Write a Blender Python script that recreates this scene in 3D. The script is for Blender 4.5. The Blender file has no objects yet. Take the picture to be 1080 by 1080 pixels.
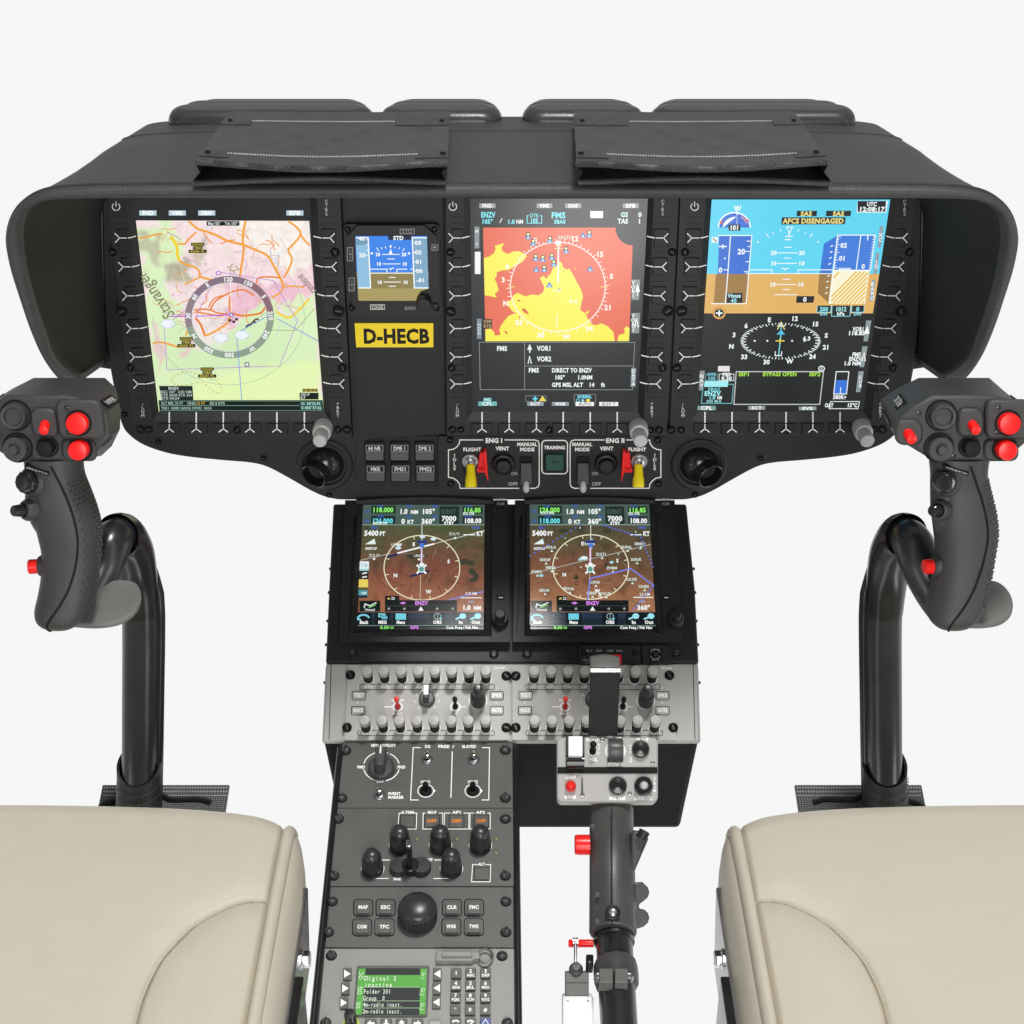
import bpy, math, random
import numpy as np
from mathutils import Vector, Matrix

random.seed(7)
SC = bpy.context.scene
COL = SC.collection
V = Vector
PI = math.pi

# ------------------------------------------------------------------ camera
TH = math.radians(27.2)          # pitch below the horizon
F = 1750.0                       # focal length in pixels of the 1080 px photograph
CAM = V((0.0, -1.324, 0.487))
FW = V((0, math.cos(TH), -math.sin(TH)))
DN = V((0, -math.sin(TH), -math.cos(TH)))
cam = bpy.data.cameras.new('camera')
cam.sensor_width = 36.0
cam.lens = 36.0 * F / 1080.0
cam.clip_start = 0.05
cam.clip_end = 50
co = bpy.data.objects.new('camera', cam)
co.location = CAM
co.rotation_euler = (PI / 2 - TH, 0, 0)
COL.objects.link(co)
SC.camera = co


def ray(px, py):
    return FW + V((1, 0, 0)) * ((px - 540) / F) + DN * ((py - 540) / F)


def W(px, py, d):
    """The point that stands d metres in front of the camera along a measured sight line."""
    return CAM + ray(px, py) * d


class Plane:
    def __init__(s, o, u, v):
        s.o = V(o); s.u = V(u).normalized(); s.v = V(v).normalized(); s.n = s.u.cross(s.v).normalized()

    def Q(s, px, py, h=0.0):
        r = ray(px, py)
        t = (s.o + s.n * h - CAM).dot(s.n) / r.dot(s.n)
        return CAM + r * t

    def loc(s, p):
        d = p - s.o
        return d.dot(s.u), d.dot(s.v)

    def at(s, a, b, h=0.0):
        return s.o + s.u * a + s.v * b + s.n * h

    def k(s, px, py, h=0.0):
        """metres per photograph pixel, sideways, at that spot."""
        return (s.Q(px, py, h) - CAM).dot(FW) / F


def slope(o, deg):
    a = math.radians(deg)
    return Plane(o, (1, 0, 0), (0, math.cos(a), math.sin(a)))


# ------------------------------------------------------------------ colours and materials
def lin(h):
    if not isinstance(h, str):
        return tuple(h)[:3]
    h = h.lstrip('#')
    out = []
    for i in (0, 2, 4):
        c = int(h[i:i + 2], 16) / 255
        out.append(c / 12.92 if c <= .04045 else ((c + .055) / 1.055) ** 2.4)
    return tuple(out)


MATS = {}


def mat(name, col=(.03, .03, .03), rough=.5, metal=0.0, spec=.5, grain=0.0, gscale=300.0, vary=.12, attr=False, emit=False, coat=0.0, trans=0.0):
    m = bpy.data.materials.new(name)
    m.use_nodes = True
    nt = m.node_tree
    N, L = nt.nodes, nt.links
    b = N['Principled BSDF']
    b.inputs['Roughness'].default_value = rough
    b.inputs['Metallic'].default_value = metal
    b.inputs['Specular IOR Level'].default_value = spec
    b.inputs['Coat Weight'].default_value = coat
    b.inputs['Coat Roughness'].default_value = .08
    b.inputs['Transmission Weight'].default_value = trans
    if attr:
        a = N.new('ShaderNodeAttribute'); a.attribute_name = 'tint'
        if emit:
            b.inputs['Base Color'].default_value = (.004, .004, .005, 1)
            L.new(a.outputs['Color'], b.inputs['Emission Color'])
            b.inputs['Emission Strength'].default_value = 1.0
        else:
            L.new(a.outputs['Color'], b.inputs['Base Color'])
    else:
        tc = N.new('ShaderNodeTexCoord')
        nz = N.new('ShaderNodeTexNoise')
        nz.inputs['Scale'].default_value = 38.0
        nz.inputs['Detail'].default_value = 5.0
        L.new(tc.outputs['Object'], nz.inputs['Vector'])
        rp = N.new('ShaderNodeValToRGB')
        c = lin(col)
        rp.color_ramp.elements[0].position = .3
        rp.color_ramp.elements[1].position = .7
        rp.color_ramp.elements[0].color = (*[x * (1 - vary) for x in c], 1)
        rp.color_ramp.elements[1].color = (*[min(1, x * (1 + vary)) for x in c], 1)
        L.new(nz.outputs['Fac'], rp.inputs['Fac'])
        L.new(rp.outputs['Color'], b.inputs['Base Color'])
        mr = N.new('ShaderNodeMapRange')
        mr.inputs['To Min'].default_value = max(.02, rough - .07)
        mr.inputs['To Max'].default_value = min(1, rough + .07)
        L.new(nz.outputs['Fac'], mr.inputs['Value'])
        L.new(mr.outputs['Result'], b.inputs['Roughness'])
        if grain:
            g = N.new('ShaderNodeTexNoise')
            g.inputs['Scale'].default_value = gscale
            g.inputs['Detail'].default_value = 3.0
            L.new(tc.outputs['Object'], g.inputs['Vector'])
            bp = N.new('ShaderNodeBump')
            bp.inputs['Strength'].default_value = grain
            bp.inputs['Distance'].default_value = .001
            L.new(g.outputs['Fac'], bp.inputs['Height'])
            L.new(bp.outputs['Normal'], b.inputs['Normal'])
    MATS[name] = m
    return m


mat('hood_leather', (.040, .040, .041), .55, grain=.55, gscale=420)
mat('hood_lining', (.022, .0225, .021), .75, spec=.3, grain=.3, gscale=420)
mat('panel_black', (.013, .0131, .0135), .55, spec=.4, grain=.15, gscale=900)
mat('bezel_black', (.0145, .0146, .015), .5, spec=.4, grain=.1, gscale=900)
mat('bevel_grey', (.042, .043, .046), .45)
mat('key_black', (.0115, .0116, .012), .48, spec=.4)
mat('deep_black', (.006, .006, .006), .6, spec=.2)
mat('gloss_black', (.010, .0105, .011), .22, spec=.6)
mat('tube_black', (.016, .0175, .020), .27, spec=.75)
mat('grip_rubber', (.033, .033, .033), .5, grain=.3, gscale=1200)
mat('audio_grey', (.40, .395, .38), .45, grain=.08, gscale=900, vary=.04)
mat('pedestal_grey', (.088, .087, .084), .42, grain=.08, gscale=900, vary=.06)
mat('radio_grey', (.26, .257, .247), .42, grain=.08, gscale=900, vary=.05)
mat('button_grey', (.34, .335, .32), .4, vary=.04)
mat('dark_grey', (.055, .055, .055), .45)
mat('red_plastic', (.86, .010, .009), .3, spec=.45, vary=.05)
mat('yellow_plastic', (.93, .74, .012), .35, vary=.04)
mat('yellow_sign', (.95, .71, .008), .5, vary=.03)
mat('chrome', (.75, .75, .76), .16, metal=1.0, vary=.05)
mat('steel', (.42, .42, .43), .32, metal=1.0, vary=.1)
mat('knob_silver', (.46, .47, .48), .3, vary=.08)
mat('annun_grey', (.085, .085, .087), .4)
mat('green_lens', (.018, .075, .06), .25)
mat('leather_beige', (.54, .497, .405), .46, spec=.4, grain=.28, gscale=620, vary=.012)
mat('white_paint', (.82, .82, .81), .4, vary=.02)
mat('led_green', (.16, .19, .09), .3)
mat('thumb_grey', (.12, .12, .115), .5)
mat('pouch_cloth', (.047, .049, .053), .62, spec=.4, grain=1.0, gscale=600, vary=.1)
mat('pouch_edge', (.016, .016, .016), .5, grain=.6, gscale=700)
mat('thread', (.55, .55, .54), .7)
mat('knob_satin', (.026, .026, .026), .33, spec=.55, vary=.15)
mat('glow_ring', (.45, .62, .06), .4)
mat('blue_key', (.055, .085, .25), .4)
mat('print', attr=True, rough=.55, spec=.3)
mat('screen', attr=True, emit=True, rough=.2, spec=.34)
mat('seam_thread', (.24, .205, .145), .7)
mat('collective_grey', (.062, .062, .060), .36, grain=.1, gscale=1200)
mat('pad_vinyl', (.036, .036, .037), .33, spec=.55, grain=.12, gscale=420)
mat('nose_black', (.008, .008, .008), .6, spec=.25)

# worn leather edge: black with pale scuffs
mw_ = mat('worn_edge', (.02, .02, .02), .55)
nw_ = mw_.node_tree
tw_ = nw_.nodes.new('ShaderNodeTexCoord')
ns_ = nw_.nodes.new('ShaderNodeTexNoise'); ns_.inputs['Scale'].default_value = 1100; ns_.inputs['Detail'].default_value = 4
rw_ = nw_.nodes.new('ShaderNodeValToRGB'); rw_.color_ramp.elements[0].position = .50; rw_.color_ramp.elements[1].position = .78
rw_.color_ramp.elements[0].color = (.02, .02, .02, 1); rw_.color_ramp.elements[1].color = (.13, .13, .125, 1)
nw_.links.new(tw_.outputs['Object'], ns_.inputs['Vector']); nw_.links.new(ns_.outputs['Fac'], rw_.inputs['Fac'])
nw_.links.new(rw_.outputs['Color'], nw_.nodes['Principled BSDF'].inputs['Base Color'])

# woven fabric for the boot's floor plate
m_ = mat('woven_fabric', (.03, .03, .03), .7)
nt_ = m_.node_tree
b_ = nt_.nodes['Principled BSDF']
tc_ = nt_.nodes.new('ShaderNodeTexCoord')
ck_ = nt_.nodes.new('ShaderNodeTexWave'); ck_.inputs['Scale'].default_value = 150; ck_.bands_direction = 'X'; ck_.inputs['Distortion'].default_value = 1.5
ck2 = nt_.nodes.new('ShaderNodeTexWave'); ck2.inputs['Scale'].default_value = 150; ck2.bands_direction = 'Y'; ck2.inputs['Distortion'].default_value = 1.5
ml_ = nt_.nodes.new('ShaderNodeMath'); ml_.operation = 'MULTIPLY'
rp_ = nt_.nodes.new('ShaderNodeValToRGB')
rp_.color_ramp.elements[0].color = (.045, .045, .045, 1); rp_.color_ramp.elements[1].color = (.26, .26, .26, 1)
for w_ in (ck_, ck2):
    nt_.links.new(tc_.outputs['Object'], w_.inputs['Vector'])
nt_.links.new(ck_.outputs['Fac'], ml_.inputs[0]); nt_.links.new(ck2.outputs['Fac'], ml_.inputs[1])
nt_.links.new(ml_.outputs[0], rp_.inputs['Fac']); nt_.links.new(rp_.outputs['Color'], b_.inputs['Base Color'])

# ------------------------------------------------------------------ glyphs
GLY = {}
_fc = bpy.data.curves.new('glyph', 'FONT')
_fc.resolution_u = 2
_fc.offset = .014
_fo = bpy.data.objects.new('glyph', _fc)
COL.objects.link(_fo)


def _eval(body):
    _fc.body = body
    dg = bpy.context.evaluated_depsgraph_get()
    dg.update()
    ev = _fo.evaluated_get(dg)
    me = ev.to_mesh()
    vs = [(v.co.x, v.co.y) for v in me.vertices]
    fs = [tuple(p.vertices) for p in me.polygons]
    ev.to_mesh_clear()
    return vs, fs


def _width(body):
    vs, _ = _eval(body)
    return max(v[0] for v in vs) - min(v[0] for v in vs)


GLB = {}
_w0 = _width('HH')
for _bold in (0, 1):
  _fc.offset = .042 if _bold else .014
  for _c in 'ABCDEFGHIJKLMNOPQRSTUVWXYZabcdefghijklmnopqrstuvwxyz0123456789.-/:+°#*()':
      _vs, _fs = _eval(_c)
      (GLB if _bold else GLY)[_c] = (_vs, _fs, GLY[_c][2] + .03 if _bold else _width('H' + _c + 'H') - _w0)
GLY[' '] = ([], [], .3); GLB[' '] = ([], [], .3)
CAPH = max(v[1] for v in GLY['H'][0])
bpy.data.objects.remove(_fo)


def layout(s, mono=False, bold=0):
    x = 0; vs = []; fs = []
    for c in s:
        g = (GLB if bold else GLY).get(c, GLY[' '])
        adv = .62 if mono else g[2]
        dx = (adv - g[2]) / 2 if mono else 0
        o = len(vs)
        vs += [(a + x + dx, b) for a, b in g[0]]
        fs += [tuple(i + o for i in f) for f in g[1]]
        x += adv
    return vs, fs, x


# ------------------------------------------------------------------ mesh builder
LAY = 0.00008


class MB:
    def __init__(s):
        s.v = []; s.f = []; s.fm = []; s.c = []; s.mats = []
        s.pl = None; s.h = 0; s.m = 'print'

    def on(s, plane, h=0.0, m='print'):
        s.pl = plane; s.h = h; s.m = m
        return s

    def mi(s, m):
        if m not in s.mats:
            s.mats.append(m)
        return s.mats.index(m)

    def add(s, vs, fs, m, col=(1, 1, 1)):
        o = len(s.v); i = s.mi(m)
        s.v += [tuple(p) for p in vs]
        if isinstance(col, list):
            s.c += col
        else:
            s.c += [lin(col)] * len(vs)
        for f in fs:
            s.f.append(tuple(a + o for a in f)); s.fm.append(i)

    # ---- flat drawing on the current plane (coordinates measured on the photograph)
    def poly(s, pts, col, L=1):
        s.add([s.pl.Q(x, y, s.h + L * LAY) for x, y in pts], [tuple(range(len(pts)))], s.m, col)

    def rect(s, x0, y0, x1, y1, col, L=1):
        s.poly([(x0, y1), (x1, y1), (x1, y0), (x0, y0)], col, L)

    def line(s, pts, w, col, L=2, closed=False):
        n = len(pts)
        P = [V((x, y, 0)) for x, y in pts]
        a = []; b = []
        for i in range(n):
            p, q = P[i - 1] if (i or closed) else P[i], P[(i + 1) % n] if (i < n - 1 or closed) else P[i]
            d1 = (P[i] - p); d2 = (q - P[i])
            d1 = d1.normalized() if d1.length > 1e-9 else d2.normalized()
            d2 = d2.normalized() if d2.length > 1e-9 else d1
            t = (d1 + d2)
            t = t.normalized() if t.length > 1e-6 else d1
            nn = V((-t.y, t.x, 0))
            sc = 1 / max(.45, abs(nn.dot(V((-d1.y, d1.x, 0)))))
            a.append(P[i] + nn * (w / 2 * sc)); b.append(P[i] - nn * (w / 2 * sc))
        vs = [s.pl.Q(p.x, p.y, s.h + L * LAY) for p in a + b]
        fs = []
        for i in range(n if closed else n - 1):
            j = (i + 1) % n
            fs.append((i, j, n + j, n + i))
        s.add(vs, fs, s.m, col)

    def box_line(s, x0, y0, x1, y1, w, col, L=2):
        s.line([(x0, y0), (x1, y0), (x1, y1), (x0, y1)], w, col, L, True)

    def arc(s, cx, cy, rx, ry, a0, a1, w, col, L=2, n=40):
        closed = abs(a1 - a0) >= 359.9
        m = n if closed else n + 1
        s.line([(cx + rx * math.cos(math.radians(a0 + (a1 - a0) * i / n)), cy - ry * math.sin(math.radians(a0 + (a1 - a0) * i / n))) for i in range(m)], w, col, L, closed)

    def disc(s, cx, cy, rx, ry, col, L=2, n=20, a0=0, a1=360):
        pts = [(cx + rx * math.cos(math.radians(a0 + (a1 - a0) * i / n)), cy - ry * math.sin(math.radians(a0 + (a1 - a0) * i / n))) for i in range(n + (a1 - a0 < 359))]
        s.poly(pts, col, L)

    def ticks(s, cx, cy, rx, ry, step, r1, w, col, L=2, a0=0, a1=360, every=0, r2=None):
        a = a0; i = 0
        while a < a1 - .01:
            r = r2 if (every and i % every == 0) else r1
            c, sn = math.cos(math.radians(a)), math.sin(math.radians(a))
            s.line([(cx + rx * c, cy - ry * sn), (cx + rx * r * c, cy - ry * r * sn)], w, col, L)
            a += step; i += 1

    def text(s, t, cx, cy, hpx, col, w=None, L=3, rot=0, al='c', mono=False, bold=0):
        vs, fs, adv = layout(t, mono, bold)
        if not vs:
            return
        p = s.pl.Q(cx, cy, s.h + L * LAY)
        up = s.pl.Q(cx, cy - hpx / 2, s.h + L * LAY); dn = s.pl.Q(cx, cy + hpx / 2, s.h + L * LAY)
        hm = abs((up - dn).dot(s.pl.v))
        km = s.pl.k(cx, cy, s.h)
        sy = hm / CAPH
        sx = (w * km / adv) if w else km * hpx / CAPH * 1.0
        x0 = {'c': -adv / 2, 'l': 0, 'r': -adv}[al]
        cr, sr = math.cos(math.radians(rot)), math.sin(math.radians(rot))
        out = []
        for dx in (0,):
            o = []
            for a, b in vs:
                X = (a + x0) * sx + dx; Y = (b - CAPH / 2) * sy
                o.append(p + s.pl.u * (X * cr - Y * sr) + s.pl.v * (X * sr + Y * cr))
            s.add(o, fs, s.m, col)

    def vtext(s, t, cx, cy, hpx, step, col, L=3):
        for i, c in enumerate(t):
            if c != ' ':
                s.text(c, cx, cy + (i - (len(t) - 1) / 2) * step, hpx, col, L=L)

    # ---- solids
    def prism(s, pl, pts, h0, h1, m, col=(1, 1, 1), back=False):
        """outline measured at height h1, carried down to h0"""
        top = [pl.Q(x, y, h1) for x, y in pts]
        s.prism3(top, pl.n * (h0 - h1), m, col)

    def prism3(s, top, d, m, col=(1, 1, 1)):
        n = len(top)
        bot = [p + d for p in top]
        fs = [tuple(range(n)), tuple(range(2 * n - 1, n - 1, -1))]
        for i in range(n):
            j = (i + 1) % n
            fs.append((i, n + i, n + j, j))
        s.add(top + bot, fs, m, col)

    def lathe(s, o, ax, prof, m, seg=28, col=(1, 1, 1), flut=0, fd=0.0, sx=1.0):
        ax = V(ax).normalized()
        ref = V((1, 0, 0)) if abs(ax.x) < .9 else V((0, 1, 0))
        e2 = ax.cross(ref).normalized(); e1 = e2.cross(ax)
        vs = []; rows = []
        for r, h in prof:
            if r < 1e-7:
                rows.append([len(vs)]); vs.append(o + ax * h)
            else:
                rows.append(list(range(len(vs), len(vs) + seg)))
                for i in range(seg):
                    a = 2 * PI * i / seg
                    rr = r * (1 + (fd if (flut and (i % 2)) else 0))
                    vs.append(o + ax * h + e1 * (rr * math.cos(a) * sx) + e2 * (rr * math.sin(a)))
        fs = []
        for A, B in zip(rows, rows[1:]):
            for i in range(seg):
                j = (i + 1) % seg
                if len(A) == 1 and len(B) == 1:
                    continue
                if len(A) == 1:
                    fs.append((A[0], B[i], B[j]))
                elif len(B) == 1:
                    fs.append((A[i], B[0], A[j]))
                else:
                    fs.append((A[i], B[i], B[j], A[j]))
        s.add(vs, fs, m, col)

    def tube(s, path, rad, m, seg=20, col=(1, 1, 1), cap=True, flat=1.0, up=None):
        path = [V(p) for p in path]; n = len(path)
        if not hasattr(rad, '__len__'):
            rad = [rad] * n
        vs = []; rows = []
        e1 = None
        for i in range(n):
            t = (path[min(i + 1, n - 1)] - path[max(i - 1, 0)]).normalized()
            if e1 is None:
                ref = V(up) if up else (V((1, 0, 0)) if abs(t.x) < .8 else V((0, 0, 1)))
                e1 = (ref - t * ref.dot(t)).normalized()
            else:
                e1 = (e1 - t * e1.dot(t)).normalized()
            e2 = t.cross(e1)
            rows.append(list(range(len(vs), len(vs) + seg)))
            for k in range(seg):
                a = 2 * PI * k / seg
                vs.append(path[i] + e1 * (rad[i] * math.cos(a)) + e2 * (rad[i] * flat * math.sin(a)))
        fs = []
        for A, B in zip(rows, rows[1:]):
            for i in range(seg):
                j = (i + 1) % seg
                fs.append((A[i], A[j], B[j], B[i]))
        if cap:
            fs.append(tuple(reversed(rows[0]))); fs.append(tuple(rows[-1]))
        s.add(vs, fs, m, col)

    def grid(s, P, m, col=(1, 1, 1), closed=False):
        R, Cn = len(P), len(P[0])
        vs = [p for r in P for p in r]
        fs = []
        for i in range(R - 1):
            for j in range(Cn - (0 if closed else 1)):
                k = (j + 1) % Cn
                fs.append((i * Cn + j, i * Cn + k, (i + 1) * Cn + k, (i + 1) * Cn + j))
        s.add(vs, fs, m, col)

    def build(s, name, root=None, bevel=0.0, label=None, seg=2, sharp=35, solid=0.0):
        me = bpy.data.meshes.new(name)
        o = bpy.data.objects.new(name, me)
        off = V((0, 0, 0))
        if root is not None:
            off = V(root['_w'])
        cen = V((0, 0, 0))
        if s.v:
            A = np.array(s.v)
            cen = V(((A[:, 0].min() + A[:, 0].max()) / 2, (A[:, 1].min() + A[:, 1].max()) / 2, A[:, 2].min()))
        if root is None:
            off = cen
        else:
            cen = V(cen)
        me.from_pydata([tuple(V(p) - cen) for p in s.v], [], s.f)
        for m in s.mats:
            me.materials.append(MATS[m])
        me.polygons.foreach_set('material_index', s.fm)
        at = me.attributes.new('tint', 'FLOAT_COLOR', 'POINT')
        at.data.foreach_set('color', np.array([(*c, 1.0) for c in s.c], dtype=np.float32).ravel())
        me.polygons.foreach_set('use_smooth', [True] * len(s.f))
        me.update()
        me.set_sharp_from_angle(angle=math.radians(sharp))
        COL.objects.link(o)
        if root is not None:
            o.parent = root
            o.location = cen - off
        else:
            o.location = cen
        o['_w'] = tuple(cen)
        if solid:
            md = o.modifiers.new('thickness', 'SOLIDIFY'); md.thickness = solid; md.offset = -1
        if bevel:
            md = o.modifiers.new('edges', 'BEVEL')
            md.width = bevel; md.segments = seg; md.limit_method = 'ANGLE'; md.angle_limit = math.radians(40)
            md.harden_normals = False
        if label:
            o['label'] = label
        return o


def thing(name, label, cat, loc, group=None):
    o = bpy.data.objects.new(name, None)
    o.empty_display_size = .02
    o.location = loc
    o['_w'] = tuple(loc)
    o['label'] = label; o['category'] = cat
    if group:
        o['group'] = group
    COL.objects.link(o)
    return o


def tag(o, label, cat, group=None):
    o['label'] = label; o['category'] = cat
    if group:
        o['group'] = group
    return o


def spline(pts, n):
    """Catmull-Rom through pts (any dimension), n points per span"""
    P = [np.array(p, float) for p in pts]
    out = []
    for i in range(len(P) - 1):
        p0 = P[max(i - 1, 0)]; p1 = P[i]; p2 = P[i + 1]; p3 = P[min(i + 2, len(P) - 1)]
        for k in range(n):
            t = k / n
            out.append(.5 * ((2 * p1) + (-p0 + p2) * t + (2 * p0 - 5 * p1 + 4 * p2 - p3) * t * t + (-p0 + 3 * p1 - 3 * p2 + p3) * t ** 3))
    out.append(P[-1])
    return out


def rrect(x0, y0, x1, y1, r, n=4):
    pts = []
    for cx, cy, a in ((x1 - r, y0 + r, 90), (x0 + r, y0 + r, 180), (x0 + r, y1 - r, 270), (x1 - r, y1 - r, 360)):
        for i in range(n + 1):
            t = math.radians(a - 90 + 90 * i / n) if False else math.radians(a - 90 + 90 * i / n)
            pts.append((cx + r * math.cos(t), cy - r * math.sin(t)))
    return pts


def rquad(q, r, n=4):
    """quad (TL, TR, BR, BL) with rounded corners, counter-clockwise seen from the front"""
    P = [V((x, y, 0)) for x, y in q]
    pts = []
    order = [0, 3, 2, 1]
    for i in range(4):
        p = P[order[i]]; a = P[order[i - 1]]; b = P[order[(i + 1) % 4]]
        pa = p + (a - p).normalized() * r; pb = p + (b - p).normalized() * r
        for k in range(n + 1):
            t = k / n
            c = pa * (1 - t) ** 2 + p * 2 * t * (1 - t) + pb * t * t
            pts.append((c.x, c.y))
    return pts


def screw(root, pl, x, y, r, h, m='deep_black', name='screw'):
    k = pl.k(x, y, h)
    o = pl.Q(x, y, h)
    b = MB()
    R = r * k
    b.lathe(o, pl.n, [(R, -.002), (R, .0008), (R * .82, .0016), (R * .6, .0012), (R * .5, .0006), (0, .0006)], m, 16)
    a = random.uniform(0, PI)
    d1 = pl.u * math.cos(a) + pl.v * math.sin(a); d2 = pl.n.cross(d1)
    q = [o + pl.n * .0009 + d1 * (sx * R * .55) + d2 * (sy * R * .13) for sx, sy in ((-1, -1), (1, -1), (1, 1), (-1, 1))]
    b.add(q, [(0, 1, 2, 3)], 'dark_grey')
    return b.build(name, root)


# the planes of the cockpit
PAN = Plane((0, 0, 0), (1, 0, 0), (0, 0, 1))
CON = slope(PAN.Q(540, 530) + V((0, .012, 0)), 34)
PED = slope(CON.Q(540, 783), 17)
LIP = Plane((0, -.14, 0), (1, 0, 0), (0, 0, 1))
REAR = Plane((0, .13, 0), (1, 0, 0), (0, 0, 1))
_a = LIP.Q(540, 193); _b = REAR.Q(540, 123)
TOP = Plane(_a, (1, 0, 0), _b - _a)
# ------------------------------------------------------------------ glareshield
A_ = [(84, 403), (66, 398), (48, 375), (34, 345), (22, 310), (12, 278), (8, 252), (13, 229), (26, 212), (48, 200), (85, 195.5), (160, 194), (320, 193), (540, 193)]
B_ = [(84, 396), (72, 391), (58, 377), (46, 347), (35, 313), (27, 280), (23, 250), (26, 229), (34, 218), (52, 210.5), (85, 208.5), (160, 208), (320, 208), (540, 208)]
D_ = [(112, 378), (112, 372), (111, 355), (110, 330), (109, 305), (108, 275), (107, 245), (107, 228), (109, 215), (114, 208), (130, 205), (180, 204), (330, 203), (540, 203)]
M_ = [(108, 386), (107, 378), (105, 356), (103, 331), (102, 303), (100, 270), (98, 240), (96, 218), (98, 192), (104, 167), (121, 155.5), (180, 151.5), (330, 150.5), (540, 150)]
E_ = [(205, 300), (203, 296), (200, 280), (190, 255), (178, 225), (165, 200), (150, 175), (145, 160), (144, 148), (149, 137), (166, 129), (240, 124.5), (350, 123.3), (540, 123)]


def full(pl, half, n=6):
    s = spline(half, n)
    L = [pl.Q(p[0], p[1]) for p in s]
    return L + [V((-p.x, p.y, p.z)) for p in reversed(L[:-1])]


R0 = thing('glareshield', 'charcoal padded glareshield hood with curved side wings over the wide instrument panel', 'glareshield', (0, 0, .1))
cA, cB, cD, cM, cE = full(LIP, A_), full(LIP, B_), full(PAN, D_), full(PAN, M_), full(REAR, E_)
N_ = len(cA)


def mixrow(a, b, t, lift=0.0):
    return [p.lerp(q, t) + V((0, 0, lift)) for p, q in zip(a, b)]


b = MB()
rows = [cA]
for t in (.03, .1, .25, .5, .75):
    rows.append(mixrow(cA, cM, t))
rows.append(cM)
for t in (.25, .5, .75, 1):
    rows.append(mixrow(cM, cE, t))
rows.append([p + V((0, -.004, -.012)) for p in cE])
b.grid(rows, 'hood_leather')
b.build('hood_shell', R0, sharp=60)
b = MB()
yo = V((0, -1, 0))


def grow(c, k, dy):
    out = []
    for p, q in zip(cA, cB):
        out.append(p.lerp(q, k) + V((0, dy, 0)))
    return out


rows = [mixrow(cA, cM, .03)] + [grow(0, k, dy) for k, dy in ((-.02, -.0005), (0, -.004), (.1, -.0075), (.3, -.0095), (.6, -.0095), (.85, -.007), (1.0, -.002))] + [mixrow(cB, cD, .02)]
b.grid(rows, 'hood_leather')
b.build('padded_rim', R0, sharp=80)
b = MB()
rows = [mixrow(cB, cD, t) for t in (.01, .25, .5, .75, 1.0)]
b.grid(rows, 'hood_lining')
# closing strip along the lower edge of each wing
for i in (0, N_ - 1):
    b.grid([[cA[i], cA[i].lerp(cM[i], .5), cM[i]], [cB[i], cB[i].lerp(cD[i], .5), cD[i]]], 'hood_leather')
b.build('inner_lining', R0, sharp=60)
b = MB()
b.tube([p + V((0, -.0006, .0004)) for p in cA[N_ // 2 - 62:N_ // 2 + 63]], .0012, 'pad_vinyl', 10)
b.build('edge_bead', R0)  # added bead: its gloss stands in for the highlight on the rim's edge
# welt seam across the top
b = MB()
sm = [p for p in mixrow(cM, cE, .42)]
i0, i1 = N_ // 2 - 21, N_ // 2 + 21
b.tube([p + V((0, 0, .0002)) for p in sm[i0:i1 + 1]], .0007, 'hood_leather', 8)
b.build('welt_seam', R0)
# ------------------------------------------------------------------ ribbed defroster pads on the rear edge
def pad(bars, label):
    """bars: (x0, x1, y_top, y_bottom) of each ridge, front to back"""
    pl0 = REAR
    r = thing('defroster_pad', label, 'defroster pad', REAR.Q((bars[0][0] + bars[0][1]) / 2, 131), 'defroster pads along the rear edge of the hood')
    b = MB()
    for i, (x0, x1, yt, yb) in enumerate(bars):
        pl = Plane((0, .108 + .030 * i, 0), (1, 0, 0), (0, 0, 1))
        a, c = pl.Q(x0, yb), pl.Q(x1, yb)
        zt = Plane((0, .122 + .030 * i, 0), (1, 0, 0), (0, 0, 1)).Q((x0 + x1) / 2, yt).z
        H = zt - a.z
        Lh = (c.x - a.x) / 2; cx = (a.x + c.x) / 2
        rr = min(.017, H * .75)
        rows = []
        # rounded bar: stacked rounded rectangles
        nn = 40
        for k in range(9):
            f = k / 8
            if f < .45:
                ins = 0; z = f / .45 * (H - rr)
            else:
                an = (f - .45) / .55 * PI / 2
                ins = rr * (1 - math.cos(an)); z = H - rr + rr * math.sin(an)
            ring = []
            hx, hy = Lh - ins, .020 - min(ins, .0195)
            cr = max(.0005, min(hy, .016))
            for q, (sx, sy) in enumerate(((1, 1), (-1, 1), (-1, -1), (1, -1))):
                for w in range(7):
                    t = math.radians(q * 90 + w * 15)
                    ring.append(V((cx + sx * (hx - cr) + cr * math.cos(t), .118 + .030 * i + sy * (hy - cr) + cr * math.sin(t), a.z + z)))
            rows.append(ring)
        b.grid(rows, 'pad_vinyl', closed=True)
        b.add(rows[-1], [tuple(range(len(rows[-1])))], 'pad_vinyl')
    b.build('ribbed_cover', r, sharp=50)
    return r


def mir(bars):
    return [(1080 - x1, 1080 - x0, a, c) for x0, x1, a, c in bars]


LB = [(177, 393, 111.5, 132), (189, 390, 107, 131), (204, 386, 105.2, 130)]
SB = [(401, 529, 111.5, 131.5), (407, 527, 107, 130.5), (414, 524, 105.2, 130)]
pad(LB, 'long ribbed black defroster pad behind the pouch above the pale map display')
pad(SB, 'short ribbed black defroster pad with its end half behind the pouch above the map display')
pad(mir(SB), 'short ribbed black defroster pad with its end behind the pouch above the blue attitude display')
pad(mir(LB), 'long ribbed black defroster pad behind the pouch above the blue attitude display')


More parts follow.
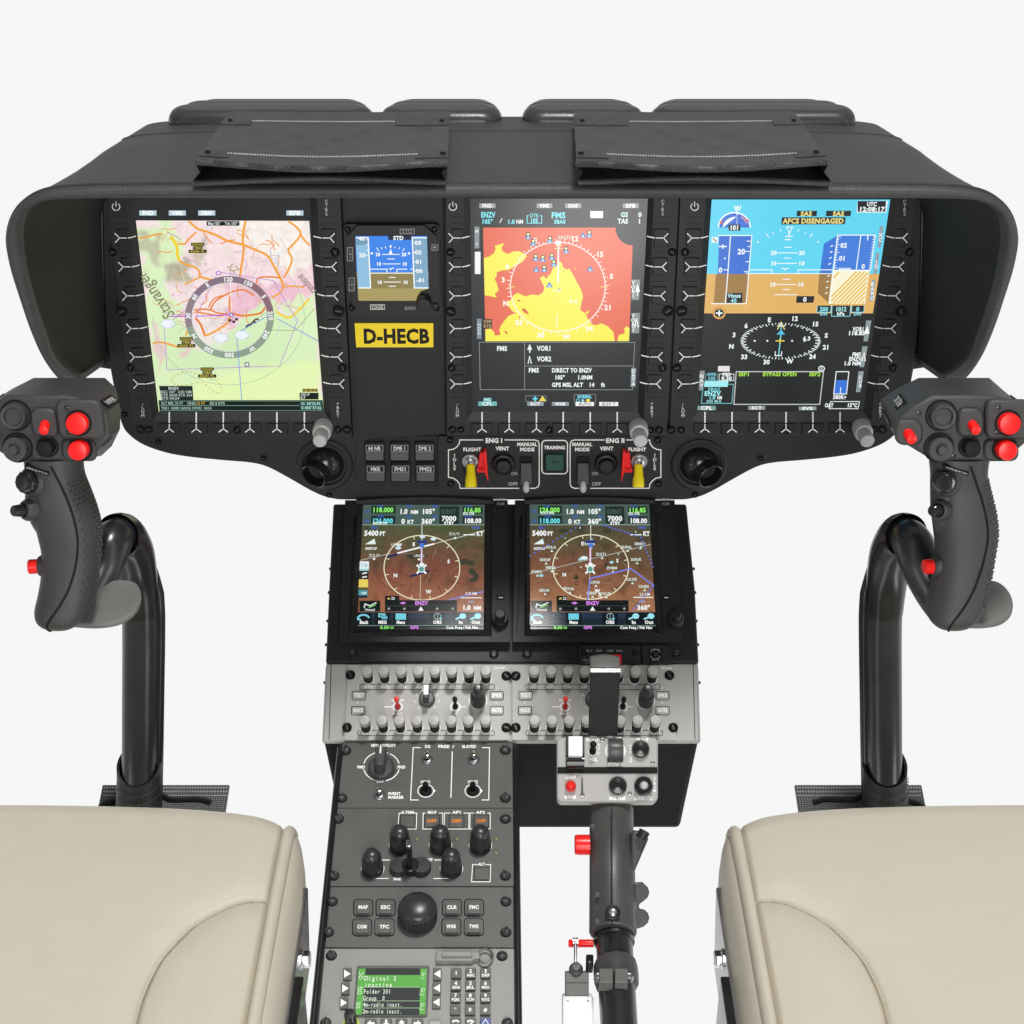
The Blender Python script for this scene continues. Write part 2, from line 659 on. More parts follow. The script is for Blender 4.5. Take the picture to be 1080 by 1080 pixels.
# ------------------------------------------------------------------ document pouches lying on the hood
def pouch(mx, label):
    X = (lambda x: 1080 - x) if mx else (lambda x: x)
    r = thing('document_pouch', label, 'document pouch', TOP.Q(X(340), 150), 'document pouches on the hood')

    def leaf(q, hf, dyf, m, thick, nx=28, ny=14):
        top = []
        for j in range(ny + 1):
            v = j / ny; row = []
            for i in range(nx + 1):
                u = i / nx
                x = (q[0][0] * (1 - u) + q[1][0] * u) * (1 - v) + (q[3][0] * (1 - u) + q[2][0] * u) * v
                y = (q[0][1] * (1 - u) + q[1][1] * u) * (1 - v) + (q[3][1] * (1 - u) + q[2][1] * u) * v + dyf(u, v)
                row.append(TOP.Q(X(x), y, hf(u, v)))
            top.append(row)
        return top

    up = [(243, 117), (475, 117), (472, 171), (206, 169)]
    hf = lambda u, v: .016 + .014 * v ** 1.2 + .0015 * math.sin(7 * u + 3 * v) * v + .0011 * math.sin(23 * u + 9 * v + 3 * math.sin(7 * v + 4 * u)) * math.sin(PI * v) + .0005 * math.sin(41 * u - 17 * v) + .0004 * math.sin(15 * u + 26 * v + 2 * math.sin(11 * u)) * math.sin(PI * v)
    df = lambda u, v: 6.5 * math.sin(PI * min(1, u * 1.05)) ** 1.3 * v ** 3 + 2.2 * math.sin(PI * u) * (1 - v) * .6

    def solidify(top, th, m, b):
        n = TOP.n
        bot = [[p - n * th for p in rw] for rw in top]
        b.grid(top, m)
        b.grid([rw[::-1] for rw in bot], m)
        b.grid([top[-1], bot[-1]], m); b.grid([bot[0], top[0]], m)
        b.grid([[rw[0] for rw in bot], [rw[0] for rw in top]], m); b.grid([[rw[-1] for rw in top], [rw[-1] for rw in bot]], m)

    top = leaf(up, hf, df, 'pouch_cloth', .003)
    b = MB(); solidify(top, .003, 'pouch_cloth', b)
    b.build('upper_flap', r, sharp=50)
    lo = [(226, 150), (474, 150), (470.5, 190.5), (203, 191.5)]
    low = leaf(lo, lambda u, v: .005 + .001 * math.sin(5 * u), lambda u, v: -4.2 * math.sin(PI * u) ** 1.5 * v ** 3, 'pouch_cloth', .003)
    b = MB(); solidify(low, .003, 'pouch_cloth', b)
    b.build('lower_flap', r, sharp=50)
    # rolled edges of both flaps
    for row, nm in ((top[-1], 'rolled_edge'), (low[-1], 'rolled_edge')):
        b = MB(); b.tube([p + V((0, -.0005, -.001)) for p in row], .0023, 'worn_edge', 10); b.build(nm, r)
    # gussets at both ends
    for u in (0, -1):
        b = MB()
        a = [rw[u] - TOP.n * .003 for rw in top[5:]]; c = [rw[u] for rw in low[5:]]
        ins = V((.004 if (u == 0) != mx else -.004, .002, 0))
        b.grid([a, [p.lerp(q, .5) + ins for p, q in zip(a, c)], c], 'deep_black')
        b.build('gusset', r)
    # stitched seams, corner tabs with press studs
    for v, u0, u1 in ((3, .13, .76), (12, .11, .88)):
        b = MB()
        ca = top[v]
        n = 70
        for k in range(n):
            f = u0 + (u1 - u0) * k / n; g = f + (u1 - u0) / n * .5
            i = f * 28; j = g * 28
            p = ca[int(i)].lerp(ca[min(28, int(i) + 1)], i - int(i)) + TOP.n * .0008
            q = ca[min(28, int(j))].lerp(ca[min(28, int(j) + 1)], j - int(j)) + TOP.n * .0008
            b.tube([p, q], .0006, 'thread', 5)
        b.build('stitching', r)
    for v, ua, ub in ((3, .0, .13), (3, .76, 1.0), (12, .0, .12), (12, .87, 1.0)):
        b = MB()
        def pt(u, w, h=.0007):
            i = min(27.999, u * 28); ii = int(i)
            a0 = top[w][ii].lerp(top[w][ii + 1], i - ii)
            return a0 + TOP.n * h
        rowsT = [[pt(ua + (ub - ua) * k / 5, w) for k in range(6)] for w in (v - 1, v, v + 1)]
        solidify(rowsT, .0009, 'pouch_edge', b)
        o = pt(ua + (ub - ua) * (.25 if ua < .5 else .85), v, .0009)
        b.lathe(o, TOP.n, [(.0022, 0), (.0018, .0012), (0, .0014)], 'deep_black', 10)
        b.build('corner_tab', r)
    return r


pouch(False, 'black cloth document pouch with two stitched flaps on the hood above the pale map display')
pouch(True, 'black cloth document pouch with two stitched flaps on the hood above the blue attitude display')
# ------------------------------------------------------------------ instrument panel board
R1 = thing('instrument_panel', 'wide black instrument panel board with rounded lower corners under the hood', 'instrument panel', PAN.Q(540, 525))
half = spline([(107, 200), (109, 300), (112, 360), (121, 415), (128, 447), (137, 460), (152, 470), (175, 478), (200, 482.5), (235, 486), (264, 488.5), (282, 493), (305, 505), (325, 516.5), (340, 523.5), (352, 526.5), (366, 527.5), (420, 527.5), (540, 527.5)], 4)
hp = [(p[0], p[1]) for p in half]
outl = hp + [(1080 - x, y) for x, y in reversed(hp[:-1])]
b = MB()
b.prism(PAN, outl, -.014, 0, 'panel_black')
b.build('panel_board', R1, bevel=.0015)
b = MB()
b.prism(PAN, rquad([(360, 203), (468, 203), (470, 458), (372, 466)], 2), 0, .0025, 'panel_black')
b.build('centre_plate', R1, bevel=.0008)
b = MB()
b.prism(PAN, rrect(375, 460, 462, 512, 3), 0, .0012, 'panel_black')
b.build('button_plate', R1, bevel=.0006)
for sx in (lambda x: x, lambda x: 1080 - x):
    for x, y in ((109, 325), (131, 437), (167, 466), (278, 483), (347, 522), (126, 424)):
        if (x, y) == (126, 424):
            continue
        screw(R1, PAN, sx(x), y, 3.0, .0002)
    b = MB()
    q = [(104, 372), (117, 372), (118, 390), (105, 388)]
    q = [(sx(x), y) for x, y in q]
    b.prism(Plane((0, .006, 0), (1, 0, 0), (0, 0, 1)), q, -.01, 0, 'panel_black')
    b.build('mounting_lug', R1, bevel=.001)

# ------------------------------------------------------------------ the three flight displays
HB, HS = .008, .0035      # height of the bezel face and of the glass


def lerp2(a, b, t):
    return (a[0] + (b[0] - a[0]) * t, a[1] + (b[1] - a[1]) * t)


KY = [251, 281.5, 312, 346.5, 376.5, 405]


def xat(p, q, y):
    t = (y - p[1]) / (q[1] - p[1])
    return p[0] + (q[0] - p[0]) * t


def display(label, outer, O, S, bx, draw, knob, scr):
    r = thing('flight_display', label, 'flight display', PAN.Q((outer[2][0] + outer[3][0]) / 2, 466), 'portrait flight displays across the panel')
    b = MB()
    ou = [PAN.Q(x, y, HB) for x, y in outer]; oi = [PAN.Q(x, y, HB) for x, y in O]; si = [PAN.Q(x, y, HS) for x, y in S]
    ob = [p - PAN.n * HB for p in ou]
    for i in range(4):
        j = (i + 1) % 4
        b.add([ou[i], ou[j], oi[j], oi[i]], [(3, 2, 1, 0)], 'bezel_black')
        b.add([ou[i], ou[j], ob[j], ob[i]], [(0, 1, 2, 3)], 'bezel_black')
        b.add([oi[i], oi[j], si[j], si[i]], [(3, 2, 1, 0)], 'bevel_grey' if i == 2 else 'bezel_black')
    b.on(PAN, HB, 'print')
    wt = '#f2f2f0'
    # engraved key separators, power mark and the small vertical legends
    yl = [229, 236, 266, 297, 330, 362, 391, 419]
    for side in (0, 1):
        o0, o1 = (outer[0], outer[3]) if side == 0 else (outer[1], outer[2])
        i0, i1 = (O[0], O[3]) if side == 0 else (O[1], O[2])
        for y in yl:
            a, c = xat(o0, o1, y), xat(i0, i1, y)
            b.line([(a + (c - a) * .28, y), (a + (c - a) * .92, y)], .7, '#0a0a0a', 1)
    xp = xat(O[0], O[3], 217) - 11.5
    b.arc(xp, 218, 4, 3.9, 125, 415, .9, wt, 1, 16)
    b.line([(xp, 212.5), (xp, 218)], .9, wt, 1)
    xr = xat(O[1], O[2], 217) + 9.5
    b.vtext('CTRS', xr, 219, 3.6, 4.3, '#c0c0bd')
    xl = xat(O[0], O[3], 432) - 5.5 - 3
    b.vtext('-LUM', xl, 432, 3.4, 4.2, '#d6d6d3')
    xr = xat(O[1], O[2], 432) + 8
    b.vtext('+BRT', xr, 432, 3.4, 4.2, '#d6d6d3')
    for y in KY:                                   # fork marks that run from the glass edge over each key
        for side in (0, 1):
            sg = -1 if side == 0 else 1
            x = xat(S[0], S[3], y) if side == 0 else xat(S[1], S[2], y)
            x += sg * 1.0
            b.line([(x, y - 2), (x + sg * 4, y - .8), (x + sg * 8.5, y)], 1.1, wt, 26)
            b.line([(x + sg * 9.6, y), (x + sg * 17.5, y)], 1.0, wt, 26)
            b.line([(x + sg * 22.5, y - 5), (x + sg * 17.5, y), (x + sg * 22, y + 5)], 1.0, wt, 26)
    for x in bx:
        b.line([(x, 434.5), (x, 446)], 1.5, wt, 1)
        b.line([(x, 447.2), (x, 452.2)], 1.1, wt, 26)
        b.line([(x - 5, 456), (x, 452.2), (x + 5, 456)], 1.1, wt, 26)
        xt = xat((S[0][0], 210), (S[3][0], 434), 210)
    b.build('bezel', r, bevel=.0007)
    # soft keys: one mesh each
    for y in KY:
        for side in (0, 1):
            o0, o1 = (outer[0], outer[3]) if side == 0 else (outer[1], outer[2])
            i0, i1 = (O[0], O[3]) if side == 0 else (O[1], O[2])
            a, c = xat(o0, o1, y), xat(i0, i1, y)
            xa, xb = sorted((a + (c - a) * .3, a + (c - a) * .93))
            k = MB()
            k.prism(PAN, [(xa, y + 9.5), (xb, y + 9.5), (xb, y - 9.5), (xa, y - 9.5)], HB - .001, HB + .0012, 'key_black')
            k.build('soft_key', r, bevel=.0008)
    for x in bx:
        k = MB()
        k.prism(PAN, [(x - 11.5, 458.5), (x + 11.5, 458.5), (x + 11.5, 446.8), (x - 11.5, 446.8)], HB - .001, HB + .0012, 'key_black')
        k.build('soft_key', r, bevel=.0008)
    for x, y, rr in scr:
        screw(r, PAN, x, y, rr, HB + .0002)
    b = MB().on(PAN, HS, 'screen')
    draw(b, S)
    b.build('screen', r)
    kx, ky = knob
    o = PAN.Q(kx, ky, HB); kk = PAN.k(kx, ky, HB)
    b = MB()
    b.lathe(o, PAN.n, [(10 * kk, 0), (10 * kk, .013), (9.3 * kk, .0145), (7.4 * kk, .015), (7.4 * kk, .029), (6.6 * kk, .0305), (0, .0306)], 'knob_silver', 30)
    b.build('dual_knob', r)
    return r


def quadpt(S, u, v):
    a = lerp2(S[0], S[1], u); c = lerp2(S[3], S[2], u)
    return lerp2(a, c, v)


def base(b, S, col):
    b.poly([S[3], S[2], S[1], S[0]], col, 0)


# ---- value noise for map tints
def vnoise(x, y, seed, sc):
    rs = np.random.RandomState(seed)
    G = rs.rand(64, 64)
    x = x / sc; y = y / sc
    xi = np.floor(x).astype(int); yi = np.floor(y).astype(int)
    fx = x - xi; fy = y - yi
    fx = fx * fx * (3 - 2 * fx); fy = fy * fy * (3 - 2 * fy)
    g = lambda a, c: G[a % 64, c % 64]
    return (g(xi, yi) * (1 - fx) + g(xi + 1, yi) * fx) * (1 - fy) + (g(xi, yi + 1) * (1 - fx) + g(xi + 1, yi + 1) * fx) * fy


def inpoly(X, Y, poly):
    ins = np.zeros(X.shape, bool)
    n = len(poly)
    for i in range(n):
        x1, y1 = poly[i]; x2, y2 = poly[(i + 1) % n]
        c = ((y1 > Y) != (y2 > Y)) & (X < (x2 - x1) * (Y - y1) / ((y2 - y1) if y2 != y1 else 1e-9) + x1)
        ins ^= c
    return ins


def soft(mask, k):
    m = mask.astype(float)
    for _ in range(k):
        p = np.pad(m, 1, mode='edge')
        m = (p[1:-1, 1:-1] * 2 + p[:-2, 1:-1] + p[2:, 1:-1] + p[1:-1, :-2] + p[1:-1, 2:]) / 6
    return m


def gridmap(b, Q4, nx, ny, fn, L=1):
    """a tinted raster laid on the glass; fn(X, Y) in photograph pixels returns sRGB 0..1"""
    u = np.linspace(0, 1, nx + 1); v = np.linspace(0, 1, ny + 1)
    U, Vv = np.meshgrid(u, v)
    (ax, ay), (bx_, by), (cx, cy), (dx, dy) = Q4
    X = (ax * (1 - U) + bx_ * U) * (1 - Vv) + (dx * (1 - U) + cx * U) * Vv
    Y = (ay * (1 - U) + by * U) * (1 - Vv) + (dy * (1 - U) + cy * U) * Vv
    c = np.clip(fn(X, Y), 0, 1)
    c = np.where(c <= .04045, c / 12.92, ((c + .055) / 1.055) ** 2.4)
    P = [[b.pl.Q(X[j, i], Y[j, i], b.h + L * LAY) for i in range(nx + 1)] for j in range(ny + 1)]
    b.grid(P, b.m, [tuple(c[j, i]) for j in range(ny + 1) for i in range(nx + 1)])


def hexa(h):
    h = h.lstrip('#')
    return np.array([int(h[i:i + 2], 16) / 255 for i in (0, 2, 4)])


# ---- display 1: moving map
def draw_map(b, S):
    base(b, S, '#26282a')
    Q4 = [(143.3, 232.5), (326, 233), (341.5, 434), (167.5, 434)]

    def fn(X, Y):
        pink = hexa('#f5e1e2'); white = hexa('#f8f0e8'); green = hexa('#dbf1bf'); green2 = hexa('#e6f8b6'); rose = hexa('#f0c0d2'); grey = hexa('#b9b59c')
        n1 = vnoise(X, Y, 1, 16); n2 = vnoise(X, Y, 2, 7); n3 = vnoise(X + .7 * Y, Y - .7 * X, 3, 4)
        c = pink[None, None] * np.ones(X.shape + (1,))
        wm = soft(inpoly(X + 6 * n1, Y + 6 * n2, [(250, 225), (330, 225), (332, 300), (300, 290), (275, 265), (250, 250)]), 9)
        c = c * (1 - wm[..., None]) + white * wm[..., None]
        def lay(poly, col, k, j=8, a=1.0):
            nonlocal c
            m = soft(inpoly(X + j * (n1 - .5) * 2, Y + j * (n2 - .5) * 2, poly), k)[..., None] * a
            c = c * (1 - m) + col * m
        lay([(150, 262), (186, 245), (196, 255), (190, 270), (176, 300), (190, 330), (205, 352), (214, 372), (236, 357), (262, 338), (285, 320), (300, 332), (312, 328), (335, 305), (345, 440), (160, 440)], green, 3)
        lay([(140, 244), (170, 232), (190, 240), (182, 262), (165, 290), (150, 300)], green, 4, 10)
        lay([(205, 325), (243, 310), (275, 325), (240, 350), (225, 372), (205, 355)], white, 3, 10, .55)
        lay([(236, 322), (262, 300), (284, 305), (300, 298), (325, 300), (330, 312), (300, 322), (284, 320), (262, 336), (240, 346), (232, 333)], rose, 2, 6, .85)
        lay([(238, 300), (262, 288), (280, 300), (290, 312), (262, 330), (240, 330)], rose, 3, 6, .6)
        lay([(292, 288), (330, 285), (332, 306), (300, 318), (288, 300)], rose, 3, 8, .5)
        lay([(296, 322), (318, 310), (322, 318), (304, 330)], green, 2, 5, .9)
        lay([(145, 252), (165, 246), (172, 270), (158, 280), (148, 270)], grey, 5, 12, .75)
        lay([(176, 282), (200, 276), (212, 288), (200, 300), (182, 300)], grey, 4, 10, .9)
        lay([(195, 262), (215, 255), (226, 262), (205, 276)], grey, 5, 12, .6)
        lay([(160, 342), (166, 340), (172, 380), (168, 392), (162, 370)], rose, 3, 6, .7)
        lay([(186, 368), (206, 358), (212, 366), (190, 378)], rose, 3, 8, .8)
        lay([(250, 390), (345, 380), (345, 440), (170, 440), (172, 412)], green2, 8)
        st = (n3 - .5) * .05
        land = soft(inpoly(X, Y, [(140, 225), (330, 225), (332, 300), (285, 318), (215, 350), (180, 300)]), 8)
        c = c + (st * land)[..., None] - (soft(n2 > .72, 2) * land * .035)[..., None]
        hat = ((X * .9 + Y) % 3.2 < 1.1) * inpoly(X, Y, [(172, 345), (180, 338), (325, 322), (316, 337), (296, 386), (176, 390)])
        c = c - (hat * .06)[..., None] * np.array([1, .4, .5])
        hat2 = ((X * .75 + Y) % 4 < .9) * (Y > 355)
        c = c - (hat2 * .035)[..., None]
        return c
    gridmap(b, Q4, 150, 160, fn, 1)
    o1, o2, ye = '#f2a43c', '#e8853a', '#f3d21e'
    for pts, w, col in (
            ([(199, 233), (208, 241), (217, 244), (228, 248), (240, 254), (256, 258), (268, 263), (278, 267), (284, 272), (289, 281), (295, 292), (299, 301)], 2.2, o1),
            ([(259, 233), (256, 250), (257, 262), (256, 272), (254, 285), (253, 292)], 2.2, o1),
            ([(146, 251), (155, 250), (163, 247.5), (172, 247)], 1.6, o1),
            ([(180, 249.5), (184, 255), (187, 262), (187, 268), (189, 275)], 2.6, ye),
            ([(189, 275), (196, 279), (205, 281.5), (210, 286), (212, 292), (222, 295), (236, 299)], 2.0, o1),
            ([(212, 292), (203, 296), (195, 300)], 1.5, o1),
            ([(187, 257), (195, 257), (200, 251), (207, 245)], 1.8, o1),
            ([(304, 233), (313, 240), (317, 247), (310, 257), (304, 264), (308, 273), (304, 285), (299, 293)], 1.9, o1),
            ([(316, 246), (321, 253), (327, 259)], 1.8, o1),
            ([(299, 301), (296, 308), (287, 314)], 1.8, o1), ([(299, 302), (310, 302), (321, 303)], 1.5, o1),
            ([(296, 293), (284, 292), (273, 293), (270, 299)], 1.6, o2),
            ([(291, 328), (298, 333), (305, 335), (312, 330), (320, 322), (326, 315)], 1.9, ye),
            ([(205, 327), (214, 326), (222, 327), (229, 330), (236, 331)], 1.7, o2), ([(206, 329), (219, 331), (232, 333), (240, 330)], 1.5, o2),
            ([(222, 326), (227, 318), (236, 312), (247, 307), (258, 306), (268, 312)], 1.6, o2), ([(220, 324), (226, 315), (238, 311)], 1.3, o2),
            ([(243, 312), (242, 322), (244, 332)], 1.8, o2), ([(244, 330), (255, 333), (266, 332), (275, 330), (280, 324)], 2.0, o2),
            ([(244, 331), (240, 340), (234, 345), (222, 352), (216, 354)], 2.0, o1), ([(206, 335), (212, 343), (216, 354)], 2.2, o2),
            ([(199, 332), (199, 344), (196, 354)], 1.8, o1), ([(161, 362), (170, 361), (178, 363), (188, 366)], 1.8, o1)):
        b.line([tuple(p) for p in spline(pts, 4)], w * 1.1, col, 3)
    rr = random.Random(11)
    for _ in range(90):                            # minor roads, streams and built-up specks
        x, y = rr.uniform(165, 322), rr.uniform(240, 345)
        if x < 150 + (y - 233) * .14 + 12 or x > 318 + (y - 233) * .07:
            continue
        a = rr.uniform(0, 6.3); P = [(x, y)]
        for _k in range(4):
            a += rr.uniform(-.7, .7); P.append((P[-1][0] + 4.2 * math.cos(a), P[-1][1] + 3.6 * math.sin(a)))
        if max(p[0] for p in P) < 322 and min(p[1] for p in P) > 236 and min(p[0] for p in P) > 160:
            b.line([tuple(p) for p in spline(P, 3)], rr.choice((.5, .7, .9, 1.2)), rr.choice(('#e9b98a', '#ee9a4a', '#ef8f3c', '#d9c3cf', '#c9d6e6', '#e8d7a8', '#cfa6bd')), 2)
    for _ in range(30):
        x, y = rr.uniform(170, 318), rr.uniform(240, 335)
        b.disc(x, y, rr.uniform(.8, 2.6), rr.uniform(.6, 1.8), rr.choice(('#e6bccf', '#d8cdb6', '#f0e6d6', '#cfd8b8', '#e3cfd6')), 2, 8)
    # Rings, airspace outline and bearings
    for a0, a1, c in ((-75, 8, '#8e9f8c'), (8, 60, '#8a6a72'), (60, 150, '#857484'), (150, 195, '#8d8088'), (195, 285, '#8fa18d')):
        b.arc(242, 334.5, 43.5, 40, a0, a1, 7.0, c, 5, 18)
    b.arc(242, 334.5, 39.5, 36.5, 0, 360, .6, '#cfd3d8', 6, 60)
    b.arc(241, 334, 80, 72, 180, 395, .5, '#9db5b0', 4, 60)
    b.line([(243, 296), (244, 332)], .7, '#fff6ee', 6)
    pu = '#b784d8'
    b.line([(206, 335), (228, 291), (231, 287), (288, 296), (309, 331), (314, 338), (295, 386), (176, 390), (173, 347), (182, 338), (205, 319)], .7, pu, 4)
    b.disc(230.5, 288, 3, 2.4, '#b57bd6', 5); b.disc(230.5, 288, 1.8, 1.4, '#f5e3ef', 6)
    b.line([(178, 334), (200, 333.5)], 1.0, '#b04fe0', 7); b.line([(207, 333.5), (243, 332)], 1.0, '#b04fe0', 7)
    b.line([(250, 357), (255, 422)], .8, '#6f8fe6', 6)
    b.line([(252, 350), (285, 332)], .8, '#6f8fe6', 6); b.line([(292, 336), (336, 360)], .8, '#6f8fe6', 6)
    b.line([(280, 340), (283, 348), (312, 348.5), (332, 325)], .6, '#8d9a3c', 6)
    # dotted patch low on the map
    pth = spline([(180, 402), (185, 396), (196, 392), (207, 394), (222, 400), (229, 402), (234, 411), (230, 415), (222, 410), (212, 403), (198, 406), (187, 406), (180, 402)], 5)
    for i in range(0, len(pth) - 1, 2):
        b.line([tuple(pth[i]), tuple(pth[i + 1])], .8, '#b3a83a', 5)
    for x, y in ((172, 341), (228, 356), (250, 353)):
        for dx, dy, sx in ((0, -2, 6), (0, 1, 7.5), (0, 4, 4)):
            b.disc(x + 9 + dx - 4, y + dy, sx, 1.7, '#eef3ff', 8)
        b.arc(x + 5, y + .5, 8.5, 4.5, 0, 360, .4, '#a9b9e6', 9, 18)
    for t, a in (('120', 92), ('150', 63), ('S', 33), ('210', 2), ('240', -28), ('W', -57), ('300', -90), ('330', -120), ('N', -150), ('30', 178), ('60', 148), ('E', 122)):
        ra = math.radians(a)
        b.text(t, 242 + 43.5 * math.cos(ra), 334.5 - 40 * math.sin(ra), 4.4, '#f4f4f2', L=8, rot=a - 90, bold=.3)
    b.text('Stavanger', 163, 312, 13, '#8c8d6e', L=7, rot=-60 + 180, w=56)
    b.text('randene', 323, 300, 8, '#8c8270', L=7, rot=-60 + 180 + 8, w=24)
    b.text('ZY', 246, 283, 7, '#b7a98d', L=7, rot=140)
    b.disc(244, 332, 2.6, 2.2, '#8f6ad8', 8); b.disc(244, 332, 1.2, 1.0, '#ffffff', 9)
    for x, y in ((241, 336.5), (245, 338), (248, 335.5)):
        b.rect(x, y, x + 3, y + 2.6, '#3d2d38', 8)
    for x, y in ((259, 345), (264, 342), (267, 339)):
        b.line([(x, y), (x + 3, y - 2.5), (x + 6, y - 2)], 1.8, '#5a3d3a', 6)
    b.rect(258, 382, 263, 387, '#6a6b83', 7); b.rect(259, 383, 262, 386, '#e4f4d8', 8)
    for x, y in ((208.5, 256), (196.5, 355.5), (218.5, 387.5)):           # black data tags
        for dy, wd, t in ((0, 14, 'ROGALAND'), (3.7, 10, 'TMA'), (7.4, 19, '4500 FL')):
            b.rect(x - wd / 2, y + dy, x + wd / 2, y + dy + 3.5, '#24230f', 10)
            b.text(t, x, y + dy + 1.75, 2.4, '#c9b83a', w=wd * .85, L=12)
    b.rect(218, 233.3, 252.5, 238, '#0f2420', 10)
    b.text('Mag 105°', 226, 235.7, 3.2, '#dfe9ef', w=13, L=12); b.text('Trk 107°', 244, 235.7, 3.2, '#dfe9ef', w=14, L=12)
    for x0, x1, t in ((147, 165, 'FND'), (178, 196, 'VMS'), (209, 227, 'DMAP'), (302, 320, 'EFB')):
        b.rect(x0, 222, x1, 227.3, '#b9cfdb', 3)
        b.text(t, (x0 + x1) / 2, 224.6, 4, '#ffffff', w=12, L=6, bold=.4)
    # black strips with data at the foot
    b.poly([(170.5, 422), (204, 422), (203, 407), (167.7, 407)], '#14231f', 10)
    b.text('ENZV', 183, 409.5, 3, '#dfe6e2', L=12)
    for i, t in enumerate(('BRG 100°  0.02 NM', 'DTK 00:00 ETA 224', 'ETE 04:24')):
        b.text(t, 169 + i * .5, 413.3 + i * 3.4, 2.8, '#b9c9c0', al='l', w=33 if i < 2 else 19, L=12)
    b.poly([(168.3, 434), (341.5, 434), (340.2, 422), (167.2, 422)], '#0c1a16', 9)
    b.line([(169, 427.7), (316, 427.7)], .8, '#6d8f84', 11); b.line([(168, 423), (316, 423)], .6, '#6d8f84', 11)
    b.line([(169, 433), (341, 433)], .6, '#6d8f84', 11)
    b.text('ALT MSL 25 FT', 170, 425.3, 2.8, '#a9c9b8', al='l', w=23, L=12); b.text('GND', 202, 425.3, 2.8, '#a9c9b8', L=12)
    b.text('-15 FT', 211, 425.3, 2.8, '#d8b93c', L=12); b.text('GS 0 KTS', 229, 425.3, 2.8, '#b9d9c8', w=16, L=12)
    b.text('TRK1 1000K NAVIG OFVID, 04:24', 170, 430.5, 2.8, '#a9c9b8', al='l', w=53, L=12)
    b.rect(319, 410, 335, 413.2, '#2e2810', 10); b.text('NO ACAS', 327, 411.6, 2.5, '#e0c040', w=14, L=12)
    b.rect(316, 414.2, 336, 421.3, '#0f1a18', 10); b.text('HDG UP', 322, 416, 2.4, '#e8efe8', w=9, L=12); b.text('0.7', 319.5, 419.2, 3, '#e8efe8', L=12)
    b.poly([(317, 433), (340, 433), (339, 423), (316, 423)], '#2a5750', 11)
    b.text('N  58°52.95', 328, 425.6, 2.9, '#bfe6dc', w=20, L=13); b.text('E 005°37.62', 328.5, 430, 2.9, '#bfe6dc', w=21, L=13)


def key_legend(b, x0, y0, x1, y1, t, col='#8f9aa0', tc='#f3f5f5', vert=False, L=3):
    b.rect(x0, y0, x1, y1, col, L)
    if vert:
        n = len(t)
        b.vtext(t, (x0 + x1) / 2, (y0 + y1) / 2, 3.4, 4.4, tc, L + 3)
    else:
        b.text(t, (x0 + x1) / 2, (y0 + y1) / 2, (y1 - y0) * .78, tc, w=(x1 - x0) * .62, L=L + 3, bold=.4)


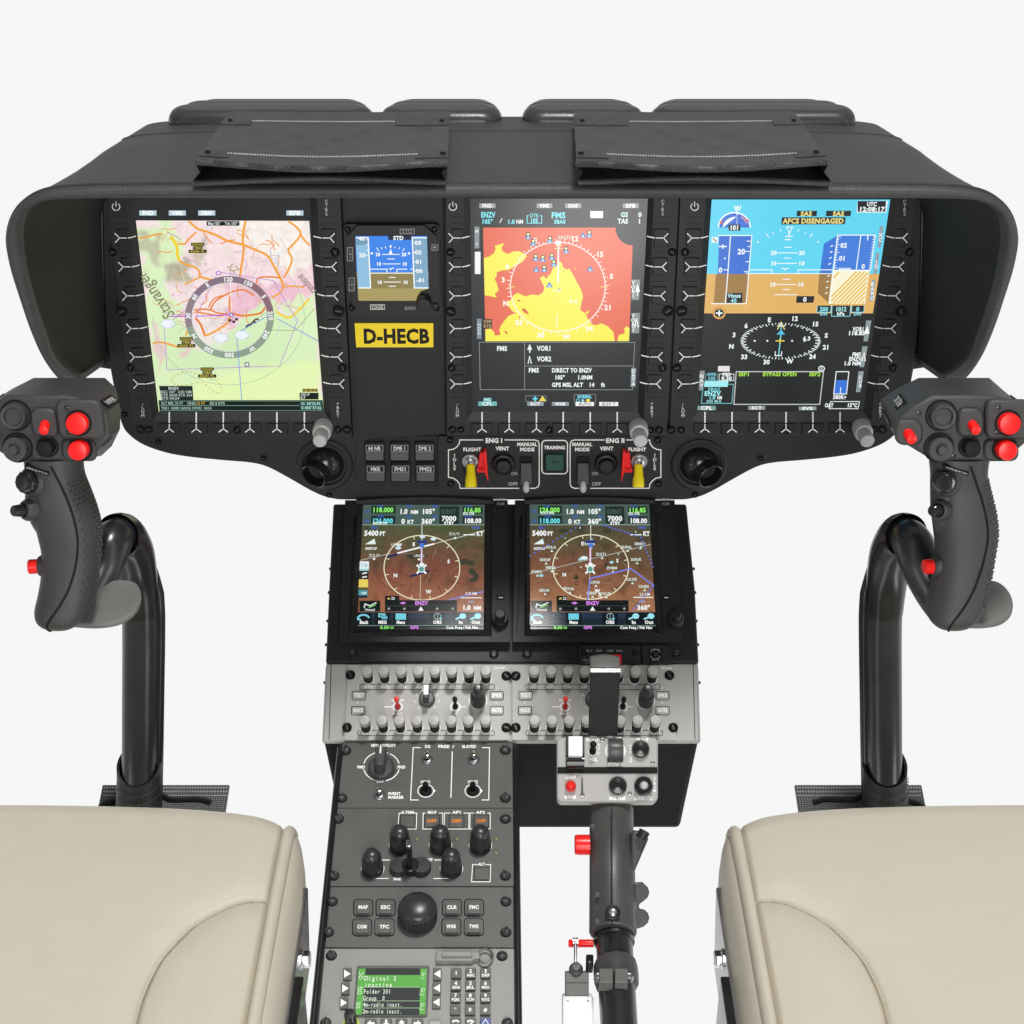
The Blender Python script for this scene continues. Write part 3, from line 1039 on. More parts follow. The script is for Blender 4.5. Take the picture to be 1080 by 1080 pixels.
# ---- display 2: navigation display
def draw_nav(b, S):
    base(b, S, '#282b2d')
    cy, wh = '#7fe6f0', '#eef4f4'
    for x0, x1, t in ((505.5, 522.5, 'FND'), (566, 582.5, 'VMS'), (596, 613, 'DMAP'), (657, 673.5, 'EFB')):
        key_legend(b, x0, 214.5, x1, 219.5, t, '#9a9ca0')
    b.text('ENZV', 507.3, 226.5, 5.6, cy, w=15, al='l', bold=.3); b.text('105°', 508, 233.6, 4.6, cy, w=12, al='l', bold=.3)
    b.line([(527, 235), (529.5, 230.5)], .9, wh); b.text('1.0', 535, 233.8, 4.2, cy, w=8, al='l', bold=.3); b.text('NM', 544.5, 233.8, 4.0, wh, w=7.5, al='l', bold=.3)
    for x, d in ((556, 1), (571.3, -1)):
        b.line([(x + d * 2, 227.5), (x, 227.5), (x, 235.5), (x + d * 2, 235.5)], .9, cy)
    b.line([(556, 235.5), (571.3, 235.5)], .7, cy)
    b.text('DTK', 563.6, 227.2, 4, cy, w=9); b.text('105', 563.6, 232.6, 4.4, cy, w=8.5, bold=.3)
    b.text('FMS', 581.5, 227, 6, cy, w=15, al='l', bold=.3); b.text('SBAS', 584.5, 233.8, 4, cy, w=12, al='l', bold=.3)
    b.rect(622.5, 222.5, 636, 230, '#f6f6f4', 4)
    b.text('GS', 662.5, 226.3, 4.8, '#cdeff2', al='r', w=7.8, bold=.3); b.text('TAS', 662.5, 233.2, 4.8, wh, al='r', w=11, bold=.3)
    b.text('0', 675, 226.3, 4.8, '#d6f2f2', bold=.3); b.text('1', 674.6, 233.2, 4.8, wh, bold=.3)
    cut = [(649.5 + 18 * math.cos(t) + 17.6, 240 + 18.8 * math.sin(t)) for t in [math.radians(180 - 9 * i) for i in range(11)]]
    red = [(512, 360), (663.5, 359.8), (667.5, 259)] + [(649.5, 240)] + [(509.5, 240)]
    b.poly([(512, 360), (663.5, 359.8), (667.3, 258.8)] + [p for p in reversed(cut)] + [(509.5, 240)], '#e66d52', 2)
    ye = '#f7ee55'
    b.poly([(510.3, 272), (515, 271), (521, 267), (523, 262), (521.6, 259), (527, 258), (530, 256.5), (531.6, 257), (529, 261), (530, 265), (535, 268), (542, 265), (548, 265), (553, 268), (556, 270), (551, 276), (543, 281), (535, 285), (530, 285), (524, 287), (523.8, 292), (521.5, 294), (524, 299), (526, 306), (521.8, 310), (524, 314), (518, 312.5), (511.3, 311.5)][::-1], ye, 3)
    main = [(512, 359.9), (511.8, 347.5), (517.5, 346.5), (521, 350), (522, 354), (528, 353), (526.5, 348), (528.5, 343), (533, 337), (536, 333.5), (541, 331), (545, 330.5), (540, 328), (535, 321), (534, 318.5), (538, 317), (542, 311), (546, 309), (554, 312.5), (562, 310.5), (568, 311.5), (573, 308), (574, 303), (571.5, 297.5), (569.5, 293.5), (572.5, 291), (577, 294), (578, 291), (581, 288.5), (583, 283), (587, 280), (590, 276), (592, 276.5), (594, 282), (598, 284.5), (600, 283), (604, 289), (607, 295), (610, 300), (613, 306), (615, 313), (613, 320), (612, 327), (618, 331), (620, 336), (624, 342), (629, 343), (634, 341), (641, 344), (647, 350), (648.3, 359.8)]
    b.poly(main, ye, 3)
    b.poly([(651, 359.8), (663.5, 359.8), (664, 346), (661, 344.2), (658.5, 346), (658.8, 351.5), (652.5, 353.5)], ye, 3)
    for p in ([(550, 326), (553, 330), (558, 332), (556, 328), (553, 325)], [(545, 318), (549.5, 318), (547, 315.5)], [(548, 338), (549, 334), (547, 333.5)], [(531, 350), (536, 353), (534, 349)], [(594, 286), (596, 286), (595.5, 284.5)], [(577.5, 310.5), (579, 310), (578, 309)], [(543, 344), (544, 343.5), (543, 342.6)]):
        b.poly(p, '#d96a40', 4)
    for p in ([(606.5, 284), (608, 285), (607, 282)], [(620, 331), (622, 327), (617, 330)]):
        b.poly(p, ye, 4)
    cx, cyy = 588.3, 302.5
    w1 = '#fff6ef'
    b.arc(cx, cyy, 50, 47, 0, 360, .9, w1, 6, 72)
    b.ticks(cx, cyy, 50, 47, 5, 1.045, .7, w1, 6, 2, 362, 2, 1.085)
    for t, a in (('6', 156), ('3', 172), ('N', 199), ('33', 225), ('30', 252), ('W', 279), ('24', 305), ('21', 336), ('S', 12), ('15', 40), ('12', 72), ('E', 114)):
        ra = math.radians(a)
        b.text(t, cx + 58 * math.cos(ra), cyy - 53.5 * math.sin(ra), 5.2, w1, bold=.4, L=7)
    b.line([(589, 256), (588.6, 299)], 1.5, '#fffdf6', 8)
    b.line([(585.5, 259), (593, 259)], .8, '#ffe9a8', 8); b.line([(584.5, 262), (594, 262)], .8, '#ffe9a8', 8)
    b.line([(536, 302.5), (543, 302.5)], .9, '#f7e27a', 8); b.line([(633, 302.5), (641, 302.5)], .9, '#f7e27a', 8)
    b.disc(588.8, 256, 3.4, 2.3, '#ffffff', 8); b.line([(587.5, 331), (587.3, 346)], 1.0, '#fffbd8', 8)
    b.text('0.6', 605, 317.5, 4.2, '#fff9d8', w=9, L=8, bold=.3)
    b.line([(583, 306), (592, 307)], 1, '#fffde8', 8); b.text('+', 590, 305, 5, '#9fb8b4', L=9)
    for x, y, k in ((557, 249.5, 1), (562.5, 256.5, 1), (580, 253.5, 1), (565, 272.5, 1), (572.5, 273.5, 1), (582, 271.5, 1), (584, 278.5, 1), (574, 284, 1), (565.5, 284, 0), (579.5, 300.5, 0), (615, 248, 0), (621.5, 247.5, 1), (597, 264.5, 1), (622.5, 283.5, 0)):
        b.poly([(x - 3.6, y + 2.6), (x + 3.6, y + 2.6), (x, y - 3.6)], '#3f83c4', 9)
        b.poly([(x - 1.6, y + 2.2), (x + 1.6, y + 2.2), (x, y - .8)], '#b9e6f2', 10)
        if k:
            b.poly([(x - 2.6, y - .6), (x + 2.6, y - .6), (x + 1.8, y - 4.4), (x - 1.8, y - 4.4)], '#1f3f58', 11)
            b.disc(x, y - 2.4, 1.5, 1.4, '#fff0a0', 12, 10)
    b.text('ENZV', 596, 250.3, 4, '#cfe6d8', L=10)
    key_legend(b, 500.5, 239, 505.5, 262, '', '#8b9194'); b.rect(500.8, 265.5, 506.8, 289, '#f4f4f2', 4)
    b.vtext('M  A', 503, 250.5, 3.6, 4.4, '#f2f2f2'); 
    key_legend(b, 503, 336, 507.8, 357.5, 'HDG', '#7d8c98', '#d9e6f2', True)
    b.rect(509.3, 336.5, 519, 346.6, '#36302a', 8); b.text('OFF', 514.2, 339.2, 3.4, '#c9a878', L=11); b.text('RTE', 514.2, 344, 3.4, '#c9a878', L=11)
    for y0, t, n in ((294.8, 'VOR1', 0), (330, 'VOR2', 1)):
        b.poly([(666, y0 + 21.5), (674, y0 + 21.5), (675, y0), (667, y0)], '#8b9294', 4)
        b.vtext(t, 667.8, y0 + 10, 4.0, 4.8, '#ffffff', 8)
        if n == 0:
            b.poly([(670, y0 + 13), (675, y0 + 13), (672.5, y0 + 4)], '#ffffff', 8); b.line([(672.5, y0 + 13), (672.5, y0 + 17)], 1, '#ffffff', 8)
        else:
            b.line([(669.5, y0 + 15), (671.3, y0 + 6), (673.5, y0 + 15)], 1.3, '#ffffff', 8)
    # lower data block
    g = '#8f9192'
    b.line([(505.5, 361), (669.5, 361), (667, 411), (506.5, 411)], .7, g, 5, True)
    b.line([(553.3, 361), (553.3, 411)], .7, g, 5); b.line([(553.3, 386), (668, 386)], .7, g, 5)
    b.text('FMS', 529.5, 367.5, 4.8, wh, w=11, bold=.4)
    b.poly([(556, 369), (561.3, 369), (558.7, 362.5)], wh, 6); b.line([(558.7, 369), (558.7, 372)], 1.4, wh, 6)
    b.line([(557, 383.5), (558.5, 376), (560.5, 383.5)], 1.2, wh, 6)
    b.text('VOR1', 574, 367.3, 5, wh, w=15, bold=.4); b.text('VOR2', 574, 378.5, 5, wh, w=15, bold=.4)
    b.text('FMS', 563, 390.5, 4.6, wh, w=11, bold=.4)
    b.text('DIRECT TO ENZV', 582, 390.5, 4.4, wh, w=42, al='l', bold=.3)
    b.text('105°', 585, 398, 4.2, wh, w=11, al='l', bold=.3); b.text('1.0NM', 609, 398, 4.2, wh, w=16, al='l', bold=.3)
    b.text('GPS MSL ALT', 582, 405.8, 4.2, wh, w=33, al='l', bold=.3); b.text('14', 624, 405.8, 4.2, wh, w=6, bold=.3); b.text('ft', 636, 405.8, 4.2, wh, bold=.3)
    b.poly([(665, 408), (670, 408), (671, 388), (666, 388)], '#8b999e', 6); b.vtext('DATA', 668, 398, 3.6, 4.5, '#ffffff', 9)
    b.rect(504.5, 423.5, 524, 428, '#6fb8b8', 5); b.text('CPL', 514, 425.8, 3.6, '#ffffff', w=11, L=8); b.rect(510, 419.5, 518.5, 423.4, '#4f9a9c', 5); b.text('FMS', 514, 421.5, 3.2, '#bdf2f2', L=8)
    b.box_line(554.5, 417.5, 576, 423.4, .5, g, 5); b.text('+', 564.5, 420.6, 6.5, '#6fe0f2', L=7, bold=.4); b.poly([(568.5, 423), (576, 423), (572.3, 417.3)], '#f0d84e', 8)
    key_legend(b, 556, 424, 573.5, 428, 'SCT'); key_legend(b, 582, 424, 600, 428, 'WXR')
    b.line([(606, 426), (605.5, 416), (628.5, 416), (628, 426)], .5, g, 5)
    b.text('NORMAL', 616.5, 418.3, 3.4, '#7fe0f2', w=15, L=7, bold=.3)
    b.arc(609.5, 422.3, 1.7, 1.5, 0, 360, .6, '#8fe0f0', 7, 10); b.disc(614.7, 422.3, 1.6, 1.5, '#8fe0f0', 7, 10); b.disc(620.2, 422.3, 2.2, 1.8, '#f0dc50', 7, 10)
    b.rect(607, 424, 626.5, 428.2, '#f2f3f2', 6); b.text('AUTO', 616.8, 426.1, 3, '#50585a', w=13, L=9)
    b.rect(632, 424, 652, 428.2, '#f2f3f2', 6); b.text('ELEV T', 642, 426.1, 3, '#50585a', w=14, L=9)


# ---- display 3: attitude and heading
def draw_pfd(b, S):
    base(b, S, '#242728')
    sky, gnd, wh = '#63d6f2', '#e2b468', '#f2fbfb'
    b.poly([(742.4, 289), (927.3, 289), (939, 210.5), (750.8, 210.5)], sky, 1)
    b.poly([(739, 330.5), (920.6, 330.5), (927.3, 289), (742.4, 289)], gnd, 1)
    # torque half dial
    b.disc(774.5, 240, 17.5, 16.5, wh, 3, 30, 0, 180)
    b.disc(774.5, 240, 16, 15, '#4a78d6', 4, 30, 0, 180)
    b.disc(776.8, 240, 14.5, 11.5, '#f4fafa', 5, 16, 90, 180)
    b.arc(774.5, 240, 14, 13, 20, 60, 1.2, '#e7a3b0', 5, 10)
    b.text('N', 788, 232, 4, '#e06a6a', L=7); b.disc(760.5, 234.5, 1.7, 1.6, '#e07a50', 7, 10)
    b.line([(777.4, 228), (777, 240)], .7, '#c4d4ee', 6)
    b.rect(768.5, 236.8, 780.8, 243.4, '#26292c', 7); b.text('101', 774.6, 240.1, 4.8, wh, w=10, L=10, bold=.4)
    b.text('W', 778, 219.5, 5, wh, L=7, bold=.5); b.line([(777.6, 221), (777.3, 227)], 1.2, wh, 6)
    # warnings
    am = '#f0dd8a'
    b.poly([(840, 228), (861.3, 228), (861.8, 222.3), (840.5, 222.3)], '#2c2f33', 4); b.text('SAS', 850.5, 225.3, 4.6, am, w=12, L=7, bold=.4)
    b.poly([(871, 228), (897, 228), (897.8, 222.3), (871.4, 222.3)], '#2c2f33', 4); b.text('SAS', 884.5, 225.3, 4.6, am, w=12, L=7, bold=.4)
    b.poly([(824, 236.8), (891, 236.5), (892, 229.2), (824.6, 229.2)], '#2c2f33', 4); b.text('AFCS DISENGAGED', 858, 233, 5.2, am, w=64, L=7, bold=.45)
    b.poly([(903.5, 224.2), (934.6, 224.2), (936.5, 211.8), (904.6, 211.8)], wh, 4); b.poly([(904.6, 223.4), (933.6, 223.4), (934.6, 212), (904.6, 212)], '#23272b', 6)
    b.text('UTC', 919.7, 215.2, 4.2, wh, w=10.5, L=9, bold=.35); b.text('12:08:17', 919.5, 220.6, 4.6, wh, w=27, L=9, bold=.35)
    # left tapes
    bl, br = '#3f73d4', '#a07c48'
    b.poly([(757, 289), (767.5, 289), (770, 249), (758.5, 249)], bl, 3); b.poly([(752.8, 319.5), (765.3, 319.5), (767.5, 289), (755, 289)], br, 3)
    b.poly([(767.8, 289), (789.5, 289), (792.5, 249), (770.3, 249)], bl, 3); b.poly([(765.5, 319.5), (786.5, 319.5), (789.3, 289), (767.8, 289)], br, 3)
    b.line([(757, 248.3), (793, 248.3), (790, 284), (787, 320.3), (750, 320.3)], 1.0, wh, 5); b.line([(770.5, 248.3), (768, 284), (765, 320)], 1.1, wh, 5)
    b.rect(750.5, 250, 757.5, 256, '#e6f2f4', 5); b.line([(752, 251.5), (756, 255)], 1, '#8a4f4f', 7)
    b.line([(758, 260), (766.5, 260)], 1.3, wh, 6); b.line([(762.3, 257.8), (762.3, 262.5)], 1.3, wh, 6); b.disc(764.5, 272.5, 1, 1, wh, 6, 8)
    b.text('0', 760, 284.8, 5.2, wh, L=7, bold=.5); b.line([(763, 284.6), (768, 284.6)], 1, wh, 6)
    b.text('20', 782, 265.3, 5.4, wh, w=8, L=7, bold=.5)
    for y, l in ((254.3, 4.5), (260, 3), (265.2, 5), (276, 4), (286.6, 5)):
        b.line([(791.8 - (y - 254) * .07 - l, y), (791.8 - (y - 254) * .07, y)], .9, wh, 6)
    b.rect(766.5, 309, 783, 319.6, '#24282a', 6); b.text('Vtoss', 774.5, 311.8, 4, '#bfe9ee', w=14, L=9, bold=.3); b.text('45', 774, 317, 4, '#8fe0ee', w=6.5, L=9, bold=.3)
    # attitude
    b.line([(742.4, 288.7), (765, 288.7)], .1, wh, 5)
    b.line([(790, 284.6), (814.5, 284.6), (814.3, 288)], .9, wh, 5); b.line([(786.5, 288.6), (881, 288.6)], .8, wh, 5)
    b.line([(864.5, 284.6), (841.8, 284.6), (841.8, 288)], .9, wh, 5); b.line([(864, 284.6), (880, 284.6)], .9, wh, 5)
    b.line([(829.5, 239.5), (836, 239.5), (832.8, 245.5), (829.5, 239.5)], .9, wh, 6); b.line([(832.5, 245), (832, 249)], 1.2, wh, 6); b.line([(828, 249.3), (836.5, 249.3)], .9, wh, 6); b.line([(828, 252.7), (834, 252.7)], 1.3, wh, 6)
    for a in (52, 62, 75, 105, 118, 128):
        c, s_ = math.cos(math.radians(a)), math.sin(math.radians(a))
        r1 = 40 if a in (52, 128, ) else 37.5
        b.line([(832.5 + 35 * c, 277 - 34 * s_), (832.5 + r1 * c, 277 - (r1 - 1) * s_)], .8, wh, 5)
    b.disc(799.3, 255.3, 1, 1, wh, 5, 8); b.disc(863, 255, 1, 1, wh, 5, 8)
    for y, l, t in ((260.8, 4, ''), (266.7, 10.5, '20'), (272.2, 4, ''), (277.8, 10.5, '10'), (294.6, 4, ''), (300, 10.5, '10'), (305.4, 4, ''), (310.8, 12, '20')):
        xm = 831 - (y - 260) * .04
        b.line([(xm - l, y), (xm + l, y)], .9, wh, 5)
        if t and y < 308:
            b.text(t, xm - l - 4, y, 4.2, wh, w=6.5, L=7, bold=.4); b.text(t, xm + l + 4.6, y, 4.2, wh, w=6.5, L=7, bold=.4)
    b.line([(824, 283.2), (827, 283.2), (828, 285), (829.3, 283.2), (832, 283.2)], .9, wh, 6)
    b.poly([(839.5, 319.3), (858, 319.3), (859, 312.3), (840.3, 312.3)], '#262a2d', 5); b.text('0', 849, 315.8, 4.8, wh, L=8, bold=.4)
    # right tapes
    b.poly([(864.5, 289), (877, 289), (883, 248.5), (869, 257)], '#3f79d8', 3); b.poly([(862.5, 309), (873.5, 319.5), (877, 289), (864, 289)], br, 3)
    b.poly([(878.5, 285), (917.5, 285), (922.5, 248.5), (883.5, 248.5)], '#4780dd', 3)
    b.poly([(875, 320.5), (912.5, 320.5), (917, 285.5), (878.5, 285.5)], '#fbf3d6', 3)
    for i in range(11):                            # yellow hatching below zero height
        x = 877.8 + i * 4.4 - 8
        def clip(x, y):
            l = xat((878.5, 285.5), (875, 320.5), y); r_ = xat((917, 285.5), (912.5, 320.5), y)
            return l + 1 <= x <= r_ - 1
        pts = [(x + t * .5 + 0, 320 - t * .5) for t in range(0, 68)]
        pts = [p for p in pts if clip(*p)]
        if len(pts) > 3:
            b.line([pts[0], pts[-1]], 1.6, '#e6c14e', 5)
    for i in range(2):
        pts = [(870 + t * .5, 302 - 12 * i - t * .5) for t in range(0, 60)]
        pts = [p for p in pts if p[1] > 286.5 and xat((878.5, 285.5), (875, 320.5), p[1]) + 1 <= p[0]]
        if len(pts) > 3:
            b.line([pts[0], pts[-1]], 1.6, '#e6c14e', 5)
    b.line([(883.5, 248), (923, 248), (918, 285)], 1.0, wh, 6); b.line([(883.5, 248), (879, 285), (874.5, 320.5)], 1.3, wh, 6); b.line([(878, 285.2), (918, 285.2)], 1.3, wh, 6); b.line([(908, 248), (903, 285)], 1.0, wh, 6)
    for i in range(13):
        y = 250 + i * 2.7
        x = xat((883.5, 248), (879, 285), y); b.line([(x, y), (x + (2.2 if i % 3 else 4), y)], .7, wh, 6)
        x = xat((923, 248), (918, 285), y); b.line([(x, y), (x - 2.2, y)], .7, wh, 6)
    b.text('02', 890, 258.8, 4.8, wh, w=7, L=8, bold=.4); b.text('01', 888.5, 272.5, 4.8, wh, w=7, L=8, bold=.4); b.text('0000', 891, 284.3, 3.6, wh, w=13, L=8, bold=.4)
    b.text('1', 915.3, 251, 4.6, wh, L=8, bold=.5); b.text('0', 910.5, 281, 4.6, wh, L=8, bold=.4)
    for y, x in ((259.5, 877.5), (265.8, 876.8), (272, 876), (278.3, 875.2), (291, 874), (297, 873), (303.3, 872.3), (309, 871.7)):
        b.line([(x - 1.5, y + .6), (x + 1.2, y - .6)], 1.1, wh, 5)
    for y0, t, x in ((238.5, 'XC', 928.5), (266.5, '1D', 924.3), (295, 'BARO', 920)):
        b.poly([(x - 3.3, y0 + 22.5), (x + .6, y0 + 22.5), (x + 3.4, y0), (x - .6, y0)], '#8fa3b0', 5); b.vtext(t, x + .2, y0 + 12, 4, 5, '#ffffff', 9)
    # baro boxes
    for x0, x1, t, u in ((861.5, 876, '200', 'DA'), (877, 896.5, '1012', 'hPa'), (898, 911, '0', 'DH')):
        big = u == 'hPa'
        b.poly([(x0, 333.5 if big else 329), (x1, 333.5 if big else 329), (x1 + .5, 322.3), (x0 + .6, 322.3)], '#20292c', 6)
        b.line([(x0 + .6, 322.3), (x0, 333.5 if big else 329.3), (x1, 333.5 if big else 329.3), (x1 + .6, 322.3)], .7, '#8fdcea', 8)
        b.text(t, (x0 + x1) / 2 + .3, 326, 4.4, '#8fe3f0' if not big else '#a8ecf2', w=(9 if len(t) > 1 else 3.5) + (2.5 if big else 0), L=10, bold=.4)
        b.text(u, (x0 + x1) / 2, 330.8, 3.6, '#e8f6f6' if big else '#8fdcea', L=10, bold=.3)
    b.disc(758.5, 330.2, 7, 6.6, '#d98a46', 6); b.disc(758.5, 330.2, 5.6, 5.2, '#23241f', 7); b.line([(755, 330.2), (762, 330.2)], 1.6, wh, 9); b.line([(758.5, 327), (758.5, 333.5)], 1.6, wh, 9); b.arc(758.5, 330.2, 5.4, 5, 0, 360, .8, '#e6c97a', 8, 20)
    # heading rose seen flattened
    cx, cyy, rx, ry = 823.3, 359.8, 42.2, 19.2
    b.ticks(cx, cyy, rx, ry, 5, .93, .9, wh, 5, 2.5, 362, 2, .87)
    for t, x, y in (('E', 811.5, 337.3), ('12', 838.2, 336), ('15', 860, 341.8), ('S', 871.5, 353.8), ('21', 871.3, 366.2), ('24', 857, 376), ('W', 833, 381), ('30', 808.5, 381.8), ('33', 785, 376.3), ('N', 771.5, 365.3), ('3', 774.3, 353.2), ('6', 787, 343.6)):
        b.text(t, x, y, 4.6, wh, L=7, bold=.45)
    b.line([(824, 341), (823.5, 354), (821, 376.5)], 1.1, '#7fdff0', 7); b.poly([(818.8, 352.8), (828, 352.8), (824, 347.8)], '#5bbde0', 8)
    b.line([(818, 359.5), (827.5, 359.5)], 1.1, '#f0dc5a', 8); b.line([(822.7, 357), (822.7, 362.5)], 1.1, '#f0dc5a', 8); b.line([(819.5, 343.8), (828, 343.8)], 1, '#f4ecb0', 8); b.line([(820, 347.5), (823.8, 340), (827.5, 347.5)], 1, '#f4ecb0', 8)
    b.line([(817.8, 370.5), (817.5, 375), (824, 375), (824.5, 370.5)], .9, wh, 8)
    for x in (796, 809.3, 835.5, 848.5):
        b.disc(x, 359.5, 1.1, 1, wh, 6, 8)
    b.text('6.3', 851, 357, 4, wh, w=8, L=7, bold=.3)
    # right hand radio block
    for y0, x in ((338, 915.5), (365.2, 911.5), (391.5, 907.5)):
        b.poly([(x - 4.8, y0 + 22), (x - .2, y0 + 22), (x + 3.6, y0), (x - 2, y0)], '#8d9b9d', 5)
    b.text('VOR1', 911.5, 347, 4.2, wh, al='r', w=12, L=8, bold=.35); b.text('118.85', 912.5, 351.3, 4.2, wh, al='r', w=18, L=8, bold=.35)
    b.poly([(911.5, 352), (917, 352), (914.8, 343.5)], '#ffffff', 9)
    b.text('FMS', 908, 373.8, 4, wh, al='r', w=9, L=8, bold=.35); b.text('ENZV', 908.5, 378.5, 4, wh, al='r', w=13, L=8, bold=.35); b.text('1.0 NM', 908, 383.2, 4, wh, al='r', w=18, L=8, bold=.35)
    b.line([(909, 381), (911.5, 372), (912.5, 381)], 1.2, '#ffffff', 9); b.vtext('CUR', 907.5, 402.5, 3.4, 4.4, '#ffffff', 9)
    # engine box and fuel
    b.line([(776.5, 392), (868.5, 392), (864.5, 426.5), (774, 426.5)], 1.0, '#c9cccb', 5, True)
    for t, x in (('IBF1', 785, ), ('BYPASS OPEN', 822.5), ('IBF2', 859.5)):
        b.text(t, x, 394.6, 4, '#a5dc4a', w=12 if len(t) < 5 else 36, L=7, bold=.4)
    b.arc(866.5, 388.8, 3, 2.7, 0, 360, 1, wh, 6, 16); b.text('0', 866.5, 388.8, 3, wh, L=7)
    b.line([(882, 392), (895.3, 392), (892.8, 415.5), (879.3, 415.5)], .9, wh, 6, True)
    b.poly([(879.8, 415), (892.5, 415), (893.8, 401), (881, 401)], '#3b76dc', 5); b.line([(886.3, 415), (886.6, 408.5)], .9, wh, 7)
    b.text('380Kg', 885.5, 418.8, 4, wh, w=14, L=8, bold=.3)
    b.line([(876, 423.5), (906.5, 423.5), (905, 431), (874.5, 431)], .7, wh, 6, True); b.text('OAT', 874.5, 427.4, 4, wh, w=9, L=8, bold=.3); b.text('15°C', 899, 427.4, 4, wh, w=11, L=8, bold=.3)
    # FMS block
    b.rect(757.3, 386, 769.5, 391.8, '#e6e4e4', 5)
    b.poly([(737, 411.8), (741.5, 411.8), (743.3, 391), (738, 391)], '#8d9394', 5); b.vtext('NAV', 740, 401.5, 3.8, 4.8, '#ffffff', 8)
    b.box_line(744, 394.5, 756.6, 401, .5, '#6fb9bd', 5); b.text('DTK', 750.8, 395, 3.4, '#7fe0ea', w=9, L=8); b.text('105', 750.5, 399, 3.4, '#8fe6ee', w=8, L=8)
    b.box_line(758.5, 394.5, 774, 401.5, .6, wh, 5); b.text('FSD', 766.5, 395, 3.4, wh, w=9, L=8, bold=.3); b.text('0.30', 766.5, 399, 3.6, wh, w=11, L=8, bold=.3)
    b.poly([(742.5, 408), (767.5, 408), (768.3, 401.8), (743.2, 401.8)], '#a5eef2', 6)
    b.text('SBAS', 753, 410.6, 3.6, '#7fdde4', w=13, L=8); b.line([(768, 405.3), (773.5, 405.3), (771.8, 425.5), (739.7, 425.5), (741.5, 408)], .8, '#6fbcc0', 6)
    b.text('ENZV', 751.5, 415, 4.6, '#9feef2', w=17, L=8, bold=.4); b.text('1.0', 751, 419.4, 3.4, '#8fe6ee', w=7, L=8, bold=.3); b.text('NM', 759, 419.4, 3.4, wh, w=5, L=8, bold=.3); b.text('000 M.R', 753, 423.2, 3, '#9fe0e6', w=16, L=8)
    key_legend(b, 735.5, 428, 755, 432.6, 'CPL', '#7f9d9f'); key_legend(b, 789, 428.2, 807, 432.2, 'SCT'); key_legend(b, 842.5, 428.8, 861, 432.6, 'SVS')


S1 = [(139.3, 209.5), (326.8, 209.5), (341.5, 434), (167.5, 434)]
S2 = [(496, 209.5), (683.3, 209.5), (672.5, 434), (498.6, 434)]
S3 = [(750.8, 210), (939, 210), (910.5, 434), (735.8, 434)]
BX1 = [178.5, 207, 235.5, 263.5, 292, 321]
BX2 = [508.4, 537, 565.8, 594, 622.5, 651]
BX3 = [743.5, 772, 801, 829, 857.3, 886]
mxs = lambda L: [(1080 - x, y, r) for x, y, r in L]
SR1 = [(119, 266, 4.5), (128.5, 328.5, 6), (137.5, 388, 4.3), (148, 453, 4.6), (157, 453, 4), (250, 453.5, 4.4), (353.5, 266, 5), (357, 328, 6.5), (361.5, 388, 5), (356.5, 453, 4), (366, 453, 4.6)]
display('tall flight display showing a pale pink and green moving map with orange roads', [(112, 202), (358.5, 202), (371, 462), (141, 460)],
        [(132.5, 205), (334, 205), (349, 444), (160.5, 444)], S1, BX1, draw_map, (341, 450), SR1)
SR2 = [(475, 266, 4.5), (475.5, 328.5, 5.5), (476.5, 388, 4.3), (477, 453, 4.2), (486, 453, 3.6), (579, 453.5, 4.2), (709, 266, 4.5), (704.5, 328, 6), (699, 388, 4.6), (686, 453.5, 3.8), (695, 453.5, 4.4)]
display('tall flight display showing a red and yellow terrain map with a compass ring', [(470.5, 202), (716, 202), (703, 459.5), (471.5, 459.5)],
        [(489, 205), (690, 205), (679, 444), (491, 444)], S2, BX2, draw_nav, (673, 450), SR2)
SR3 = [(722.5, 266, 4.5), (719, 328, 6), (714, 388, 4.6), (708, 453.5, 4.6), (718.5, 453.5, 4), (829, 453.5, 4.4), (959, 266, 4.5), (950, 328.5, 6), (942, 388, 4.3), (922, 453, 4), (931, 453, 4.6)]
display('tall flight display showing a blue and tan artificial horizon above a compass', [(718, 202), (966, 202), (939, 460), (706, 460)],
        [(745, 205), (946, 205), (919, 444), (728, 444)], S3, BX3, draw_pfd, (908, 450), SR3)

# ------------------------------------------------------------------ standby attitude instrument
r = thing('standby_instrument', 'small square standby attitude instrument with blue sky above the yellow placard', 'standby instrument', PAN.Q(415, 331))
HBs = .013
b = MB()
b.prism(PAN, rquad([(362, 236.5), (463.5, 236.5), (466, 332), (366.5, 332)], 6), 0, .009, 'bezel_black')
b.prism(PAN, [(366, 250), (371, 311), (371, 331), (462, 331), (464, 310), (461, 250), (447, 238), (377, 238)], .008, HBs, 'bezel_black')
b.on(PAN, HBs, 'print')
def sx(X): return 355 + X / 9
def sy(Y): return 225 + Y / 9
wt = '#c2c2c0'
b.box_line(sx(603), sy(150), sx(737), sy(194), .9, '#8d8d8b', 1); b.text('STD', sx(670), sy(172), 3.4, '#8d8d8b', w=11)
b.box_line(sx(322), sy(868), sx(455), sy(912), .9, wt, 1); b.text('CAGE', sx(388), sy(890), 3.4, wt, w=12, bold=.3)
b.text('BARO', sx(700), sy(900), 3.4, '#9a9a98', w=12)
b.box_line(sx(905), sy(297), sx(960), sy(350), .8, '#8a8a88', 1); b.poly([(sx(932), sy(338)), (sx(946), sy(315)), (sx(918), sy(315))], wt, 1)
for y0, y1, x in ((325, 450, 127), (615, 735, 143)):
    b.box_line(sx(x - 25), sy(y0), sx(x + 25), sy(y1), .9, '#8f8f8d', 1)
    b.rect(sx(x - 12), sy(y0 + 15), sx(x + 12), sy(y0 + 50), '#55565a', 1); b.rect(sx(x - 10), sy(y0 + 78), sx(x + 14), sy(y0 + 110), '#55565a', 1); b.line([(sx(x - 8), sy(y0 + 62)), (sx(x + 12), sy(y0 + 62))], .9, wt, 1)
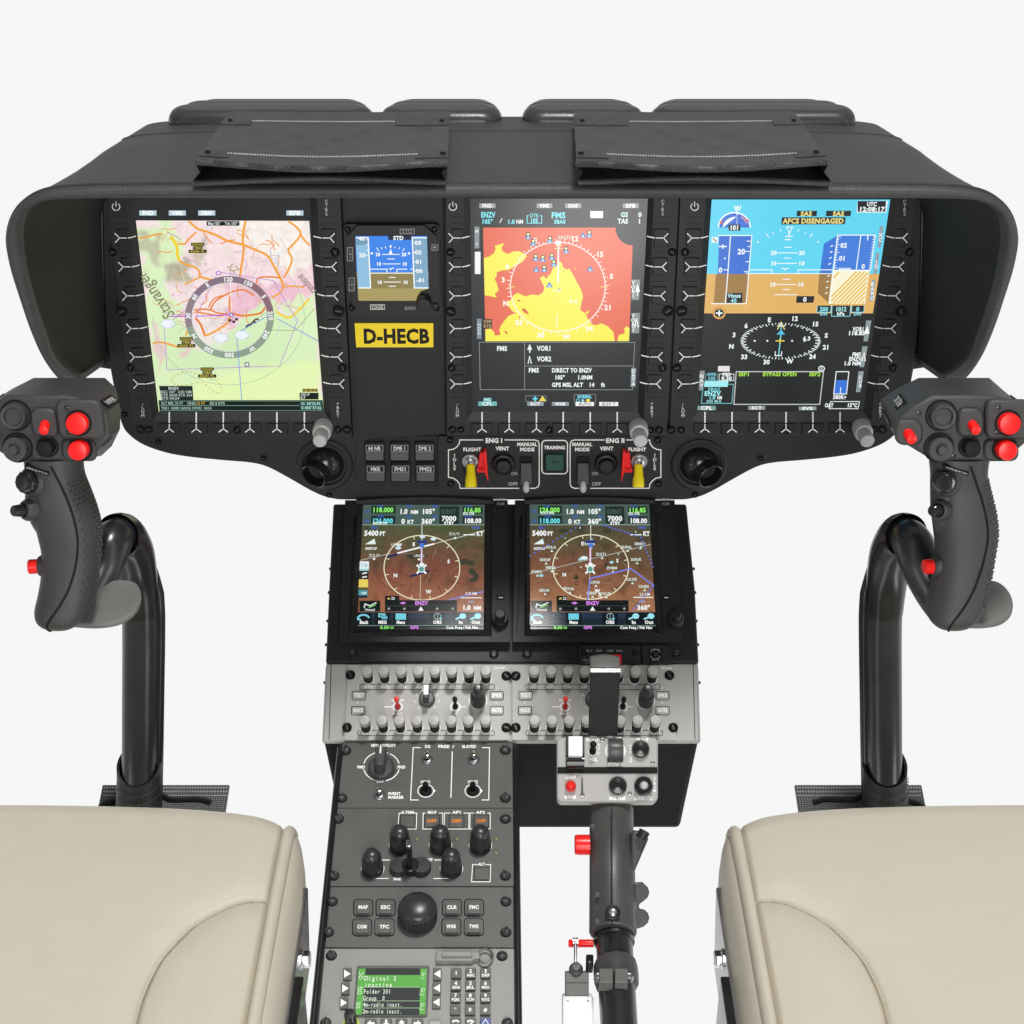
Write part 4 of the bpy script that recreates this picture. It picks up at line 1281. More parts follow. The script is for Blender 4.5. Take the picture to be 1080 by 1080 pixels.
b.build('bezel', r, bevel=.001)
b = MB().on(PAN, HBs + .0003, 'screen')
Q4 = lambda *a: [(sx(x), sy(y)) for x, y in a]
b.poly(Q4((190, 560), (868, 560), (858, 215), (178, 215)), '#3d86ea', 1)
b.poly(Q4((200, 700), (205, 822), (218, 830), (755, 830), (765, 790), (800, 740), (870, 715), (872, 560), (190, 560)), '#a89a5e', 1)
b.poly(Q4((325, 712), (735, 712), (725, 572), (318, 572)), '#8f8150', 2)
b.poly(Q4((206, 712), (327, 712), (304, 228), (180, 228)), '#8fc0e0', 3); b.poly(Q4((735, 712), (873, 712), (857, 228), (715, 228)), '#7fa9c6', 3)
b.poly(Q4((180, 300), (300, 300), (302, 228), (180, 228)), '#6f98b6', 4)
wh = '#f6fafa'
b.line(Q4((182, 231), (300, 231), (322, 708), (206, 708)), 1.3, wh, 5); b.line(Q4((857, 231), (718, 231), (738, 708), (873, 708)), 1.3, wh, 5)
b.poly(Q4((490, 252), (712, 252), (712, 215), (490, 215)), '#16233a', 5); b.text('STD', sx(587), sy(234), 4, wh, w=11, L=8, bold=.4)
b.line(Q4((318, 568), (727, 568)), .9, wh, 6)
for t, x, y, w_ in (('40', 240, 240, 6.5), ('20', 245, 397, 7), ('03', 775, 280, 7), ('02', 775, 370, 7), ('01', 782, 460, 7), ('00', 785, 547, 7), ('-01', 800, 635, 9)):
    b.text(t, sx(x), sy(y), 4, wh, w=w_, L=8, bold=.4)
for x, y in ((290, 250), (285, 295), (288, 350), (290, 397), (738, 280), (740, 370), (742, 460), (745, 547)):
    b.line(Q4((x - 8, y), (x + 8, y)), .8, wh, 7)
for t, x, y in (('20', 392, 390), ('20', 640, 390), ('10', 400, 480), ('10', 645, 480), ('10', 408, 655), ('10', 653, 655)):
    b.text(t, sx(x), sy(y), 3.6, wh, w=5, L=8, bold=.3)
for x0, x1, y in ((432, 602, 390), (482, 550, 433), (437, 606, 480), (495, 560, 608), (445, 610, 652), (497, 563, 693), (340, 480, 530), (570, 670, 530), (318, 345, 530), (700, 725, 530)):
    b.line(Q4((x0, y), (x1, y)), .9, wh, 6)
b.line(Q4((478, 530), (478, 560)), 1, wh, 6); b.line(Q4((572, 530), (572, 560)), 1, wh, 6); b.line(Q4((495, 520), (515, 535), (525, 520), (548, 520)), .9, wh, 6)
b.poly(Q4((496, 385), (530, 385), (513, 335)), '#ffffff', 7); b.poly(Q4((513, 335), (525, 305), (500, 305)), '#ffffff', 7)
for x0, y0, x1, y1 in ((380, 325, 402, 360), (423, 320, 433, 342), (460, 315, 470, 335), (556, 315, 550, 332), (600, 320, 590, 340), (645, 330, 625, 360)):
    b.line(Q4((x0, y0), (x1, y1)), .8, wh, 6)
b.disc(sx(335), sy(380), 1.3, 1.3, wh, 6, 10); b.disc(sx(687), sy(380), 1.3, 1.3, wh, 6, 10)
b.build('screen', r)
o = PAN.Q(447.5, 317, HBs); kk = PAN.k(447, 316)
b = MB(); b.lathe(o, PAN.n, [(8 * kk, 0), (7.8 * kk, .010), (6.8 * kk, .0115), (0, .0118)], 'key_black', 24, flut=1, fd=-.05)
b.lathe(PAN.Q(459, 322, HBs), PAN.n, [(3 * kk, 0), (3 * kk, .004), (0, .0045)], 'key_black', 14)
b.build('baro_knob', r)
for x, y in ((366.5, 242), (458.5, 241.5), (371, 325), (460, 325)):
    screw(r, PAN, x, y, 3.4, .0092 if y < 300 else HBs + .0002)
for x, y in ((470, 266), (470, 328)):
    pass

# ------------------------------------------------------------------ yellow registration placard
b = MB()
b.prism(PAN, [(375.7, 366.3), (457, 366.3), (457, 341), (374, 341)], .0022, .0038, 'yellow_sign')
b.on(PAN, .0038, 'print')
b.text('D-HECB', 418, 354.5, 14.5, '#151208', w=70, L=2, bold=.8)
tag(b.build('registration_placard'), 'yellow placard with black letters D-HECB under the small standby instrument', 'placard')

# ------------------------------------------------------------------ six annunciator buttons
r = thing('annunciator_block', 'block of six square grey annunciator buttons left of the engine switches', 'annunciator block', PAN.Q(422, 508))
for i, row in enumerate((('HI NR', 'DME 1', 'DME 2'), ('MKR', 'FMS1', 'FMS2'))):
    for j, t in enumerate(row):
        x, y = 395 + j * 26.4 + i * 1, 477.5 + i * 22
        b = MB()
        b.prism(PAN, rrect(x - 10.5, y - 12, x + 10.5, y + 9.5, 1.2), .001, .0025, 'deep_black')
        b.build('button_well', r, bevel=.0006)
        b = MB()
        b.prism(PAN, rrect(x - 9.6, y - 8.5, x + 9.6, y + 8.3, 1), .002, .0085, 'annun_grey')
        b.on(PAN, .0085, 'print')
        b.rect(x - 8.8, y - 7.6, x + 8.8, y - 1.8, '#202022', 1)
        b.box_line(x - 8.8, y - 7.8, x + 8.8, y - 1.6, .4, '#a8a8a8', 2)
        b.text(t, x, y - 4.6, 4, '#ececec', w=13 if len(t) > 3 else 10)
        b.build('push_button', r, bevel=.0007)

# ------------------------------------------------------------------ engine control panel
r = thing('engine_control_panel', 'black engine control panel with white outlines, red guards and yellow levers', 'engine control panel', PAN.Q(582, 522))
HE = .004
b = MB()
b.prism(PAN, rrect(462, 460.3, 702, 519.5, 3), .0005, HE, 'panel_black')
b.on(PAN, HE, 'print')
wt = '#f2f2f0'
for mxf in (lambda x: x, lambda x: 1170 - x):
    q = lambda *a: [(mxf(x), y) for x, y in a]
    c1 = [(485 - 0, 464)] + [(485 - 1.5 - 10 * math.sin(math.radians(t)) + 1.5 * (1 - t / 90), 464 + 10 * (1 - math.cos(math.radians(90 - 0))) * (t / 90)) for t in ()]
    tl = [(485, 464), (484.3, 468), (481.5, 471.8), (477.5, 474), (473, 474.5)]
    bl_ = [(473, 503.5), (478, 504.2), (482, 507), (484.6, 510.5), (485.3, 515)]
    b.line(q((509.5, 464), *tl, *bl_, (547.5, 515)), 1.0, wt, 1)
    b.line(q((532, 464), (564, 464), (567.3, 465), (568.7, 468), (568.7, 510.5), (567.3, 513.6), (564, 515), (559, 515)), 1.0, wt, 1)
    b.text('ENG I' if mxf(0) == 0 else 'ENG II', mxf(521), 464.6, 4.6, wt, w=18 if mxf(0) == 0 else 20, bold=.3)
    b.text('FLIGHT', mxf(498), 474, 3.6, wt, w=19, bold=.2); b.text('VENT', mxf(530), 473, 3.8, wt, w=14, bold=.2)
    b.text('MANUAL', mxf(556), 468.6, 3.6, wt, w=21.5, bold=.2); b.text('MODE', mxf(556), 474, 3.6, wt, w=15.5, bold=.2)
    b.vtext('IDLE', mxf(479.4), 487, 3.6, 4.6, wt)
    b.text('ON', mxf(542.5), 499.5, 3.4, '#a9a9a7', w=7); b.text('OFF', mxf(541), 510.4, 3.6, '#b9b9b7', w=10)
b.line([(p[0], p[1]) for p in rrect(571.5, 464.5, 598.5, 499.7, 4)], 1.1, wt, 1, True)
b.text('TRAINING', 585, 472, 3.4, wt, w=22, bold=.2)
b.build('face_plate', r, bevel=.0006)
b = MB(); b.prism(PAN, rrect(574, 479, 596, 497.5, 1), HE, HE + .001, 'deep_black'); b.prism(PAN, rrect(575.8, 480, 594.3, 496.3, 1), HE, HE + .005, 'green_lens')
b.on(PAN, HE + .005, 'print').text('TRAIN', 585, 487.5, 2.6, '#0d2a22', w=9); b.build('training_button', r, bevel=.0005)
for mxf in (lambda x: x, lambda x: 1170 - x):
    x = mxf(496); s_ = 1 if x < 585 else -1
    o = PAN.Q(x, 486, HE); kk = PAN.k(x, 486)
    b = MB(); b.lathe(o, PAN.n, [(9.5 * kk, 0), (9.5 * kk, .001), (8.3 * kk, .0022), (5.6 * kk, .0022), (5.2 * kk, .005), (3 * kk, .006), (3 * kk, .003), (0, .003)], 'steel', 24)
    b.build('toggle_nut', r)
    b = MB()
    p0 = o + PAN.n * .004; p1 = PAN.Q(x + .5 * s_, 490, HE + .012); p2 = PAN.Q(x + .7 * s_, 514, HE + .022)
    b.tube([p0, p1], .0018, 'chrome', 10)
    d = (p2 - p1)
    b.tube([p1, p1 + d * .04, p1 + d * .5, p1 + d * .55, p1 + d * .95, p1 + d], [.0031, .0036, .0041, .0048, .0052, .0044], 'yellow_plastic', 18)
    b.build('toggle_lever', r)
    b = MB()                                      # red switch guard: hinge block and a thin side cheek
    q = lambda *a: [(mxf(xx), y) for xx, y in a]
    b.prism(PAN, q((504, 497), (513, 497), (513, 478), (506, 478)) if s_ > 0 else q((506, 478), (513, 478), (513, 497), (504, 497)), HE, HE + .006, 'red_plastic')
    b.prism(PAN, q((511.5, 498), (514.5, 508), (515, 508), (512.8, 477), (509.5, 477)) if s_ > 0 else q((509.5, 477), (512.8, 477), (515, 508), (514.5, 508), (511.5, 498)), HE + .004, HE + .012, 'red_plastic')
    b.prism(PAN, q((503, 498.5), (514, 498.5), (514, 495.5), (503, 495.5)) if s_ > 0 else q((503, 495.5), (514, 495.5), (514, 498.5), (503, 498.5)), HE, HE + .010, 'red_plastic')
    b.build('switch_guard', r, bevel=.0006)
    x = mxf(531); o = PAN.Q(x, 488, HE)
    b = MB(); b.lathe(o, PAN.n, [(12 * kk, 0), (12 * kk, .004), (11 * kk, .0055), (9.2 * kk, .006), (9 * kk, .003), (8 * kk, .003), (7.6 * kk, .0085), (6.6 * kk, .0095), (0, .0098)], 'key_black', 30)
    b.build('vent_button', r)
    x = mxf(555)
    b = MB(); b.prism(PAN, rrect(x - 6.7, 482, x + 6.7, 497, .6), HE, HE + .0012, 'deep_black')
    top = [PAN.Q(x - 5.8, 488.5, HE + .003), PAN.Q(x - 5.8, 511, HE + .013), PAN.Q(x + 5.8, 511, HE + .013), PAN.Q(x + 5.8, 488.5, HE + .003)]
    b.prism3(top, PAN.n * -.003 + V((0, 0, -.001)), 'dark_grey')
    for sgn in (-1, 1):
        b.prism3([PAN.Q(x + sgn * 5.8, 488, HE), PAN.Q(x + sgn * 5.8, 509, HE), PAN.Q(x + sgn * 5.8, 511, HE + .012), PAN.Q(x + sgn * 5.8, 488, HE + .003)], V((-sgn * .001, 0, 0)), 'dark_grey')
    b.build('mode_guard', r, bevel=.0005)
    b = MB(); p = PAN.Q(x, 512.5, HE + .0145)
    b.lathe(p + V((0, .002, .004)), V((0, -.35, -.94)), [(0, -.001), (.0018, .001), (.0027, .004), (.0031, .0065), (.0026, .009), (.0012, .0104), (0, .0107)], 'knob_silver', 16)
    b.build('mode_lever', r)
for x, y in ((475, 464), (475.5, 510), (694, 464), (694.5, 510)):
    screw(r, PAN, x, y, 3.8, HE + .0001)

# ------------------------------------------------------------------ ball air vents
for mxx, lab in ((False, 'round black ball air vent left of the grey annunciator buttons'), (True, 'round black ball air vent right of the engine switches, under the blue display')):
    X = (lambda x: 1080 - x) if mxx else (lambda x: x)
    r = thing('air_vent', lab, 'air vent', PAN.Q(X(342), 515), 'ball air vents')
    o = PAN.Q(X(342.5), 490, 0); kk = PAN.k(342, 490)
    b = MB(); b.lathe(o, PAN.n, [(30 * kk, 0), (29.5 * kk, .0018), (27.5 * kk, .0028), (23.5 * kk, .0022), (22.6 * kk, -.001)], 'panel_black', 44)
    b.build('mounting_ring', r)
    R = 21.5 * kk; c = o - PAN.n * .006
    d = V(((-.42 if not mxx else .42), -.86, -.26)).normalized()
    b = MB()
    th0 = math.asin(15.3 * kk / R)
    prof = [(R * math.sin(t), R * math.cos(t)) for t in np.linspace(PI * .62, th0, 18)]
    r1 = 14.4 * kk
    h1 = R * math.cos(th0)
    prof += [(r1 * 1.03, h1 + .004), (r1 * 1.02, h1 + .009), (r1 * .97, h1 + .0095), (r1 * .90, h1 + .009), (r1 * .86, h1 - .006), (r1 * .7, h1 - .016), (0, h1 - .018)]
    b.lathe(c, d, prof, 'gloss_black', 40)
    b.build('ball_nozzle', r)
# ------------------------------------------------------------------ centre console housing
Rc = thing('centre_console', 'tall black centre console housing that carries the two square navigation displays', 'console', CON.Q(540, 782))
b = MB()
b.prism(CON, [(351.5, 531), (347, 620), (343.5, 699), (737, 699), (733, 620), (724, 531)], -.03, 0, 'bezel_black')  # black here stands in for the hood's shadow over the grey frame
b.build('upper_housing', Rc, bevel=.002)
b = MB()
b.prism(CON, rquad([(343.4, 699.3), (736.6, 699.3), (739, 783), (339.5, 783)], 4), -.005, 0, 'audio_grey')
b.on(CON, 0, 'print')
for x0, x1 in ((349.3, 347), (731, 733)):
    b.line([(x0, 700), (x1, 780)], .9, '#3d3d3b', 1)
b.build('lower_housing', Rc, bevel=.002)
# plain black nose below the audio panels
b = MB()
ft = [CON.Q(340.5, 783, -.004), CON.Q(737.5, 783, -.004)]
d0 = V((0, .002, -.0005))
hh = .101
z0 = ft[0].z
P = [ft[0] + d0, ft[1] + d0]
L0, R0_ = P
bx = [L0, R0_, V((R0_.x - .010, R0_.y + .012, z0 - hh)), V((L0.x + .010, L0.y + .012, z0 - hh))]
bk = [p + V((0, .22, .03 if i < 2 else 0)) for i, p in enumerate(bx)]
b.add(bx + bk, [(3, 2, 1, 0), (0, 1, 5, 4), (1, 2, 6, 5), (2, 3, 7, 6), (3, 0, 4, 7), (4, 5, 6, 7)], 'nose_black')
b.build('console_nose', Rc, bevel=.004)
for x, y in ((372, 690), (521, 690), (556, 690), (714, 690)):
    screw(Rc, CON, x, y, 5.0, .0002, 'key_black')
for sgn in (-1, 1):
    for k, (x, y) in enumerate(((347.4, 600), (346, 625), (344.5, 655), (343, 680), (341.5, 720))):
        b = MB(); o = CON.Q(540 + sgn * (540 - x) * 1.0, y, -.01)
        b.lathe(o, V((sgn, 0, 0)), [(.0014, -.002), (.0014, -.0002), (.0008, .0003), (0, .0003)], 'key_black', 10)
        b.build('side_rivet', Rc)

# ------------------------------------------------------------------ navigation displays
HN, HG = .013, .009


def tinted_terrain(b, Q4, right):
    def fn(X, Y):
        n = vnoise(X, Y, 11 + right, 9); n2 = vnoise(X, Y, 12 + right, 22); n3 = vnoise(X, Y, 13, 3)
        t = np.clip((Y - 551) / 95, 0, 1)[..., None]
        if right:
            top = hexa('#4c4a36'); mid = hexa('#7f503a'); bot = hexa('#b07650'); gk = .55
        else:
            top = hexa('#4d5638'); mid = hexa('#7f4a3a'); bot = hexa('#ad6a4a'); gk = 1.0
        c = np.where(t < .45, top * (1 - t / .45) + mid * (t / .45), mid * (1 - (t - .45) / .55) + bot * ((t - .45) / .55))
        g = soft((n2 > .55) & (Y < 600), 4)[..., None] * .35 * gk
        c = c * (1 - g) + hexa('#45542f') * g
        rt = np.clip((X - 470 - 170 * right) / 70, 0, 1)[..., None] * np.clip(1 - t * 1.1, 0, 1) * .5
        c = c * (1 - rt) + hexa('#4c4a34') * rt
        dk = soft((n * .7 + n3 * .3 > .71) & (Y < 640), 1)[..., None] * .3
        c = c * (1 - dk * .6) + ((n3 - .5) * .035)[..., None]
        return c * .93 + hexa('#3f6a66') * .08
    gridmap(b, Q4, 70, 60, fn, 1)


def navdisplay(right, label):
    outer = [(543, 527.5), (711.5, 527.5), (720, 677), (541, 677)] if right else [(364, 527.5), (535.5, 527.5), (538, 677), (357.5, 677)]
    S = [(558.7, 532), (684.5, 532), (692, 663.5), (559.5, 663.5)] if right else [(383, 532.5), (511, 532.5), (510, 664), (377, 664)]
    # inner face of the raised bezel round the glass
    O = [(556, 528), (688, 528), (698, 668), (555, 668)] if right else [(379, 528), (517, 528), (516.5, 668), (370, 668)]
    r = thing('navigation_display', label, 'navigation display', CON.Q((outer[2][0] + outer[3][0]) / 2, 677), 'square navigation displays on the console')
    b = MB()
    ou = [CON.Q(x, y, HN - .003) for x, y in outer]
    ob = [p - CON.n * (HN - .003) for p in ou]
    om = [CON.Q(x, y, HN - .003) for x, y in [(O[0][0] - 2, O[0][1] - 0), (O[1][0] + 2, O[1][1] - 0), (O[2][0] + 2, O[2][1] + 3), (O[3][0] - 2, O[3][1] + 3)]]
    oi = [CON.Q(x, y, HN) for x, y in O]; si = [CON.Q(x, y, HG) for x, y in S]
    om[0] = om[0].lerp(ou[0], .0); 
    for i in range(4):
        j = (i + 1) % 4
        b.add([ou[i], ou[j], ob[j], ob[i]], [(0, 1, 2, 3)], 'bezel_black')
        b.add([ou[i], ou[j], om[j], om[i]], [(3, 2, 1, 0)], 'bezel_black')
        b.add([om[i], om[j], oi[j], oi[i]], [(3, 2, 1, 0)], 'bezel_black')
        b.add([oi[i], oi[j], si[j], si[i]], [(3, 2, 1, 0)], 'bezel_black')
    b.on(CON, HN - .003, 'print')
    ox = 527 if not right else 701
    b.text('GARMIN', ox + (0 if not right else 0), 526 + .5, 3, '#a9a9a7', w=13); b.text('HOME', ox + 1, 531.3, 2.8, '#9a9a98', w=8)
    sl = 373.5 if not right else 548.5
    b.poly([(sl - 1.2, 568), (sl + 1.8, 568), (sl + 2.4, 544.5), (sl - .4, 544.5)], '#050505', 1)
    xr = (527.5, 536) if not right else (702, 712)
    b.line([(xr[0] - 9, 673), (xr[0] - 9.5, 560), (xr[0] - 8.5, 545), (xr[0] - 4, 537), (xr[0] + 4, 535)], .9, '#0b0b0b', 1)
    xl = (364, 374) if not right else (541, 552)
    b.line([(xl[0] + 1, 566), (xl[0] + 5, 568.5), (xl[0] + 8, 574), (xl[0] + 7, 600), (xl[0] + 4, 672)], .9, '#0b0b0b', 1)
    b.rect(xr[0] - 4, 627.5, xr[0] + 4.5, 633, '#060606', 1); b.line([(xr[0] - 1.5, 630.2), (xr[0] + 3, 630.2)], 1.3, '#c9c9c7', 3)
    b.disc(xr[0] - 6, 538.5, 1.5, 1.3, '#3a3a3a', 1, 10)
    b.build('bezel', r, bevel=.0012)
    # rounded hump over the top of the bezel
    b = MB()
    pth = [CON.Q(O[0][0] - 3 + (O[1][0] - O[0][0] + 6) * t, 529.5 - 3.5 * math.sin(PI * t), HN - .0015) for t in np.linspace(0, 1, 16)]
    b.tube(pth, .0028, 'bezel_black', 10)
    b.build('top_ridge', r)
    x, y = (527.5, 655) if not right else (712, 655.5)
    kk = CON.k(x, y, HN); o = CON.Q(x, y, HN - .003)
    b = MB(); b.lathe(o, CON.n, [(9 * kk, 0), (8.6 * kk, .006), (7.6 * kk, .007), (5.6 * kk, .0072), (5.4 * kk, .014), (4.6 * kk, .015), (0, .0152)], 'key_black', 30, flut=1, fd=-.04)
    b.build('dual_knob', r)
    b = MB().on(CON, HG, 'screen')
    base(b, S, '#14181a')
    dx = lambda x: x
    wh, gr, cy, bl, mg = '#f4f8f6', '#8ff06a', '#6fe0ea', '#3f62c8', '#e08af0'
    if right:
        X = lambda X_: 535 + X_ / 5.4
        Y = lambda Y_: 515 + Y_ / 5.4
    else:
        X = lambda X_: 360 + X_ / 6
        Y = lambda Y_: 515 + Y_ / 6
    l0, r0 = xat(S[0], S[3], 553.5), xat(S[1], S[2], 553.5)
    l1, r1 = xat(S[0], S[3], 646), xat(S[1], S[2], 646)
    tinted_terrain(b, [(l0, 553.5), (r0, 553.5), (r1, 646), (l1, 646)], int(right))
    b.poly([(l0, 553.5), (r0, 553.5), S[1], S[0]], '#4a5f57', 1)
    b.line([(l0, 553.5), (r0, 553.5)], .8, '#8fa39a', 3)
    cx0 = S[0][0]
    # top data band; relative positions inside the band
    fx = lambda f, y: (xat(S[0], S[3], y) * (1 - f) + xat(S[1], S[2], y) * f)
    y1_, y2_ = 537.7, 549.3
    for f0, f1, ya, yb, c in ((.07, .27, 533.5, 541.5, '#1f3327'), (.07, .27, 544, 552.3, '#1d3330'), (.63, .79, 534, 552.5, '#20302b'), (.82, .985, 534, 541.5, '#1f3327'), (.82, .985, 544.5, 552.3, '#22322f')):
        b.poly([(fx(f0, yb), yb), (fx(f1, yb), yb), (fx(f1, ya), ya), (fx(f0, ya), ya)], c, 3)
    a, c2 = ('118.000', '126.000') if not right else ('126.000', '118.000')
    b.text(a, fx(.165, y1_), y1_, 4.8, gr, w=22, L=6, bold=.35); b.text(c2, fx(.165, y2_), y2_, 4.8, cy, w=22, L=6, bold=.35)
    tag_y = 541 if right else 551.8
    b.text('MONITOR' if not right else 'WX/TWR', fx(.145, tag_y), tag_y, 2.6, '#dff2ef', w=15, L=8, bold=.3)
    for f, t, y in ((.29, 'DIS', 533.8), (.29, 'GS', 544.8), (.5, 'DTK', 533.8), (.5, 'TRK', 544.8), (.05, 'COM', 534), (.06, 'STBY', 545)):
        b.text(t, fx(f + .09, y), y, 2.5, bl, w=6.5, L=6)
    b.text('COM', fx(.035, 539.5), 539.5, 2.8, bl, w=5, L=6); b.text('STB', fx(.035, 549.5), 549.5, 2.8, bl, w=5, L=6)
    b.text('1.0', fx(.335, 539), 539.4, 5, wh, w=8.5, L=6, bold=.4); b.text('NM', fx(.425, 540), 540, 3.8, wh, w=8, L=6, bold=.3)
    b.text('0', fx(.335, 550), 549.8, 5, wh, w=3.8, L=6, bold=.4); b.text('KT', fx(.395, 550), 550.3, 3.8, wh, w=7, L=6, bold=.3)
    b.text('105°', fx(.54, 539), 539.4, 5, wh, w=14, L=6, bold=.4); b.text('360°', fx(.54, 550), 549.8, 5, wh, w=14.5, L=6, bold=.4)
    b.text('IDENT', fx(.705, 539.5), 539.5, 4.8, '#4f5f59', w=16, L=6); b.text('7000', fx(.71, 546.8), 546.8, 5, wh, w=15.5, L=6, bold=.4); b.text('STBY', fx(.71, 551.5), 551.6, 3, wh, w=10.5, L=7, bold=.3)
    b.text('116.85', fx(.9, 538), 538, 4.6, gr, w=18.5, L=6, bold=.35); b.text('108.00', fx(.905, 549.3), 549.2, 4.8, wh, w=18.5, L=6, bold=.35); b.text('ZOL VOR', fx(.87, 541.6), 541.6, 2.6, '#e8f6f2', w=12, L=8, bold=.3)
    b.text('VLOC', fx(.87, 534), 534, 2.3, bl, w=8, L=6); b.text('STBY', fx(.87, 545), 545, 2.3, bl, w=8, L=6)
    b.text('MSA', fx(.1, 556.5), 556.5, 2.6, bl, w=7, L=6); b.text('WIND', fx(.93, 556.5), 556.5, 2.6, '#4a70d8', w=9, L=6)
    b.text('5400', fx(.02, 562), 562.3, 5.2, wh, w=15, al='l', L=6, bold=.4); b.text('FT', fx(.145, 562.5), 562.8, 4.2, wh, w=6, al='l', L=6, bold=.3)
    b.text('KT', fx(.965, 562.5), 562.8, 4.6, wh, w=7, L=6, bold=.3); b.line([(fx(.83, 564), 564), (fx(.925, 564), 564)], 1.1, wh, 6)
    tx, ty = fx(.075, 572), 571.5
    b.poly([(tx - 6, ty + 2.6), (tx + 5.5, ty + 2.4), (tx + 4, ty - 3.4)], '#dfeee8', 6); b.text('NORTH UP', tx + .5, 578.5, 2.6, wh, w=12, L=6, bold=.3)
    # ring
    cxr, cyr, rx, ry = (623, 598, 40, 34) if right else (445, 598.8, 40, 34.2)
    rq = random.Random(5 + int(right))
    for _ in range(22):
        x, y = rq.uniform(l0 + 14, r0 - 22), rq.uniform(558, 622)
        a = rq.uniform(0, 6.3); P = [(x, y)]
        for _k in range(3):
            a += rq.uniform(-.6, .6); P.append((P[-1][0] + 4.5 * math.cos(a), max(556, P[-1][1] + 4 * math.sin(a))))
        if max(p[0] for p in P) < r0 - 6:
            b.line(P, .5, rq.choice(('#3f3428', '#5a4433', '#7a6a58', '#4a4a3a', '#93806c')), 3)
    b.arc(cxr, cyr, rx, ry, 0, 360, 1.0, '#eeeac9', 7, 64)
    b.ticks(cxr, cyr, rx, ry, 30, .9, .8, '#eeeac9', 7, 13, 373)
    b.line([(cxr, 553.5), (cxr, 597)], .8, '#dfe6d8', 6); b.line([(cxr - 1, 597), (cxr - 2, 633)], .5, '#d8d0b0', 5)
    for t, a in (('E', 107), ('S', 15), ('W', 284), ('N', 198)):
        ra = math.radians(a); b.text(t, cxr + rx * .73 * math.cos(ra), cyr - ry * .76 * math.sin(ra), 3.6, wh, L=8, bold=.4)
    b.line([(cxr - .4, 574), (cxr - .6, 594)], 1.4, '#f2c6ee', 8)
    b.disc(cxr, 575.5, 2.6, 2.2, '#4f7fd8', 9); b.rect(cxr - 5, 570, cxr + 5, 573, '#2c3a88', 8)
    # own ship: a helicopter symbol seen from above
    hx, hy = cxr - .5, 600.3
    for sg in (1, -1):
        b.line([(hx - 5, hy - 4.6 * sg), (hx + 5, hy + 4.6 * sg)], 2.0, '#f6f8f6', 9)
    b.disc(hx, hy, 3.2, 3.2, '#5f9f96', 10, 14); b.arc(hx, hy, 3.2, 3.2, 0, 360, .9, '#dfeeea', 11, 14)
    b.disc(hx + .3, hy - 5, 2.6, 1.8, '#f6f8f6', 10, 12)
    if not right:
        b.line([(380, 591), (412, 583.5)], .8, '#aab0a4', 6); b.line([(419, 583.5), (458, 573.5)], 1.6, '#f6f8f6', 8); b.line([(458, 573.5), (511, 559.5)], .8, '#c3c6b8', 6)
        b.line([(407, 588), (421, 584)], 2.2, '#22305c', 7); b.line([(432, 608), (453, 602)], 2.2, '#22305c', 7)
        b.poly([(428, 585), (445, 583), (452, 587), (440, 589), (430, 589)], '#43403a', 3)
        for x, y, w, h in ((490, 592.5, 6, 3.4), (497, 594, 4, 3), (498, 603, 4, 3.8), (502, 608, 3.4, 4), (499, 612, 4, 2.4)):
            b.disc(x, y, w, h, '#3f4234', 3, 9)
        b.line([(395, 606), (405, 617), (420, 627), (434, 632)], .6, '#5a3f33', 4); b.line([(434, 616), (430, 628)], .6, '#4f382d', 4); b.line([(461, 615), (466, 627)], .6, '#4f382d', 4); b.line([(483, 614), (496, 628)], .6, '#5a4a3a', 4); b.line([(470, 627), (490, 617), (500, 608)], .5, '#5a4a3a', 4)
        for x, y, t in ((394.5, 585.5, 'ZUL19'), (479, 563, 'ZULTI'), (442, 586, 'UBAKI')):
            b.text(t, x, y, 2.8, '#d9ded8', w=11, L=7); 
        for x, y in ((394.5, 589.5), (480, 567.5), (442, 590)):
            b.disc(x, y, 1.4, 1.2, '#e8f2ee', 8, 8)
        b.text('1.5 NM', 418, 574.5, 2.8, wh, w=11, L=8, bold=.2); b.disc(420, 578, 3, 1.6, '#cfeef2', 8); b.disc(457, 568.5, 3, 1.6, '#cfeef2', 8); b.disc(445.5, 566, 3, 1.7, '#cfe6f6', 9)
        b.line([(470, 634), (491, 628), (510, 624)], 1.1, '#7a86e6', 6); b.text('0.75 NM', 497, 626, 2.8, wh, w=12, L=8); b.line([(486, 630.5), (508, 630.5)], .9, wh, 8)
        b.text('DIS', 497, 634.8, 2.6, '#8fb0d8', w=6, L=8); b.text('1.0', 492, 640.7, 4.8, wh, w=8.5, L=8, bold=.4); b.text('NM', 503.5, 641.2, 4, wh, w=8, L=8, bold=.3)
        for y0, y1, c in ((592, 600, '#dfeeee'), (600, 602, '#9fd0d4'), (602, 611, '#2a2c28'), (611, 619.5, '#e6cf62'), (619.5, 622, '#5a5430'), (622, 628, '#4f8f98'), (628, 630.5, '#1f2b48')):
            xx = 384 - (y0 - 592) * .05
            b.rect(xx - 4.8, y0, xx + 5.2, y1, c, 9)
        b.line([(382, 605), (387, 604)], 1.3, wh, 10); b.line([(382, 609), (387, 608)], 1.3, wh, 10); b.text('T 22', 384, 596, 3, '#4f8f98', w=7, L=11); b.text('NM', 383.6, 625.5, 3, '#d6f2f4', w=6, L=11)
        fields = ((383.8, 'Back'), (403.5, 'MSG'), (422.7, 'Menu'), (461.3, 'OBS'), (486, 'In'), (501.8, 'Out'))
        x_l = 406
    else:
        b.line([(553.6, 606), (577, 601), (655, 582), (686.5, 574)], .9, '#a7aaa0', 6); b.line([(600, 596.5), (640, 586.5)], .6, '#3e3230', 4)
        b.line([(558, 618), (585, 610), (605, 600)], .6, '#5c4634', 4); b.line([(642, 610), (660, 630), (690, 646)], .6, '#5c4634', 4)
        b.arc(cxr, 588, 18, 17, 0, 360, .6, '#4a3a2e', 4, 30)
